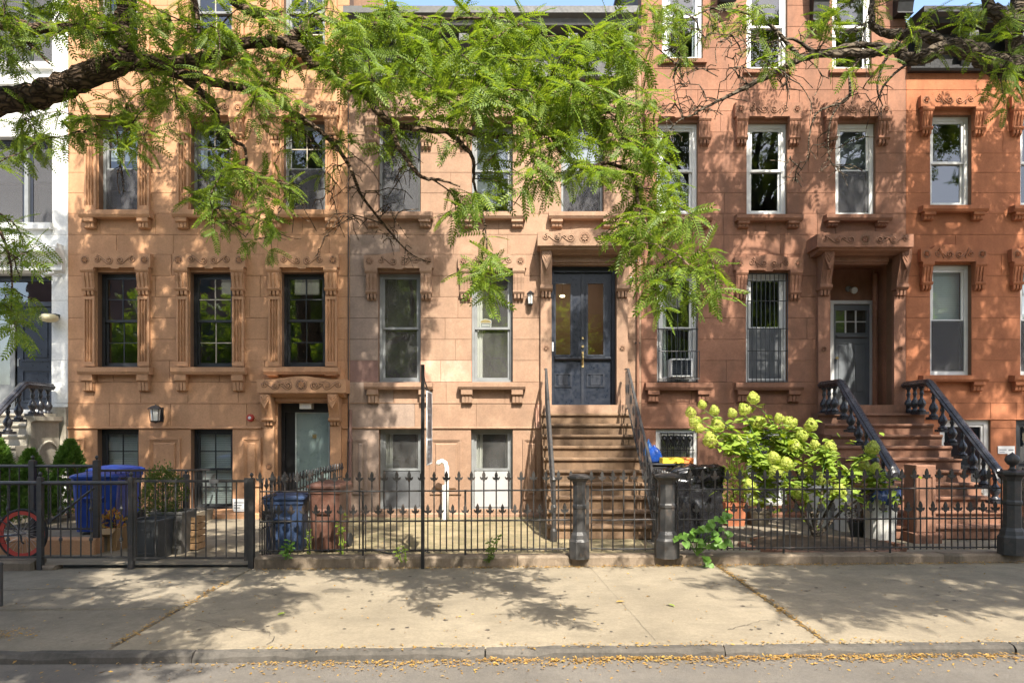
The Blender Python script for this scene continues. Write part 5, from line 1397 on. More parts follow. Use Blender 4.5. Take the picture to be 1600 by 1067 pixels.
# grill under its black cover
t = thing('covered_grill', 'barbecue grill wrapped in a wrinkled black cover behind the gate post', 'grill', (px(1083, 10.6), 10.6, .03))
gx = px(1082, 10.6); nx, nz = 96, 60; vs = []
for j in range(nz + 1):
    v = j / nz
    for i in range(nx):
        a = 2 * math.pi * i / nx; c, s = math.cos(a), math.sin(a)
        sq = 1 / max(abs(c), abs(s)) ** .8
        w = .47 + .03 * math.sin(a * 3) if v > .55 else .44 - .04 * (1 - v)
        d = .30
        z = 1.16 * min(1, v / .9)
        top = max(0, (v - .86) / .14)
        shrink = 1 - top * .98
        fold = .014 * math.sin(a * 7 + 3 * v) * v + .006 * math.sin(a * 15 - 4 * v) + .012 * math.sin(v * 9 + a * 2.3) * (v > .6)
        z += (.05 * math.sin(a + 2.6) + .02 * math.sin(a * 4 + v * 3)) * max(0, v - .5) * 2 * (1 - top * .6)
        if c < -.35 and v > .4: w *= .98 + .10 * (v - .4)
        vs.append((gx + c * sq * (w + fold) * shrink, 10.6 + s * sq * (d + fold) * shrink, .03 + max(0, z)))
from mathutils import noise as mnoise
def wrinkle(p):
    p = Vector(p); q = Vector((p.x * 5.5, p.y * 5.5, p.z * (2.2 if p.z < .85 else 6.5)))
    f = abs(mnoise.noise(q)) * .085 + abs(mnoise.noise(q * 2.3 + Vector((7, 3, 1)))) * .04
    o = Vector((p.x - gx, p.y - 10.6, 0)); o = o.normalized() if o.length > .02 else Vector((0, 0, 1))
    if p.z > .95: o = (o + Vector((0, 0, 1.5))).normalized()
    return p + o * (f - .05) * min(1, p.z * 3)
vs = [wrinkle(p) for p in vs]
fs = [(j * nx + i, j * nx + (i + 1) % nx, (j + 1) * nx + (i + 1) % nx, (j + 1) * nx + i) for j in range(nz) for i in range(nx)]
mb = MB(); mb.add(vs, fs); mb.build('cover', M['bag_black'], t, True)
MB().box(gx - .36, gx + .36, 10.42, 10.78, .3, 1.05).build('grill_body', M['black'], t)
t = thing('printed_box', 'flat yellow and orange box lying on the covered grill', 'box', (px(1058, 10.6), 10.6, 1.25))
MB().cbox(px(1034, 10.6), px(1067, 10.6), 10.48, 10.72, 1.215, 1.30, .006).build('carton', M['yellow'], t)
MB().cbox(px(1067, 10.6) + .001, px(1082, 10.6), 10.478, 10.722, 1.214, 1.301, .006).build('orange_end', M['orange_card'], t)
# tall black box behind the stoop rail with blue bags on it
t = thing('storage_box', 'tall black storage bin between the brown stoop and the grill', 'bin', (2.48, 11.7, 0))
MB().cbox(2.28, 2.72, 11.45, 11.95, .03, 1.12, .02).build('body', M['black'], t)
MB().cbox(2.26, 2.74, 11.43, 11.97, 1.121, 1.17, .02).build('lid', M['black'], t)
def bag(name, label, cx, cy, z0, rx, ry, h, mat, seed, cat='bag'):
    rnd = random.Random(seed); ph = [rnd.uniform(0, 6) for _ in range(6)]
    prof = [0.0, .62, .95, 1.04, 1.0, .86, .62, .30, .16, .22, .05]; zs = [0, .0, .1, .3, .5, .66, .8, .88, .92, 1.0, 1.0]
    n = 26; vs = []
    for r, z in zip(prof, zs):
        for k in range(n):
            a = 2 * math.pi * k / n
            q = r * (1 + .14 * math.sin(3 * a + ph[0] + z * 5) + .10 * math.sin(7 * a + ph[1] + z * 11) + .06 * math.sin(11 * a + ph[2] - z * 17))
            vs.append((cx + rx * q * math.cos(a), cy + ry * q * math.sin(a), z0 + h * z))
    mb = MB(); mb.add(vs, [(i * n + k, i * n + (k + 1) % n, (i + 1) * n + (k + 1) % n, (i + 1) * n + k) for i in range(len(prof) - 1) for k in range(n)])
    return tag(mb.build(name, mat, None, True), label, cat)
bag('plastic_bag', 'crumpled blue plastic bag on the black storage bin by the stoop rail', 2.42, 11.62, 1.17, .12, .12, .30, M['bag_blue'], 3)
bag('plastic_bag', 'small light blue plastic bag tucked high against the stoop railing', 2.36, 11.8, 1.171, .075, .08, .40, M['bag_light'], 8)
# trash cans by the third stoop
def can(label, x, y, w, h, z0=.03):
    t = thing('ribbed_trash_can', label, 'bin', (x, y, z0), 'grey-white ribbed trash cans')
    n = 48; vs = []
    for z, k in ((0, .84), (.03, .85), (h * .86, .97), (h * .88, 1.04), (h * .97, 1.04), (h, 1.0), (h * .97, .95), (h * .5, .9)):
        for i in range(n):
            a = 2 * math.pi * i / n; rib = (1 + .018 * (1 if i % 4 < 2 else -1)) if .02 < z < h * .87 else 1
            c, s = math.cos(a), math.sin(a); sq = 1 / (abs(c) ** 4 + abs(s) ** 4) ** .25
            vs.append((x + c * sq * w / 2 * k * rib, y + s * sq * w / 2 * k * rib, z0 + z))
    mb = MB(); mb.add(vs, [(j * n + i, j * n + (i + 1) % n, (j + 1) * n + (i + 1) % n, (j + 1) * n + i) for j in range(7) for i in range(n)] + [tuple(range(n - 1, -1, -1))])
    mb.build('body', M['bin_white'], t)
    for s in (-1, 1): MB().tube([(x + s * w * .53, y - .07, z0 + h * .84), (x + s * w * .60, y - .06, z0 + h * .8), (x + s * w * .60, y + .06, z0 + h * .8), (x + s * w * .53, y + .07, z0 + h * .84)], .012, 5).build('handle', M['bin_white'], t)
    return t
c1 = can('ribbed grey-white trash can lined with a dark blue bag beside the red stoop', px(1379, 10.4), 10.45, .43, .74)
can('ribbed grey-white trash can in the shade under the hydrangea', px(1325, 11.6), 11.6, .44, .72)
can('ribbed grey-white trash can half hidden behind hydrangea leaves and the other cans', px(1290, 12.0), 12.1, .5, .72)
x, y = px(1379, 10.4), 10.45
n = 36; vs = []
for k, (q, z) in enumerate(((.80, .70), (1.06, .80), (1.16, .74), (1.20, .62))):
    for i in range(n):
        a = 2 * math.pi * i / n; c, s = math.cos(a), math.sin(a); sq = 1 / (abs(c) ** 4 + abs(s) ** 4) ** .25
        dz = (.05 * math.sin(a * 5) + .035 * math.sin(a * 11 + 1) + (.05 if c > .3 else -.02)) * (k > 1); f = 1 + .03 * math.sin(a * 13 + k) + .02 * math.sin(a * 21 + 2 * k)
        vs.append((x + c * sq * .215 * q * f, y + s * sq * .215 * q * f, .03 + z + dz))
mb = MB(); mb.add(vs, [(j * n + i, j * n + (i + 1) % n, (j + 1) * n + (i + 1) % n, (j + 1) * n + i) for j in range(3) for i in range(n)])
tag(mb.build('bin_liner', M['bag_navy'], None, True), 'dark blue bin liner folded over the rim of the ribbed can', 'bag')
mb = MB().cbox(px(1340, 10.5), px(1392, 10.5), 10.3, 10.62, .845, .885, .008)
tag(mb.build('wooden_board', M['wood'], None), 'flat pale board laid across the top of the lined trash can', 'board')
t = thing('plant_pot', 'dark pot with dry brown plants between the trash cans', 'pot', (px(1340, 10.9), 10.9, 0))
MB().lathe([(.09, 0), (.13, .22), (.145, .22), (.145, .25), (.12, .25), (.11, .2)], px(1340, 10.9), 10.9, 14, .03).build('pot', M['planter'], t, False)
# pots by the wall of house three
def pot(label, x, y, r, h, mat, z0=.03, square=True):
    t = thing('flower_pot', label, 'pot', (x, y, z0), 'flower pots by the red-brown wall')
    n = 4 if square else 16; rr = r * (1.3 if square else 1)
    MB().lathe([(rr * .8, 0), (rr * .95, h * .82), (rr * 1.06, h * .83), (rr * 1.06, h), (rr * .96, h), (rr * .93, h * .85)], x, y, n, z0).build('pot', mat, t)
    MB().lathe([(rr * .9, h * .88), (rr * .9, h * .9)], x, y, n, z0).build('soil', M['soil'], t)
    return t
pot('square terracotta pot beside the covered grill', px(1147, 12.2), 12.2, .20, .42, M['terracotta'])
pot('low grey stone pot between terracotta pot and hydrangea', px(1184, 12.3), 12.3, .20, .27, M['concrete_l'])

# ------------------------------------------------------------------ pole with hanging house sign
x = px(661.5, 8.62); PY = 8.62
t = thing('sign_pole', 'tall thin black sign pole standing at the fence of the mossy yard', 'pole', (x, PY, 0))
MB().box(x - .021, x + .021, PY - .021, PY + .021, -.02, 2.56).build('pole', M['black'], t)
MB().box(x - .012, x + .012, PY + .022, PY + .62, 2.26, 2.285).build('arm', M['black'], t)
MB().tube([(x, PY + .022, 2.48), (x, PY + .22, 2.36), (x, PY + .45, 2.29)], .01, 5).build('brace', M['black'], t)
sx = x + .045
t = thing('hanging_sign', 'mauve-grey hanging sign with a white border, turned edge-on', 'sign', (sx, PY + .3, 1.7))
def xr(z0, z1, y0, y1, w, xa, xb):
    m = MB().ring(y0, y1, z0, z1, w, xa, xb); m.v = [(p[1], p[0], p[2]) for p in m.v]; return m
MB().box(sx - .004, sx + .004, PY + .065, PY + .575, 1.30, 2.22).build('board', M['sign_dark'], t)
xr(1.285, 2.235, PY + .05, PY + .59, .018, sx - .0055, sx + .0055).build('border', M['sign_white'], t)
MB().box(sx - .006, sx + .006, PY + .08, PY + .56, 1.60, 1.625).build('divider', M['sign_white'], t)
for k, (z, l) in enumerate(((2.0, .3), (1.92, .36), (1.84, .22), (1.5, .3), (1.44, .2), (1.38, .26))):
    MB().box(sx - .005, sx + .005, PY + .12, PY + .12 + l, z, z + .03).build('print_line', M['sign_grey'], t)
for yy in (.12, .5): MB().tube([(sx, PY + yy, 2.235), (sx - .03, PY + yy, 2.275)], .006, 4).build('hook', M['black'], t)

# ------------------------------------------------------------------ small fixtures on the fronts
def lantern(label, cx, zt, zb, w, y, mat, glass):
    t = thing('wall_lantern', label, 'lamp', (cx, y, (zt + zb) / 2), 'wall lanterns')
    h = zt - zb; yc = y - w * .75
    MB().box(cx - w * .3, cx + w * .3, y - .02, y, zb + h * .1, zt - h * .1).build('back_plate', mat, t)
    MB().tube([(cx, y - .02, zt - h * .12), (cx, yc, zt + h * .02), (cx, yc, zt - h * .1)], .012, 6).build('arm', mat, t)
    MB().lathe([(.012, .0), (w * .25, -.02 * h), (w * .56, -.17 * h), (w * .60, -.2 * h), (w * .56, -.21 * h)], cx, yc, 6, zt).build('cap', mat, t)
    MB().lathe([(w * .38, -.21 * h), (w * .30, -.84 * h)], cx, yc, 6, zt).build('glass', glass, t)
    MB().lathe([(w * .38, -.84 * h), (w * .36, -.90 * h), (w * .12, -.96 * h), (.0, -1.0 * h)], cx, yc, 6, zt).build('base', mat, t)
    for k in range(6):
        a = 2 * math.pi * (k + .5) / 6
        MB().tube([(cx + w * .46 * math.cos(a), yc + w * .46 * math.sin(a), zt - .2 * h), (cx + w * .36 * math.cos(a), yc + w * .36 * math.sin(a), zt - .86 * h)], .007, 4).build('glazing_bar', mat, t)
    return t
lantern('small black carriage lantern beside the navy double doors', px(829.5), pz(457), pz(480), .14, FY, M['black'], M['lamp_glass'])
lantern('square black lantern over the basement windows of the orange-tan house', px(251), pz(634), pz(662), .24, FY, M['black'], M['lamp_glass'])
t = thing('alarm_bell', 'round red and white alarm bell on the orange-tan wall by the hood', 'alarm', (px(392.5), FY, pz(653)))
for r, y0, y1, mm in ((.075, -.045, 0, 'red_plastic'), (.05, -.06, -.0455, 'red_plastic'), (.03, -.064, -.0605, 'white')):
    MB().tube([(px(392.5), FY + y1, pz(653)), (px(392.5), FY + y0, pz(653))], [r, r * .9], 18).build('dome' if r > .04 else 'cap', M[mm], t)
MB().tube([(px(398), FY - .01, pz(655)), (px(404), FY - .015, pz(656)), (px(411), FY - .015, pz(660))], .01, 5).build('conduit', M['orange'], t)
t = thing('doorway_light', 'pale square ceiling light under the hood of the ground-floor door', 'lamp', (px(477), FY + .1, pz(633)))
MB().cbox(px(468), px(487), FY + .02, FY + .19, pz(639), pz(630), .01).build('diffuser', M['lamp_glass'], t)
t = thing('security_camera', 'white bullet security camera on the corner of the white house', 'camera', (px(90), FY, pz(430)))
MB().tube([(px(90), FY - .12, pz(429)), (px(84), FY - .30, pz(436))], .042, 10).build('body', M['white'], t)
MB().tube([(px(96), FY, pz(431)), (px(92), FY - .08, pz(432)), (px(89), FY - .15, pz(431))], .016, 6).build('bracket', M['white'], t)
t = thing('floodlight', 'dome floodlight with a yellowed cover beside the navy door', 'lamp', (px(88), FY, pz(500)))
MB().lathe([(.10, 0), (.155, -.03), (.16, -.09), (.13, -.13), (.05, -.15)], px(88), FY - .2, 16, pz(494)).build('cover', M['amber'], t, True)
MB().box(px(88) - .08, px(88) + .08, FY - .12, FY, pz(497), pz(492)).build('bracket', M['black'], t)
t = thing('door_light', 'white spotlight over the grey door', 'lamp', (px(1331), Y3, pz(455)))
MB().tube([(p3x(1331), Y3, p3z(453)), (p3x(1332), Y3 - .12, p3z(456))], [.05, .07], 10).build('spot', M['white'], t)
MB().tube([(p3x(1326), Y3, p3z(452)), (p3x(1326), Y3 - .03, p3z(452))], .06, 10).build('base_plate', M['frame_grey'], t)
t = thing('door_camera', 'small dark camera on the wall beside the double doors', 'camera', (px(987), FY, pz(438)))
MB().tube([(px(987), FY, pz(437)), (px(986), FY - .11, pz(440))], [.03, .045], 10).build('body', M['black'], t)
MB().lathe([(.04, 0), (.03, .03), (0, .04)], px(986), FY - .1, 10, pz(437)).build('dome', M['steel'], t)
t = thing('intercom', 'white intercom plate beside the navy doors', 'intercom', (px(864), FY, pz(543)))
MB().box(px(863), px(865.5), FY - .11, FY - .092, pz(550), pz(536)).build('plate', M['white'], t)
def pipe(label, x, pts, r, mat, name='drainpipe', cat='pipe'):
    t = thing(name, label, cat, (x, FY, 3)); MB().tube(pts, r, 8).build('pipe', mat, t); return t
t = pipe('dark drainpipe down the seam between the tan and red-brown houses', px(997), [(px(997), FY - .05, 8.5), (px(997), FY - .05, .05)], .028, M['stoop3'])
for z in (7, 5, 3.4, 1.8): MB().box(px(997) - .045, px(997) + .045, FY - .055, FY, z, z + .03).build('strap', M['iron'], t)
t = pipe('thin black cable pipe down the seam beside the orange-tan house', px(545.5), [(px(545.5), FY - .02, 8.4), (px(545.5), FY - .02, 2.4), (px(546), FY - .03, 1.9), (px(544), FY - .03, .6)], .011, M['iron'], 'cable_pipe')
MB().tube([(px(541), FY - .015, pz(515)), (px(541), FY - .015, pz(600))], .01, 5).build('branch', M['orange'], t)
t = pipe('purplish downpipe on the tan house beside the white-door entrance', px(549), [(px(549.5), FY - .05, pz(640)), (px(549.5), FY - .06, pz(690)), (px(548), FY - .06, .02)], .03, M['tan_purple'], 'downpipe')
MB().lathe([(.045, 0), (.045, .05)], px(549.5), FY - .06, 10, pz(690)).build('collar', M['tan_purple'], t)
y = 12.9
t = thing('vent_pipe', 'white gooseneck vent pipe standing in the mossy yard', 'pipe', (px(697, y), y, 0))
vx = px(699, y)
MB().tube([(vx - .17, y - .02, pz(726, y)), (vx - .15, y - .02, pz(722.5, y)), (vx - .09, y, pz(720.5, y)), (vx - .03, y, pz(723, y)), (vx, y, pz(731, y)), (vx, y, .03)], .045, 10).build('pipe', M['pvc'], t, True)
MB().tube([(vx - .03, y, pz(758, y)), (vx - .03, y, .03)], .06, 10).build('sleeve', M['pvc'], t)
t = thing('notice', 'small white printed notice on the orange-tan basement wall by the gate', 'notice', (px(376), FY, pz(788)))
MB().box(px(366), px(385), FY - .045, FY - .03, pz(799), pz(779)).build('plate', M['sign_white'], t)
for k in range(3): MB().box(px(368), px(383 - 3 * k), FY - .0465, FY - .0455, pz(786 + 4 * k), pz(784 + 4 * k)).build('print_line', M['sign_grey'], t)
t = thing('wall_notice', 'white plate with small grey print beside the dark basement window', 'notice', (px(1572), FY, pz(706)))
MB().box(px(1560), px(1586), FY - .015, FY, pz(709), pz(697)).build('plate', M['sign_white'], t)
MB().box(px(1575), px(1586), FY - .015, FY, pz(714), pz(709) - .002).build('lower_plate', M['sign_white'], t)
for a, b, c, d in ((1562, 1573, 703.5, 702), (1576, 1584, 704.5, 702), (1562, 1570, 707, 706)): MB().box(px(a), px(b), FY - .0165, FY - .0155, pz(c), pz(d)).build('print_line', M['sign_grey'], t)
MB().box(px(1579), px(1582), FY - .0165, FY - .0155, pz(712.5), pz(710.5)).build('print_mark', M['sign_grey'], t)
# shield-shaped alarm sticker on the inside of the dusty window
yS = FY + .2
t = thing('window_sticker', 'shield-shaped white and gold alarm sticker on the dusty window', 'sticker', (px(759), yS, pz(506)))
sh = [(750, 500), (751, 498), (756, 496.2), (759, 495.8), (763, 496.6), (768, 498), (768.5, 500), (768, 510), (766, 512.5), (752.5, 512.5), (750.5, 510)]
MB().prism([(px(a), pz(b)) for a, b in sh], 'y', yS - .004, yS).build('shield', M['sign_white'], t)
MB().prism([(px(a), pz(b)) for a, b in ((751.2, 502.4), (751.2, 500), (755, 497.6), (759, 496.8), (764, 497.8), (767.4, 500), (767.4, 502.4))], 'y', yS - .006, yS - .0045).build('gold_band', M['gold'], t)
MB().prism([(px(a), pz(b)) for a, b in ((751.6, 503.2), (767, 503.2), (766.8, 509.5), (765, 511.6), (753.4, 511.6), (752, 509.5))], 'y', yS - .006, yS - .0045).build('grey_field', M['sign_grey'], t)
MB().box(px(753), px(765.4), yS - .0075, yS - .0065, pz(507), pz(505.2)).build('print_line', M['sign_white'], t)

# window guards of house three
def vbars(t, x0, x1, n, y, z0, z1, r=.008, nm='bar'):
    for i in range(n + 1):
        x = x0 + (x1 - x0) * i / n; MB().tube([(x, y, z0), (x, y, z1)], r, 5).build(nm, M['black'], t)
t = thing('window_guard', 'tall black bar guard over the shaded parlour window, without air conditioner', 'window guard', (px(1200), FY - .03, pz(510)))
vbars(t, px(1169), px(1231), 9, FY - .02, pz(597), pz(428), .008)
for q in (597, 595, 549, 514, 471, 440, 429): MB().box(px(1168), px(1232), FY - .03, FY - .014, pz(q) - .008, pz(q) + .008).build('cross_bar', M['black'], t)
t = thing('window_guard', 'black bar guard with a projecting basket round the air conditioner', 'window guard', (px(1060), FY - .03, pz(510)))
vbars(t, px(1029), px(1090), 2, FY - .02, pz(598), pz(428), .009)
vbars(t, px(1030), px(1088), 9, FY - .06, pz(596), pz(515), .006)
for q in (515, 597): MB().box(px(1028), px(1091), FY - .07, FY - .014, pz(q) - .008, pz(q) + .008).build('cross_bar', M['black'], t)
yb = FY - .34
vbars(t, px(1029, yb), px(1094, yb), 9, yb, pz(592, yb), pz(549, yb), .006)
for q in (592, 549):
    MB().tube([(px(1031), FY - .02, pz(q)), (px(1029, yb), yb, pz(q, yb)), (px(1094, yb), yb, pz(q, yb)), (px(1089), FY - .02, pz(q))], .009, 5).build('basket_rail', M['black'], t)
for i in range(1, 6): MB().tube([(px(1031) + (px(1089) - px(1031)) * i / 6, FY - .02, pz(592)), (px(1029, yb) + (px(1094, yb) - px(1029, yb)) * i / 6, yb, pz(592, yb))], .006, 4).build('bottom_bar', M['black'], t)
t = thing('air_conditioner', 'window air conditioner with a dark slatted front in the guard basket', 'air conditioner', (px(1063), FY - .05, pz(576)))
a0, a1, b0, b1, ya = px(1046), px(1079), pz(590), pz(562), FY - .2
MB().ring(a0, a1, b0, b1, .025, ya, FY + .2).build('casing', M['white'], t)
MB().box(a0 + .02, a1 - .02, ya + .05, ya + .06, b0 + .02, b1 - .02).build('coil', M['frame_grey'], t)
for k in range(8): MB().box(a0 + .026, a1 - .026, ya + .005, ya + .03, b0 + .035 + .036 * k, b0 + .055 + .036 * k).build('slat', M['navy'], t)
for k in range(1, 4): MB().box(a0 + (a1 - a0) * k / 4 - .005, a0 + (a1 - a0) * k / 4 + .005, ya + .001, ya + .0045, b0 + .026, b1 - .026).build('grille_bar', M['frame_grey'], t)
t = thing('window_guard', 'ornamental black bar guard over the small white basement window', 'window guard', (px(1058), FY - .02, pz(695)))
vbars(t, px(1034), px(1084), 5, FY + .0, pz(788), pz(676), .009)
for q in (677, 703, 740): MB().box(px(1032), px(1086), FY - .01, FY + .01, pz(q) - .008, pz(q) + .008).build('cross_bar', M['black'], t)
for i in range(5):
    cx = px(1039 + 10 * i)
    MB().tube([(cx + .05 * math.sin(a) * (1 if math.cos(a) > 0 else .8), FY - .012, pz(690) + .12 * math.cos(a)) for a in [2 * math.pi * k / 14 for k in range(15)]], .009, 5).build('oval', M['black'], t)
    MB().tube([(cx, FY - .012, pz(682)), (cx, FY - .02, pz(686)), (cx, FY - .012, pz(690))], [.01, .028, .01], 6).build('knob', M['black'], t)
# ------------------------------------------------------------------ street trees: limbs traced in depth, twigs, pinnate leaves
def P3(p, q, y): return Vector((px(p, y), y, pz(q, y)))

def smooth_path(pts, rs, sub=5, jit=0.012):
    out = []; ro = []
    n = len(pts)
    for i in range(n - 1):
        p0, p1, p2, p3 = pts[max(0, i - 1)], pts[i], pts[i + 1], pts[min(n - 1, i + 2)]
        for k in range(sub):
            t = k / sub
            q = 0.5 * ((2 * p1) + (p2 - p0) * t + (2 * p0 - 5 * p1 + 4 * p2 - p3) * t * t + (3 * p1 - p0 - 3 * p2 + p3) * t ** 3)
            r = rs[i] + (rs[i + 1] - rs[i]) * t
            out.append(q + Vector((random.uniform(-1, 1), random.uniform(-1, 1), random.uniform(-1, 1))) * min(jit, r * .35)); ro.append(r)
    out.append(pts[-1].copy()); ro.append(rs[-1])
    return out, ro

def frond_template(n, L, ll, lw, droop=0.25):
    """pinnate leaf: leaflets in pairs along a drooping midrib; one end leaflet"""
    vs = []; fs = []
    def leaflet(bx, bz, ang, s, l):
        c, si = math.cos(ang), math.sin(ang) * s
        px_, py_ = -si, c
        d = (c, si)
        b = len(vs)
        w = lw / 2
        vs.extend([(bx, 0, bz), (bx + d[0] * l * .45 + px_ * w, d[1] * l * .45 + py_ * w, bz + .12 * l), (bx + d[0] * l, d[1] * l, bz - .12 * l), (bx + d[0] * l * .45 - px_ * w, d[1] * l * .45 - py_ * w, bz + .02 * l)])
        fs.append((b, b + 1, b + 2)); fs.append((b, b + 2, b + 3))
    for i in range(n):
        u = (i + .8) / (n + .5); x = L * u; z = -droop * L * u * u
        l = ll * (1 - .45 * abs(u - .45) ** 1.3)
        for s in (-1, 1): leaflet(x, z, R(62 - 12 * u), s, l)
    leaflet(L * .98, -droop * L, 0.02, 1, ll * .8)
    b = len(vs); w = .0016
    for u in (0, .35, .7, 1): vs.extend([(L * u, -w, -droop * L * u * u), (L * u, w, -droop * L * u * u)])
    for k in range(3):
        a = b + 2 * k; fs.append((a, a + 1, a + 3)); fs.append((a, a + 3, a + 2))
    return np.array(vs), np.array(fs)

FR_V, FR_F = frond_template(9, .165, .038, .0135)
CO_V, CO_F = frond_template(4, .24, .11, .042)

class Tree:
    def __init__(s, label, loc, bark):
        s.t = thing('street_tree', label, 'tree', loc, None); s.bark = bark
        s.nodes = []; s.twig = MB(); s.fr = []; s.n_tw = 0
    def limb(s, spec, name='limb', n=10, ridge=0.0, sub=6):
        pts = [P3(*a[:3]) if len(a) == 4 else Vector(a[:3]) for a in (x[:4] if len(x) == 4 else x for x in spec)]
        return pts
    def add(s, pts, rs, name='limb', n=9, sub=6, jit=.012, rough=.10):
        q, r = smooth_path(pts, rs, sub, jit)
        MB().tube(q, r, n, True, rough).build(name, s.bark, s.t, True)
        s.nodes += [(a, b) for a, b in zip(q, r)]
    def grow_to(s, target, r0=.007, droop=.15, bare=False, every=.03, fs=1.0, start=None):
        """a twig from the nearest wood to the target, leaves along its outer part"""
        if start is None:
            cand = sorted(s.nodes, key=lambda a: (a[0] - target).length + random.uniform(0, .25) + max(0, target.z - a[0].z) * .3)[:6]
            a, rad = random.choice(cand[:3])
        else: a = start
        L = (target - a).length
        if L < .05: return
        k = max(4, int(L / .08)); pts = []
        side = Vector((random.uniform(-1, 1), random.uniform(-1, 1), random.uniform(-.3, .8))) * L * .16
        for i in range(k + 1):
            u = i / k
            p = a.lerp(target, u) + side * math.sin(u * math.pi) + Vector((0, 0, droop * L * math.sin(u * math.pi) * .6))
            p += Vector((random.uniform(-1, 1), random.uniform(-1, 1), random.uniform(-1, 1))) * .014
            pts.append(p)
        rr = [max(.0034 if bare else .002, min(r0, .004 + L * .005) * (1 - .7 * i / k)) for i in range(k + 1)]
        s.twig.tube(pts, rr, 4 if rr[0] < .006 else 5, False)
        s.nodes += [(p, .004) for p in pts[k // 3::2]]
        if bare:
            for i in range(k // 4, k, 3):
                d = Vector((random.uniform(-1, 1), random.uniform(-.7, .7), random.uniform(-1, .5))).normalized() * random.uniform(.05, .16)
                s.twig.tube([pts[i], pts[i] + d * .5 + Vector((0, 0, -.008)), pts[i] + d + Vector((0, 0, -.03))], [.0042, .0036, .0024], 3, False)
            return
        i0 = int(k * .35)
        d = 0; last = pts[i0]
        for i in range(i0, k + 1):
            seg = pts[i] - pts[max(0, i - 1)]
            for _ in range(max(1, round(seg.length / every))):
                out = Vector((random.gauss(0, 1), random.gauss(0, .8), random.gauss(-.35, .55)))
                out = out - seg.normalized() * out.dot(seg.normalized()) * .55 + seg.normalized() * .5
                s.fr.append((pts[i] + Vector((random.uniform(-.01, .01),) * 3), out.normalized(), fs * random.uniform(.7, 1.15)))
    def cluster(s, p, q, y, rx, ry, n, dy=.5, fs=1.0, every=.027, bare=False, droop=.15):
        for _ in range(n):
            while True:
                a, b = random.uniform(-1, 1), random.uniform(-1, 1)
                if a * a + b * b < 1: break
            s.grow_to(P3(p + a * rx, q + b * ry, y + random.uniform(-dy, dy)), fs=fs, every=every, bare=bare, droop=droop)
    def finish(s, crown_clumps, leafmat_, n_single=290):
        tag(s.twig.build('twigs', s.bark, s.t), kind='stuff')
        fr = s.fr
        pos = np.array([f[0] for f in fr]); d = np.array([f[1] for f in fr]); sc = np.array([f[2] for f in fr])
        up = np.array([0, -.35, 1.0]) + rng.normal(0, .5, (len(fr), 3))
        T = frames(pos, d, up, sc)
        # nearest and lowest hanging leaves stay single leaves
        order = np.argsort(pos[:, 1] + pos[:, 2] * .9 + rng.uniform(0, .4, len(fr)))
        single, rest = order[:n_single], order[n_single:]
        me = bpy.data.meshes.new('leaf'); me.from_pydata([tuple(v) for v in FR_V], [], [tuple(int(i) for i in f) for f in FR_F]); me.materials.append(leafmat_)
        for i in single:
            o = link('leaf', me, s.t)
            m4 = Matrix.Identity(4)
            for r_ in range(3):
                for c_ in range(4): m4[r_][c_] = float(T[i, r_, c_])
            o.parent = None; o.matrix_parent_inverse = Matrix.Identity(4); o.matrix_basis = m4
            o.parent = s.t; o.matrix_parent_inverse = WM(s.t).inverted()
        V, F = scatter(FR_V, FR_F, T[rest])
        tag(big_mesh('foliage', V, F, leafmat_, s.t), kind='stuff')
        # the crown above
        P = []; 
        for (c, r, n) in crown_clumps:
            g = rng.normal(0, 1, (n, 3)); g /= np.linalg.norm(g, axis=1, keepdims=True)
            P.append(np.array(c) + g * (r * rng.uniform(.25, 1, (n, 1))) * np.array([1.15, 1.15, .75]))
        if P:
            P = np.concatenate(P); P = P[P[:, 2] > 1.76 + .66 * P[:, 1] + .35]; P = P[P[:, 2] > 3.6]
            d = rng.normal(0, 1, P.shape); d[:, 2] -= .3
            T = frames(P, d, np.array([0, 0, 1.0]) + rng.normal(0, .6, P.shape), rng.uniform(.8, 1.3, len(P)))
            V, F = scatter(CO_V, CO_F, T)
            tag(big_mesh('crown', V, F, leafmat_, s.t), kind='stuff')

def sun_lands(p):
    """where the shade of point p falls: ('wall', photo px, photo py) or ('ground', x, y)"""
    t = (FY - p[1]) / SUN_DIR.y; q = Vector(p) + SUN_DIR * t
    if q.z > 0: return ('wall', 801 + q.x * 80.04, 669 - (q.z - EYE) * 80.04)
    t = p[2] / -SUN_DIR.z; q = Vector(p) + SUN_DIR * t
    return ('ground', q.x, q.y)

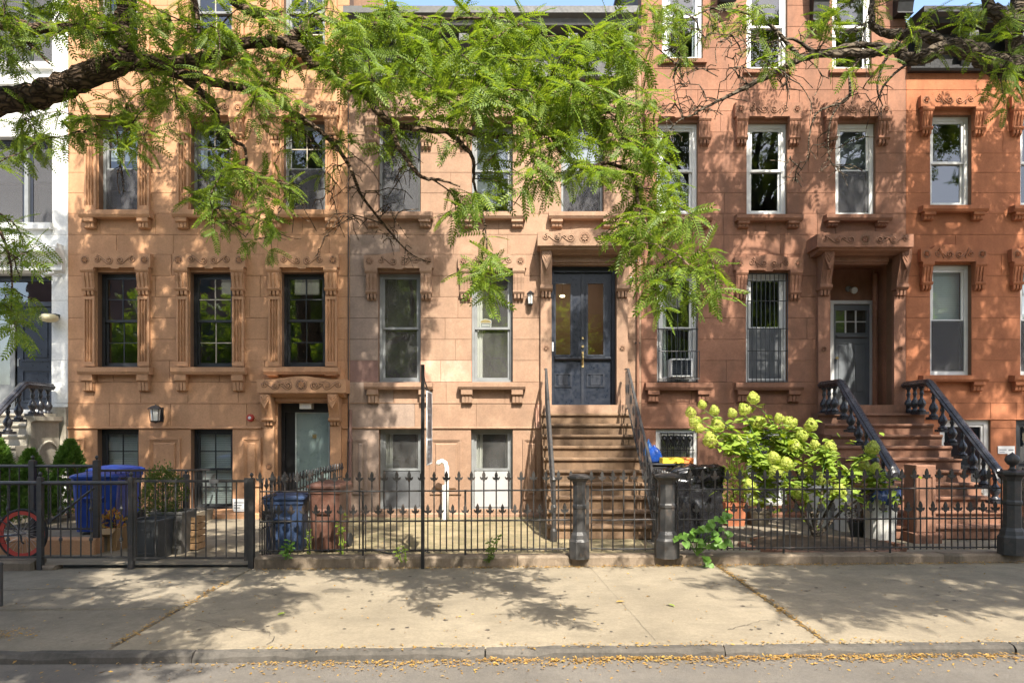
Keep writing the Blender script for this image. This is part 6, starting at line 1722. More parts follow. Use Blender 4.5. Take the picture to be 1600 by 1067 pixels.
LIT_LEAVES = [(Vector((x, 5.3, z)), .7) for x, z in ((-3.6, 4.7), (-2.4, 4.6), (-1.2, 4.6), (0, 4.6), (.8, 4.3), (1.2, 3.2), (-.4, 3.0), (-2.4, 3.5), (-3.6, 3.2), (3.4, 4.6), (4.2, 4.5))]
SUNNY = [(Vector((3.6, 10.2, 1.9)), 1.2), (Vector((4.9, 10.2, 1.4)), 1.3), (Vector((2.8, 8.5, .3)), .8), (Vector((-.6, 10.5, 0)), 1.2)]
def keep_clump(p):  # thins the unseen crown where its shade would cover spots meant to be sunlit
    for q, rad in LIT_LEAVES:
        w_ = Vector(p) - q
        if (w_ - SUN_DIR * w_.dot(SUN_DIR)).length < rad * (1.25 if q.x < 1 else 1): return random.random() < (.12 if q.x < 1 else .35)
    for q, rad in SUNNY:
        w_ = Vector(p) - q
        if (w_ - SUN_DIR * w_.dot(SUN_DIR)).length < rad: return random.random() < .10
    k, a, b = sun_lands(p)
    if k == 'wall':
        if 665 < a < 850 and b > 60: return random.random() < .05
        if 850 <= a < 1010 and b < 420: return random.random() < .25
        if b < 340 and a < 665: return random.random() < .25
        if a < 110: return random.random() < .35
        if 850 <= a < 1000: return random.random() < .5
        if a > 1410: return random.random() < .6
        if 545 < a < 665: return random.random() < .9
        return random.random() < (.68 if a > 665 else .7)
    if -1.1 < a < 2.5 and b < 8.6: return random.random() < .04
    if 2.3 <= a < 7 and b < 6.6: return random.random() < .1
    if a > -1.5 and b < 5.4: return random.random() < .12
    return True

def crown_clumps(cx, cy, cz, rx, ry, rz, n, per):
    out = []
    while n > 0:
        v = rng.normal(0, 1, 3); v /= np.linalg.norm(v); q = rng.uniform(.35, 1) ** .6
        p = (cx + v[0] * rx * q, cy + v[1] * ry * q, cz + v[2] * rz * q); n -= 1
        if p[2] < 1.76 + .66 * p[1] + .5 or not keep_clump(p): continue
        out.append((p, rng.uniform(.32, .62), per))
    return out

def upper_wood(T, base, cx, cy, cz, rx, rz, n):
    for k in range(n):
        a = 2 * math.pi * k / n + random.uniform(-.3, .3); u = random.uniform(.5, .85)
        tip = Vector((cx + rx * u * math.cos(a), cy + rx * u * math.sin(a), cz + rz * random.uniform(-.2, .75)))
        b = base + Vector((0, 0, random.uniform(-1.2, 1.5)))
        mid = b.lerp(tip, .5) + Vector((random.uniform(-.4, .4), random.uniform(-.4, .4), random.uniform(.2, .8)))
        T.add([b, b.lerp(mid, .5) + Vector((0, 0, .3)), mid, mid.lerp(tip, .6), tip], [.13, .10, .075, .05, .02], sub=5, jit=.04)
        for _ in range(5):
            s0 = mid.lerp(tip, random.uniform(.1, .8)); e = s0 + Vector((random.uniform(-1.3, 1.3), random.uniform(-1.3, 1.3), random.uniform(-.2, 1.1)))
            T.add([s0, s0.lerp(e, .5) + Vector((0, 0, .15)), e], [.04, .028, .01], sub=4, n=5, jit=.03)

def near_clumps(cx, cy, cz, rx, ry, rz, n, per):  # out-of-view foliage added close to the house fronts for crisper shade
    return [(c, r * .8, per) for c, r, per in crown_clumps(cx, cy, cz, rx, ry, rz, n, per)]
# ---- tree one, trunk at the kerb outside the view, limb reaching across the first houses
A = Tree('street tree whose thick dark limb and hanging leaves cross the orange-tan house', (-6.3, 5.9, -.1), M['bark'])
A.add([Vector((-6.3, 5.95, -.2)), Vector((-6.28, 5.95, .8)), Vector((-6.25, 5.9, 2.2)), Vector((-6.2, 5.85, 3.4)), Vector((-6.4, 5.9, 5.2)), Vector((-6.2, 5.8, 7.5)), Vector((-5.6, 5.7, 10))], [.42, .30, .26, .25, .2, .16, .1], 'trunk', 14, 6, .02, .08)
A.add([Vector((-6.2, 5.85, 3.5)), Vector((-5.2, 5.75, 3.95)), P3(-30, 170, 5.65), P3(60, 150, 5.6), P3(130, 122, 5.55), P3(192, 92, 5.5), P3(196, 40, 5.5), P3(200, -15, 5.5), P3(215, -120, 5.6), P3(200, -260, 5.6)], [.16, .125, .102, .098, .094, .088, .072, .068, .062, .05], n=16, sub=8, jit=.012, rough=.12)
A.add([P3(175, 98, 5.5), P3(235, 98, 5.45), P3(300, 96, 5.4), P3(350, 82, 5.35), P3(405, 66, 5.3), P3(445, 68, 5.3), P3(470, 80, 5.25), P3(488, 98, 5.25), P3(530, 125, 5.2), P3(575, 152, 5.2), P3(600, 185, 5.2), P3(650, 203, 5.2), P3(720, 206, 5.2), P3(800, 215, 5.2), P3(870, 205, 5.2), P3(950, 175, 5.2)],
      [.07, .06, .052, .046, .042, .043, .040, .037, .033, .029, .025, .023, .021, .018, .013, .009], n=10)
A.add([P3(452, 66, 5.3), P3(468, 52, 5.3), P3(486, 36, 5.35), P3(510, 30, 5.4), P3(560, 45, 5.4), P3(620, 28, 5.5), P3(700, 30, 5.5), P3(790, 28, 5.5)], [.045, .04, .03, .022, .02, .016, .012, .008])
A.add([P3(215, 104, 5.5), P3(260, 112, 5.55), P3(310, 122, 5.6), P3(350, 134, 5.6), P3(390, 140, 5.65), P3(430, 158, 5.7), P3(480, 190, 5.7), P3(520, 222, 5.7), P3(548, 262, 5.7), P3(566, 306, 5.7), P3(600, 350, 5.7), P3(640, 395, 5.7), P3(672, 410, 5.7)],
      [.05, .044, .04, .034, .028, .024, .021, .018, .015, .012, .009, .006, .003])
A.add([P3(285, 118, 5.5), P3(318, 146, 5.5), P3(335, 165, 5.5), P3(346, 200, 5.5), P3(365, 220, 5.5), P3(383, 232, 5.5), P3(384, 270, 5.5), P3(360, 310, 5.5)], [.034, .03, .026, .02, .016, .012, .008, .004])
A.add([P3(-60, 25, 5.2), P3(0, 38, 5.2), P3(60, 44, 5.2), P3(120, 46, 5.2), P3(152, 60, 5.2)], [.07, .05, .04, .035, .015])
A.add([P3(5, 36, 5.2), P3(40, 64, 5.2), P3(78, 100, 5.2)], [.03, .018, .006])
A.add([P3(340, -40, 5.3), P3(372, 2, 5.3), P3(400, 20, 5.3), P3(440, 22, 5.3)], [.06, .05, .035, .012])
A.add([P3(303, -10, 5.3), P3(310, 30, 5.3), P3(314, 76, 5.3)], [.02, .017, .008])
A.add([P3(615, 198, 5.2), P3(622, 225, 5.1), P3(640, 255, 5.0), P3(662, 278, 5.0), P3(690, 282, 5.0), P3(720, 292, 5.0)], [.022, .018, .016, .014, .01, .005])
A.add([P3(700, 206, 5.2), P3(722, 225, 5.1), P3(740, 248, 5.0), P3(742, 290, 5.0), P3(755, 330, 4.9), P3(762, 400, 4.8), P3(750, 440, 4.8)], [.02, .017, .014, .01, .007, .005, .003])
A.add([P3(860, 205, 5.2), P3(880, 240, 5.0), P3(915, 265, 4.9), P3(950, 255, 4.9), P3(990, 275, 4.8), P3(1000, 320, 4.7), P3(1020, 370, 4.6), P3(1050, 410, 4.5)], [.02, .018, .016, .014, .012, .01, .007, .004])
A.add([P3(940, 178, 5.2), P3(985, 165, 5.1), P3(1030, 175, 5.0)], [.012, .01, .004])
A.add([Vector((-5.9, 5.6, 4.1)), P3(-60, 300, 4.9), P3(0, 360, 4.7), P3(20, 440, 4.7), P3(14, 520, 4.7)], [.03, .018, .01, .006, .003])
for c in ((60, 15, 5.3, 80, 35, 12), (150, 60, 5.4, 55, 40, 9), (40, 85, 5.3, 60, 40, 9), (120, 20, 5.5, 60, 25, 7), (35, 230, 5.3, 40, 30, 5), (130, 205, 5.4, 50, 30, 6), (80, 190, 5.5, 50, 20, 4),
          (30, 395, 4.7, 35, 40, 5), (35, 480, 4.7, 38, 50, 7), (75, 250, 5.2, 30, 30, 2), (200, 230, 5.4, 35, 60, 7), (165, 170, 5.5, 40, 25, 4), (255, 45, 5.4, 45, 45, 9), (320, 45, 5.4, 40, 45, 7),
          (270, 165, 5.5, 45, 30, 6), (320, 190, 5.5, 40, 40, 5), (315, 335, 5.4, 35, 50, 5), (375, 290, 5.5, 40, 50, 5), (420, 110, 5.4, 50, 45, 9), (440, 190, 5.6, 50, 40, 7), (470, 270, 5.6, 40, 60, 5),
          (440, 370, 5.5, 25, 30, 3), (390, 370, 5.5, 25, 35, 3), (420, 30, 5.4, 60, 30, 8), (520, 60, 5.4, 60, 50, 14), (560, 130, 5.3, 60, 45, 14), (620, 60, 5.4, 60, 50, 14), (650, 140, 5.2, 60, 45, 14),
          (700, 60, 5.4, 60, 50, 12), (720, 150, 5.2, 60, 45, 14), (780, 70, 5.4, 55, 45, 12), (810, 150, 5.2, 60, 50, 15), (870, 100, 5.3, 55, 50, 13), (900, 170, 5.2, 60, 45, 14), (960, 110, 5.3, 40, 45, 8),
          (985, 190, 5.1, 50, 45, 11), (1025, 215, 5.0, 35, 45, 6), (640, 215, 5.2, 50, 35, 5), (565, 225, 5.4, 30, 25, 3), (800, 235, 5.1, 60, 30, 8), (900, 250, 5.0, 50, 35, 8), (720, 310, 5.0, 30, 45, 5), (800, 310, 5.0, 25, 40, 3),
          (600, 100, 5.0, 60, 50, 9), (690, 110, 5.0, 60, 60, 10), (760, 120, 4.9, 60, 60, 11), (840, 60, 5.2, 60, 40, 9), (850, 170, 4.9, 70, 55, 12), (930, 90, 5.1, 60, 50, 9), (930, 220, 4.9, 60, 50, 9), (1000, 130, 5.0, 40, 50, 6), (780, 200, 5.0, 70, 40, 8), (540, 90, 5.2, 60, 60, 8), (960, 40, 5.3, 50, 30, 5), (240, 80, 5.2, 60, 60, 6), (100, 40, 5.0, 90, 40, 8), (340, 265, 5.4, 40, 40, 5), (430, 330, 5.5, 30, 40, 4), (250, 150, 5.4, 50, 30, 5), (300, 80, 5.3, 60, 40, 7), (390, 110, 5.3, 50, 40, 6), (180, 30, 5.3, 70, 30, 6), (740, 440, 4.8, 45, 35, 5), (765, 400, 4.8, 25, 25, 2), (860, 290, 5.0, 50, 25, 5), (1010, 290, 4.8, 60, 35, 9), (1060, 320, 4.8, 30, 35, 4), (1010, 370, 4.6, 65, 35, 10), (1060, 420, 4.5, 60, 45, 8), (1100, 455, 4.5, 30, 25, 2), (960, 380, 4.7, 25, 25, 3), (1045, 470, 4.5, 28, 25, 3)):
    A.cluster(*c, fs=.95 if c[0] < 600 else 1.05)
for c in ((560, 300, 5.7, 80, 110, 26), (630, 370, 5.6, 60, 60, 12), (480, 340, 5.7, 60, 70, 16), (610, 300, 5.6, 50, 70, 16), (350, 330, 5.5, 50, 70, 10), (450, 280, 5.7, 60, 70, 8), (400, 290, 5.6, 40, 70, 6), (500, 230, 5.7, 60, 50, 8), (690, 350, 5.4, 30, 60, 4), (200, 270, 5.5, 50, 40, 4), (330, 240, 5.5, 40, 50, 5), (20, 470, 4.7, 20, 50, 2), (810, 340, 5.0, 20, 50, 2)):
    A.cluster(*c, bare=True, dy=.3)
upper_wood(A, Vector((-6.1, 5.8, 7.4)), -4.4, 5.6, 10.6, 4.6, 4.6, 8)
for k, (x, y, z) in enumerate(((-7.5, 9.2, 9.6), (-5.6, 9.8, 10.2), (-3.8, 9.4, 9.4), (-2.2, 8.6, 9.8), (-1.0, 7.6, 10.5))):
    b = Vector((-6.1 + .15 * k, 5.8, 7.0 + .3 * k)); e = Vector((x, y, z)); m = b.lerp(e, .5) + Vector((0, 0, .5))
    A.add([b, m, e], [.10, .07, .03], sub=7, n=7, jit=.03)
    for _ in range(5):
        s0 = m.lerp(e, random.uniform(0, 1)); t_ = s0 + Vector((random.uniform(-1.2, 1.2), random.uniform(-.6, 1.2), random.uniform(-.3, .8))); A.add([s0, s0.lerp(t_, .5) + Vector((0, 0, .12)), t_], [.03, .02, .008], sub=4, n=5, jit=.02)
A.finish(crown_clumps(-4.6, 4.9, 10.4, 5.6, 5.4, 5.4, 380, 30) + near_clumps(-4.4, 8.9, 10.2, 5.4, 2.6, 2.6, 350, 26) + crown_clumps(-4.3, 2.0, 7.0, 3.8, 3.2, 2.2, 420, 30), M['leaf'])  # last group: unseen low foliage added to shade the pavement

# ---- tree two, grey limb entering from the other side, mostly bare twigs
B = Tree('street tree with grey knotted limb and bare twigs in front of the orange-red house', (6.6, 5.9, 0), M['bark_r'])
B.add([Vector((6.6, 5.95, -.1)), Vector((6.58, 5.95, 1)), Vector((6.5, 5.9, 2.6)), Vector((6.3, 5.9, 4.2)), Vector((6.6, 5.8, 6)), Vector((7.2, 5.7, 8)), Vector((8, 5.6, 10))], [.38, .27, .24, .22, .19, .15, .1], 'trunk', 14, 6, .02, .08)
B.add([Vector((6.35, 5.9, 4.0)), Vector((5.6, 5.85, 4.5)), P3(1640, 105, 5.8), P3(1600, 106, 5.75), P3(1556, 101, 5.7), P3(1522, 82, 5.7), P3(1482, 72, 5.65), P3(1445, 88, 5.6), P3(1420, 92, 5.6), P3(1400, 76, 5.6), P3(1360, 84, 5.6), P3(1305, 84, 5.55), P3(1255, 92, 5.5), P3(1200, 120, 5.5), P3(1140, 150, 5.5), P3(1085, 178, 5.5)],
      [.15, .12, .105, .095, .085, .075, .06, .055, .05, .046, .036, .03, .026, .022, .014, .006], n=12, sub=7, rough=.13)
B.add([P3(1588, 110, 5.8), P3(1586, 60, 5.75), P3(1592, 20, 5.7), P3(1600, -60, 5.7), P3(1580, -200, 5.7)], [.075, .07, .065, .06, .04], n=9)
B.add([P3(1600, 40, 5.6), P3(1560, 22, 5.6), P3(1545, 10, 5.6), P3(1540, -40, 5.6)], [.06, .055, .045, .03])
B.add([P3(1475, 72, 5.65), P3(1440, 55, 5.6), P3(1405, 55, 5.6), P3(1370, 45, 5.6), P3(1362, 20, 5.6), P3(1368, -20, 5.6)], [.05, .045, .04, .03, .022, .014])
B.add([P3(1400, 78, 5.6), P3(1340, 70, 5.6), P3(1280, 82, 5.6), P3(1240, 62, 5.6), P3(1200, 68, 5.6)], [.03, .024, .018, .012, .005])
B.add([P3(1250, 92, 5.5), P3(1205, 40, 5.5), P3(1160, 20, 5.5), P3(1090, 10, 5.5)], [.02, .014, .009, .004])
B.add([P3(1390, 80, 5.6), P3(1378, 110, 5.6), P3(1372, 140, 5.6), P3(1380, 165, 5.6)], [.014, .011, .008, .004])
B.add([P3(1350, 84, 5.6), P3(1330, 115, 5.6), P3(1326, 155, 5.6), P3(1280, 175, 5.6), P3(1266, 210, 5.6), P3(1262, 250, 5.6), P3(1238, 285, 5.6)], [.014, .012, .010, .008, .006, .004, .002])
B.add([P3(1326, 150, 5.6), P3(1300, 185, 5.6), P3(1296, 240, 5.6), P3(1308, 268, 5.6)], [.009, .007, .005, .002])
B.add([P3(1430, 90, 5.6), P3(1385, 130, 5.6), P3(1375, 155, 5.6)], [.012, .009, .004])
B.add([P3(1090, 178, 5.5), P3(1060, 190, 5.5), P3(1040, 215, 5.5)], [.007, .005, .002])
for c in ((1100, 110, 5.5, 70, 80, 40), (1060, 160, 5.5, 40, 70, 18), (1170, 90, 5.5, 60, 70, 26), (1240, 120, 5.5, 60, 60, 14), (1300, 60, 5.5, 80, 50, 16), (1360, 130, 5.6, 50, 50, 9), (1250, 150, 5.5, 50, 40, 7), (1400, 40, 5.5, 70, 40, 12), (1480, 40, 5.6, 60, 40, 8),
          (1290, 250, 5.6, 50, 40, 8), (1355, 240, 5.6, 20, 40, 4), (1250, 270, 5.6, 30, 20, 3), (1380, 165, 5.6, 25, 20, 4)):
    B.cluster(*c, bare=True, dy=.35)
for c in ((1010, 25, 5.4, 30, 35, 6), (1060, 30, 5.4, 40, 25, 3), (1280, 30, 5.5, 50, 30, 5), (1400, 35, 5.5, 60, 30, 5), (1490, 50, 5.5, 50, 35, 6), (1240, 90, 5.5, 50, 30, 4), (1570, 150, 5.6, 30, 25, 5), (1595, 130, 5.6, 20, 40, 4), (1590, 50, 5.5, 25, 30, 4), (1130, 60, 5.5, 60, 40, 4), (1500, 15, 5.5, 40, 20, 4), (1350, 100, 5.5, 40, 30, 3), (1190, 20, 5.5, 50, 20, 4), (1060, 90, 5.5, 30, 30, 3)):
    B.cluster(*c, fs=.9)
upper_wood(B, Vector((7.0, 5.7, 7.2)), 8.6, 5.6, 10.4, 4.6, 4.6, 9)
for k, (x, y, z) in enumerate(((3.4, 8.8, 9.8), (4.8, 9.8, 9.6), (6.3, 10.2, 9.9), (7.8, 10.2, 9.6), (9.3, 9.8, 10.2), (10.6, 9.4, 9.7), (8.8, 9.0, 8.6), (10.2, 8.4, 8.8))):
    b = Vector((7.0 + .08 * k, 5.7, 6.8 + .25 * k)); e = Vector((x, y, z)); m = b.lerp(e, .5) + Vector((0, 0, .5))
    B.add([b, m, e], [.11, .08, .03], sub=7, n=7, jit=.03)
    for _ in range(6):
        s0 = m.lerp(e, random.uniform(0, 1)); t_ = s0 + Vector((random.uniform(-1.2, 1.2), random.uniform(-.6, 1.2), random.uniform(-.3, .8))); B.add([s0, s0.lerp(t_, .5) + Vector((0, 0, .12)), t_], [.03, .02, .008], sub=4, n=5, jit=.02)
B.finish(crown_clumps(8.6, 4.9, 10.4, 5.6, 5.4, 5.4, 300, 30) + near_clumps(7.4, 8.9, 10.2, 5.4, 2.6, 2.6, 260, 26) + crown_clumps(6.6, 2.2, 6.8, 3.4, 3.0, 2.0, 240, 30), M['leaf'])  # last group: low clumps out of view, added for pavement shade

# ---- the other side of the street (only its reflection reaches the view)
for i, (x, h) in enumerate(((-19, 9), (-13.5, 10), (-8.0, 9), (-2.5, 10), (3.0, 8.5), (8.5, 10), (14, 9), (19.5, 10))):
    t = thing('street_tree', 'tree number ' + 'one two three four five six seven eight'.split()[i] + ' along the far pavement opposite the houses', 'tree', (x, -10, 0), 'trees across the street')
    MB().tube([(x, -10, -.2), (x + .1, -10, 2), (x, -10.1, h * .6)], [.2, .16, .08], 8).build('trunk', M['bark'], t)
    P = []
    for _ in range(60):
        v = rng.normal(0, 1, 3); v /= np.linalg.norm(v); q = rng.uniform(.3, 1)
        c = np.array([x, -10, h * .6]) + v * q * np.array([3.0, 2.4, h * .42]); P.append(c + rng.normal(0, .38, (45, 3)))
    P = np.concatenate(P); P = P[P[:, 2] > .9]
    T = frames(P, rng.normal(0, 1, P.shape), np.array([0, 0, 1.0]) + rng.normal(0, .6, P.shape), rng.uniform(1.3, 2.0, len(P)))
    V, F = scatter(CO_V, CO_F, T); tag(big_mesh('crown', V, F, M['leaf_far'], t), kind='stuff')
t = thing('row_house', 'long dark brick house row across the street, mirrored in the windows', 'house', (0, -15, 0))
mb = MB().box(-30, 30, -24, -15, -.3, 13); mb.build('wall', M['tan_purple'], t)
for k in range(30):
    for z in (.8, 3.9, 6.8, 9.8): MB().box(-27 + 2.5 * k, -26 + 2.5 * k, -15.0, -14.93, z, z + 1.9).build('window', M['frame_black'], t)
sheet('far_pavement', -34, 34, -15, -7.2, lambda x, y: -.02, M['concrete'], 10, 4)

# ------------------------------------------------------------------ plants in the yards
def leaf_tpl(l, w, kind='ovate'):
    if kind == 'heart': o = [(0, 0), (-.12, .32), (.05, .5), (.38, .46), (.75, .2), (1, 0)]
    else: o = [(0, 0), (.18, .26), (.45, .42), (.75, .25), (1, 0)]
    vs = [(a * l, 0, -.10 * l * a * a) for a, b in o if True]; n = len(o)
    lft = [(a * l, b * w, .05 * l - .10 * l * a * a) for a, b in o[1:-1]]; rgt = [(a * l, -b * w, .05 * l - .10 * l * a * a) for a, b in o[1:-1]]
    V = vs + lft + rgt; F = []
    for side, off in ((0, n), (1, n + len(lft))):
        F.append((0, 1, off)); 
        for k in range(len(lft) - 1): F += [(k + 1, k + 2, off + k + 1), (k + 1, off + k + 1, off + k)]
        F.append((n - 2, n - 1, off + len(lft) - 1))
    return np.array(V), np.array(F)
def np_mesh(name, V, F, mat):
    me = bpy.data.meshes.new(name); me.from_pydata([tuple(map(float, v)) for v in V], [], [tuple(int(i) for i in f) for f in F]); me.materials.append(mat); return me
def put_leaf(name, me, parent, T):
    m4 = Matrix.Identity(4)
    for r_ in range(3):
        for c_ in range(4): m4[r_][c_] = float(T[r_, c_])
    o = link(name, me, parent); o.parent = None; o.matrix_parent_inverse = Matrix.Identity(4); o.matrix_basis = m4
    o.parent = parent; o.matrix_parent_inverse = WM(parent).inverted(); return o

# hydrangea
hy = thing('hydrangea', 'tall hydrangea bush covered in yellow-green flower heads', 'bush', (4.55, 10.2, .12))
heads = [(1080, 644), (1086, 658), (1094, 669), (1110, 686), (1098, 632), (1117, 641), (1121, 665), (1140, 699), (1157, 690), (1179, 681), (1164, 639), (1178, 622), (1185, 660), (1145, 645), (1218, 653), (1268, 664), (1253, 680), (1243, 697),
         (1274, 694), (1364, 700), (1369, 731), (1338, 740), (1318, 750), (1312, 767), (1284, 748), (1259, 738), (1298, 698), (1213, 738), (1210, 715), (1248, 769), (1179, 781), (1172, 759), (1187, 714), (1350, 728), (1235, 660), (1300, 735), (1230, 725), (1212, 690)]
V, F = [], []
fl = np.array([(0, 0, .006), (.011, .004, .0), (.004, .011, .0), (-.011, .004, 0), (-.004, .011, 0), (-.011, -.004, 0), (-.004, -.011, 0), (.011, -.004, 0), (.004, -.011, 0)])
ff = np.array([(0, 1, 2), (0, 4, 3), (0, 5, 6), (0, 8, 7)])
def head_mesh(seed):
    r = np.random.default_rng(seed); n = 230
    g = r.normal(0, 1, (n, 3)); g /= np.linalg.norm(g, axis=1, keepdims=True)
    pos = g * np.array([.105, .105, .112]) * r.uniform(.82, 1.06, (n, 1)); pos[:, :2] *= (1 - .35 * np.clip(pos[:, 2:] / .11, -.5, 1))
    x = np.cross(g, r.normal(0, 1, (n, 3)))
    T = frames(pos, x, g, r.uniform(1.5, 2.2, n))
    return np_mesh('flower_head', *scatter(fl, ff, T), M['hyd_flower'])
hm = [head_mesh(k) for k in range(4)]
base = Vector((4.55, 10.2, .1)); stems = MB(); leafT = []
forks = [base + Vector((dx, dy, dz)) for dx, dy, dz in ((-.75, -.1, 1.0), (-.35, .1, 1.25), (.1, -.1, 1.15), (.5, 0, .95), (.95, .05, .75), (-.1, .2, .7))]
for f in forks:
    pts = [base + Vector((random.uniform(-.06, .06), random.uniform(-.06, .06), 0)), base.lerp(f, .45) + Vector((0, 0, .12)), f]
    q, r = smooth_path(pts, [.026, .02, .013], 5, .01); MB().tube(q, r, 7).build('stem', M['bark_r'], hy, True)
for i, (p, q) in enumerate(heads):
    y = 10.2 + random.uniform(-.45, .4); c = P3(p, q, y)
    f = min(forks, key=lambda a: (a - c).length)
    mid = f.lerp(c, .5) + Vector((random.uniform(-.05, .05), random.uniform(-.05, .05), .06))
    tip = c - Vector((0, 0, .06)); pts, rr = smooth_path([f, mid, tip], [.009, .007, .004], 5, .006); stems.tube(pts, rr, 5, False)
    o = link('flower_head', hm[i % 4], hy)
    out = (c - base); tilt = Matrix.Rotation(random.uniform(.1, .7), 4, Vector((-out.y, out.x, 0.001)).normalized())
    sc = random.uniform(.55, .95) * (1.1 if p > 1100 else .95)
    place(o, hy, c, random.uniform(0, 6), sc); o.matrix_basis = Matrix.Translation(c) @ tilt @ Matrix.Rotation(random.uniform(0, 6), 4, 'Z') @ Matrix.Diagonal((sc, sc, sc * 1.05, 1))
    for k in range(30):
        u = random.uniform(.15, 1.0); b = pts[int(u * (len(pts) - 1))]
        a = random.uniform(0, 6.28); d = Vector((math.cos(a), math.sin(a), random.uniform(-.5, .35)))
        leafT.append((b + d * .03 + Vector((0, 0, -.03)), d))
for f in forks:
    for k in range(48):
        a = random.uniform(0, 6.28); b = f + Vector((random.gauss(0, .22), random.gauss(0, .18), random.gauss(-.05, .22)))
        leafT.append((b, Vector((math.cos(a), math.sin(a), random.uniform(-.7, .2)))))
for k in range(60):  # inner skirt
    a = random.uniform(0, 6.28); leafT.append((base + Vector((random.gauss(-.35, .45), random.gauss(0, .22), random.uniform(.45, 1.0))), Vector((math.cos(a), math.sin(a), random.uniform(-.8, .1)))))
tag(stems.build('flower_stems', M['vine'], hy), kind='stuff')
LV, LF = leaf_tpl(.15, .105)
pos = np.array([a for a, b in leafT]); d = np.array([b for a, b in leafT])
T = frames(pos, d, np.array([0, -.3, 1.0]) + rng.normal(0, .35, pos.shape), rng.uniform(.7, 1.2, len(pos)))
me = np_mesh('leaf', LV, LF, M['hyd_leaf'])
order = np.argsort(pos[:, 1])
for i in order[:290]: put_leaf('leaf', me, hy, T[i])
tag(big_mesh('inner_leaves', *scatter(LV, LF, T[order[290:]]), M['hyd_leaf'], hy), kind='stuff')

def small_plant(name, label, cat, x, y, z, h, w, n, mat, lv, stems_n=4, lean=(0, 0), group=None, smat=None, size=1.0):
    t = thing(name, label, cat, (x, y, z), group); mb = MB(); L = []
    for s in range(stems_n):
        tip = Vector((x + random.uniform(-w, w) + lean[0], y + random.uniform(-w, w) * .5 + lean[1], z + h * random.uniform(.55, 1)))
        b = Vector((x + random.uniform(-.03, .03), y, z)); m = b.lerp(tip, .5) + Vector((random.uniform(-.04, .04), 0, .04))
        q, r = smooth_path([b, m, tip], [.006, .005, .002], 4, .004); mb.tube(q, r, 4, False)
        for k in range(n // stems_n):
            p = q[int(random.uniform(.2, 1) * (len(q) - 1))]; a = random.uniform(0, 6.28)
            L.append((p, Vector((math.cos(a), math.sin(a), random.uniform(-.3, .6)))))
    tag(mb.build('stems', smat or mat, t), kind='stuff')
    pos = np.array([a for a, b in L]); d = np.array([b for a, b in L])
    T = frames(pos, d, np.array([0, -.7, .8]) + rng.normal(0, .4, pos.shape), size * rng.uniform(.6, 1.2, len(pos)))
    me = np_mesh('leaf', *lv, mat)
    for k in range(len(T)): put_leaf('leaf', me, t, T[k])
    return t
OV = leaf_tpl(.075, .05); HV = leaf_tpl(.10, .105, 'heart'); SV = leaf_tpl(.05, .03)
FP = FENCE_Y - .06
small_plant('weed', 'bright leafy weed growing at the plinth before the navy bin', 'weed', px(449, FP), FP, .1, .28, .12, 30, M['vine'], OV, 5, lean=(0, -.03))
small_plant('weed', 'straggly weed at the plinth by the foot of the sign pole', 'weed', px(632, FP), FP, .06, .24, .12, 28, M['hyd_leaf'], SV, 5)
small_plant('weed', 'tall straggly dark weed at the plinth in front of the mossy yard', 'weed', px(764, FP), FP, .06, .36, .16, 44, M['box'], SV, 7, size=1.2)
small_plant('weed', 'narrow green weed growing up beside the brown bin', 'weed', px(537, 9.3), 9.3, .04, .62, .07, 30, M['hyd_leaf'], OV, 3)
small_plant('weed', 'slim weed between the navy and brown bins', 'weed', px(484, 9.3), 9.3, .04, .5, .05, 18, M['hyd_leaf'], SV, 3)
t = thing('heart_leaf_vine', 'bright vine with big heart-shaped leaves spilling through the fence', 'vine', (px(1100, 8.6), 8.6, .1)); mb = MB(); L = []
vb = P3(1090, 868, 8.62)
for p, q in ((1062, 838), (1075, 845), (1088, 828), (1100, 822), (1112, 815), (1128, 812), (1142, 806), (1140, 834), (1128, 848), (1112, 852), (1100, 848), (1116, 832), (1104, 870), (1110, 884), (1092, 842), (1132, 828), (1082, 832), (1120, 842), (1068, 836), (1136, 845)):
    c = P3(p, q, 8.52 + random.uniform(-.06, .1)); m = vb.lerp(c, .5) + Vector((0, .04, .05))
    mb.tube([vb, m, c], [.005, .004, .002], 4, False)
    for k in range(3): L.append((c + Vector((random.uniform(-.04, .04), random.uniform(-.04, .04), random.uniform(-.03, .03))), Vector((random.uniform(-1, 1), -.5, random.uniform(-.9, -.1)))))
tag(mb.build('stems', M['vine'], t), kind='stuff')
pos = np.array([a for a, b in L]); d = np.array([b for a, b in L]); T = frames(pos, d, np.array([0, -1.1, .6]) + rng.normal(0, .3, pos.shape), rng.uniform(.6, 1.05, len(pos)))
me = np_mesh('leaf', *HV, M['vine'])
for k in range(len(T)): put_leaf('leaf', me, t, T[k])

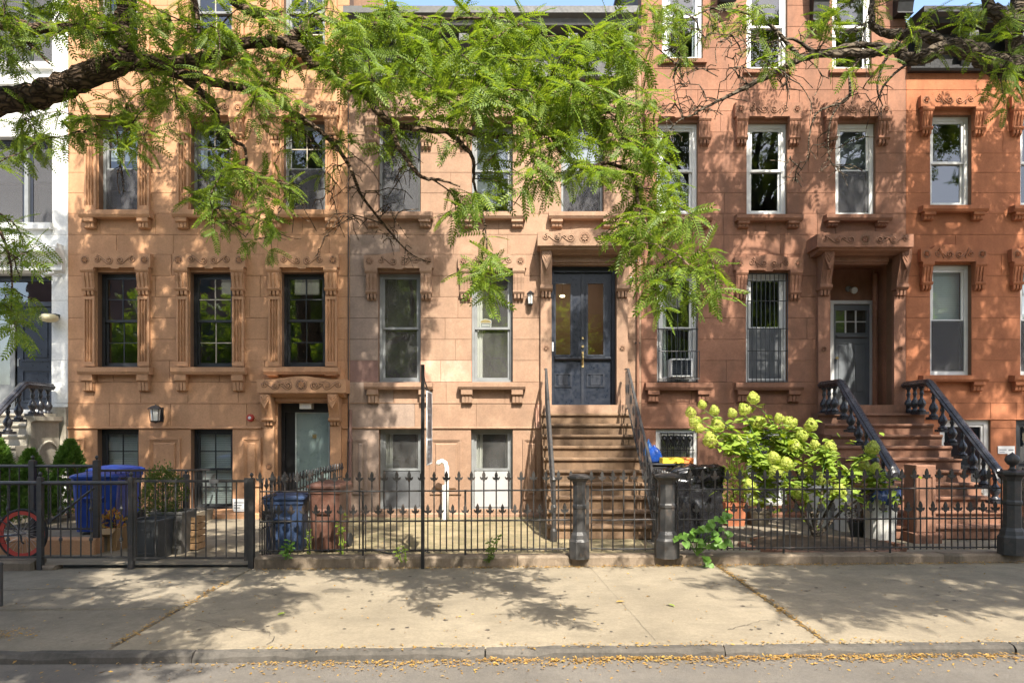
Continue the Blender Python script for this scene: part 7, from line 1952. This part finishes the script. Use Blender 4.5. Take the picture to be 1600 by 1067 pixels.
# small conifers by the grey stoop
SP = []
SPF = []
for k, (a, l) in enumerate(((0, .09), (.5, .07), (-.5, .07), (.9, .05), (-.9, .05))):
    b = len(SP); c, s = math.cos(a), math.sin(a)
    SP += [(.01 * k, 0, 0), (l * .5 * c - .011 * s, l * .5 * s + .011 * c, .008), (l * c, l * s, 0), (l * .5 * c + .011 * s, l * .5 * s - .011 * c, 0)]; SPF += [(b, b + 1, b + 2), (b, b + 2, b + 3)]
SP, SPF = np.array(SP), np.array(SPF)
def conifer(label, p, top, y, r, z0=.2):
    x = px(p, y); h = pz(top, y) - z0
    t = thing('conifer_shrub', label, 'conifer', (x, y, z0), 'small conifers before the grey stoop')
    MB().tube([(x, y, z0), (x, y, z0 + h * .9)], [.03, .008], 6).build('trunk', M['bark_r'], t)
    n = 2600; u = rng.uniform(0, 1, n) ** .8; a = rng.uniform(0, 6.283, n)
    lump = 1 + .16 * np.sin(a * 4 + u * 9 + p) + .1 * np.sin(a * 7 - u * 15)
    rad = r * (1 - u) ** .75 * lump * rng.uniform(.55, 1.05, n)
    pos = np.stack([x + rad * np.cos(a), y + rad * np.sin(a), z0 + .06 + (h - .08) * u], 1)
    d = np.stack([np.cos(a), np.sin(a), rng.uniform(.4, 1.6, n)], 1)
    T = frames(pos, d, rng.normal(0, 1, (n, 3)), rng.uniform(.7, 1.2, n))
    tag(big_mesh('crown', *scatter(SP, SPF, T), M['conifer'], t), kind='stuff')
conifer('dense green conifer at the very edge behind the bicycle wheel', -2, 688, 10.6, .42)
conifer('smaller dark conifer before the arched recess of the grey stoop', 48, 703, 11.2, .40)
conifer('bushy bright-tipped conifer at the corner of the orange-tan house', 110, 688, 11.9, .50)
def shrub(t, x, y, z0, h, r, n, mat, lv, size, seed=0, part='foliage'):
    g = rng.normal(0, 1, (n, 3)); g /= np.linalg.norm(g, axis=1, keepdims=True)
    a = np.arctan2(g[:, 1], g[:, 0]); q = rng.uniform(.35, 1, (n, 1)) ** .5 * (1 + .14 * np.sin(a * 3 + g[:, 2] * 4 + seed) + .1 * np.sin(a * 7 + 5 * g[:, 2]))[:, None]
    pos = np.array([x, y, z0 + h / 2]) + g * q * np.array([r, r, h / 2]); pos[:, :2] = np.array([x, y]) + (pos[:, :2] - np.array([x, y])) * (1.05 - .4 * np.clip((pos[:, 2:] - z0) / h, 0, 1))
    T = frames(pos, g + rng.normal(0, .6, g.shape) + np.array([0, 0, .6]), rng.normal(0, 1, g.shape), size * rng.uniform(.6, 1.2, n))
    tag(big_mesh(part, *scatter(*lv, T), mat, t), kind='stuff')
t = thing('boxwood_shrub', 'pointed boxwood shrub growing in the dark planter', 'shrub', (px(250, 9.6), 9.7, .5))
x = px(250, 9.6); shrub(t, x, 9.7, .50, .74, .33, 2600, M['box'], SV, .75)
MB().tube([(x, 9.7, .45), (x, 9.7, 1.0)], [.02, .008], 6).build('stem', M['bark'], t)
t = thing('yellow_plant', 'yellow and reddish bedding plant in the cardboard box', 'plant', (px(176, 9.9), 9.95, .3))
x = px(174, 9.9); shrub(t, x, 9.93, .22, .34, .2, 170, M['flower_y'], OV, .9)
MB().tube([(x, 9.93, .05), (x, 9.93, .4)], [.012, .006], 5).build('stem', M['vine'], t)
t = thing('potted_shrub', 'dark leafy shrub growing in the terracotta pot', 'shrub', (px(1147, 12.2), 12.2, .4))
shrub(t, px(1147, 12.2), 12.2, .40, .75, .34, 420, M['hyd_leaf'], OV, 1.1); MB().tube([(px(1147, 12.2), 12.2, .3), (px(1147, 12.2), 12.2, .8)], .012, 5).build('stem', M['bark'], t)
t = thing('dry_plant', 'dry brown plants in the dark pot by the trash cans', 'plant', (px(1340, 10.9), 10.9, .25))
shrub(t, px(1340, 10.9), 10.9, .22, .3, .17, 130, paint('dry_leaf', (.16, .10, .05), .9), SV, 1.0); MB().tube([(px(1340, 10.9), 10.9, .2), (px(1340, 10.9), 10.9, .4)], .008, 5).build('stem', M['bark'], t)

# fallen leaves: gutter drift, joints, foot of the plinth, a few on the slabs
PTS = []
def drop(n, fx, fy, fz):
    for _ in range(n):
        x = fx(); y = fy(x); PTS.append((x, y, fz(x, y)))
G_ = random.gauss
drop(1700, lambda: G_(1.7, 1.9), lambda x: 5.45 - abs(G_(0, .045)) * (1 + math.sin(x * 5) * .5 + math.sin(x * 13) * .4), lambda x, y: road_z(x, y) + random.uniform(.004, .022))
drop(900, lambda: random.uniform(-2.2, 5.2), lambda x: 5.45 - abs(G_(0, .12)), lambda x, y: road_z(x, y) + random.uniform(.004, .015))
drop(260, lambda: random.uniform(-5, 5), lambda x: random.uniform(4.6, 5.4), lambda x, y: road_z(x, y) + .006)
w = lambda x, y: walk_z(x, y) + random.uniform(.006, .012)
drop(420, lambda: random.uniform(-5.5, 6.5), lambda x: random.uniform(5.7, 8.6), w)
drop(420, lambda: random.uniform(-2.2, 5.0), lambda x: 5.60 + G_(0, .04), w)
drop(380, lambda: 2.6 + G_(0, .022), lambda x: random.uniform(5.7, 8.6), w)
drop(300, lambda: -3.33 + G_(0, .025), lambda x: random.uniform(5.7, 8.0), w)
drop(160, lambda: -4.55 + G_(0, .16), lambda x: 6.05 + G_(0, .1), w); drop(100, lambda: -5.6 + G_(0, .15), lambda x: 6.75 + G_(0, .08), w)
drop(1500, lambda: random.uniform(-3.2, 7), lambda x: 8.655 - abs(G_(0, .05)), w)
drop(260, lambda: random.uniform(-3, 2), lambda x: random.uniform(9, 12.5), lambda x, y: .06)
drop(260, lambda: random.uniform(2.2, 7), lambda x: random.uniform(8.9, 12), lambda x, y: .05)
PTS = np.array(PTS); n = len(PTS)
LVt = (np.array([(0, 0, 0), (.016, .007, .003), (.034, 0, .0), (.016, -.007, .002)]), np.array([(0, 1, 2), (0, 2, 3)]))
a = rng.uniform(0, 6.283, n)
T = frames(PTS, np.stack([np.cos(a), np.sin(a), rng.normal(0, .15, n)], 1), np.array([0, 0, 1.0]) + rng.normal(0, .3, (n, 3)), rng.uniform(.5, 1.3, n))
tag(big_mesh('fallen_leaves', *scatter(*LVt, T), M['yellow_leaf']), kind='stuff')
for lab, x, y, r in (('curled brown leaf lying on the sunlit slab', 1.05, 6.9, 0.3), ('curled olive leaf lying on the sunlit slab, nearer the kerb', 1.6, 6.72, 2.0), ('green leaf sprig fallen on the shaded slab', -2.25, 6.55, 1.0)):
    o = link('fallen_leaf', np_mesh('fallen_leaf', *leaf_tpl(.10, .05), M['yellow_leaf' if 'brown' in lab else 'hyd_leaf'])); o.location = (x, y, walk_z(x, y) + .012); o.rotation_euler = (.1, -.1, r); tag(o, lab, 'leaf')
# loose hose and rubbish in the mossy yard
mb = MB(); mb.tube([(px(560, 9.4) + .09 * k, 9.4 + .12 * math.sin(k * .9), .06) for k in range(12)], .012, 5)
tag(mb.build('garden_hose', M['iron']), 'thin dark hose lying on the mossy yard behind the fence', 'hose')
print('tris', sum(len(m.polygons) for m in bpy.data.meshes), 'objects', len(bpy.data.objects))
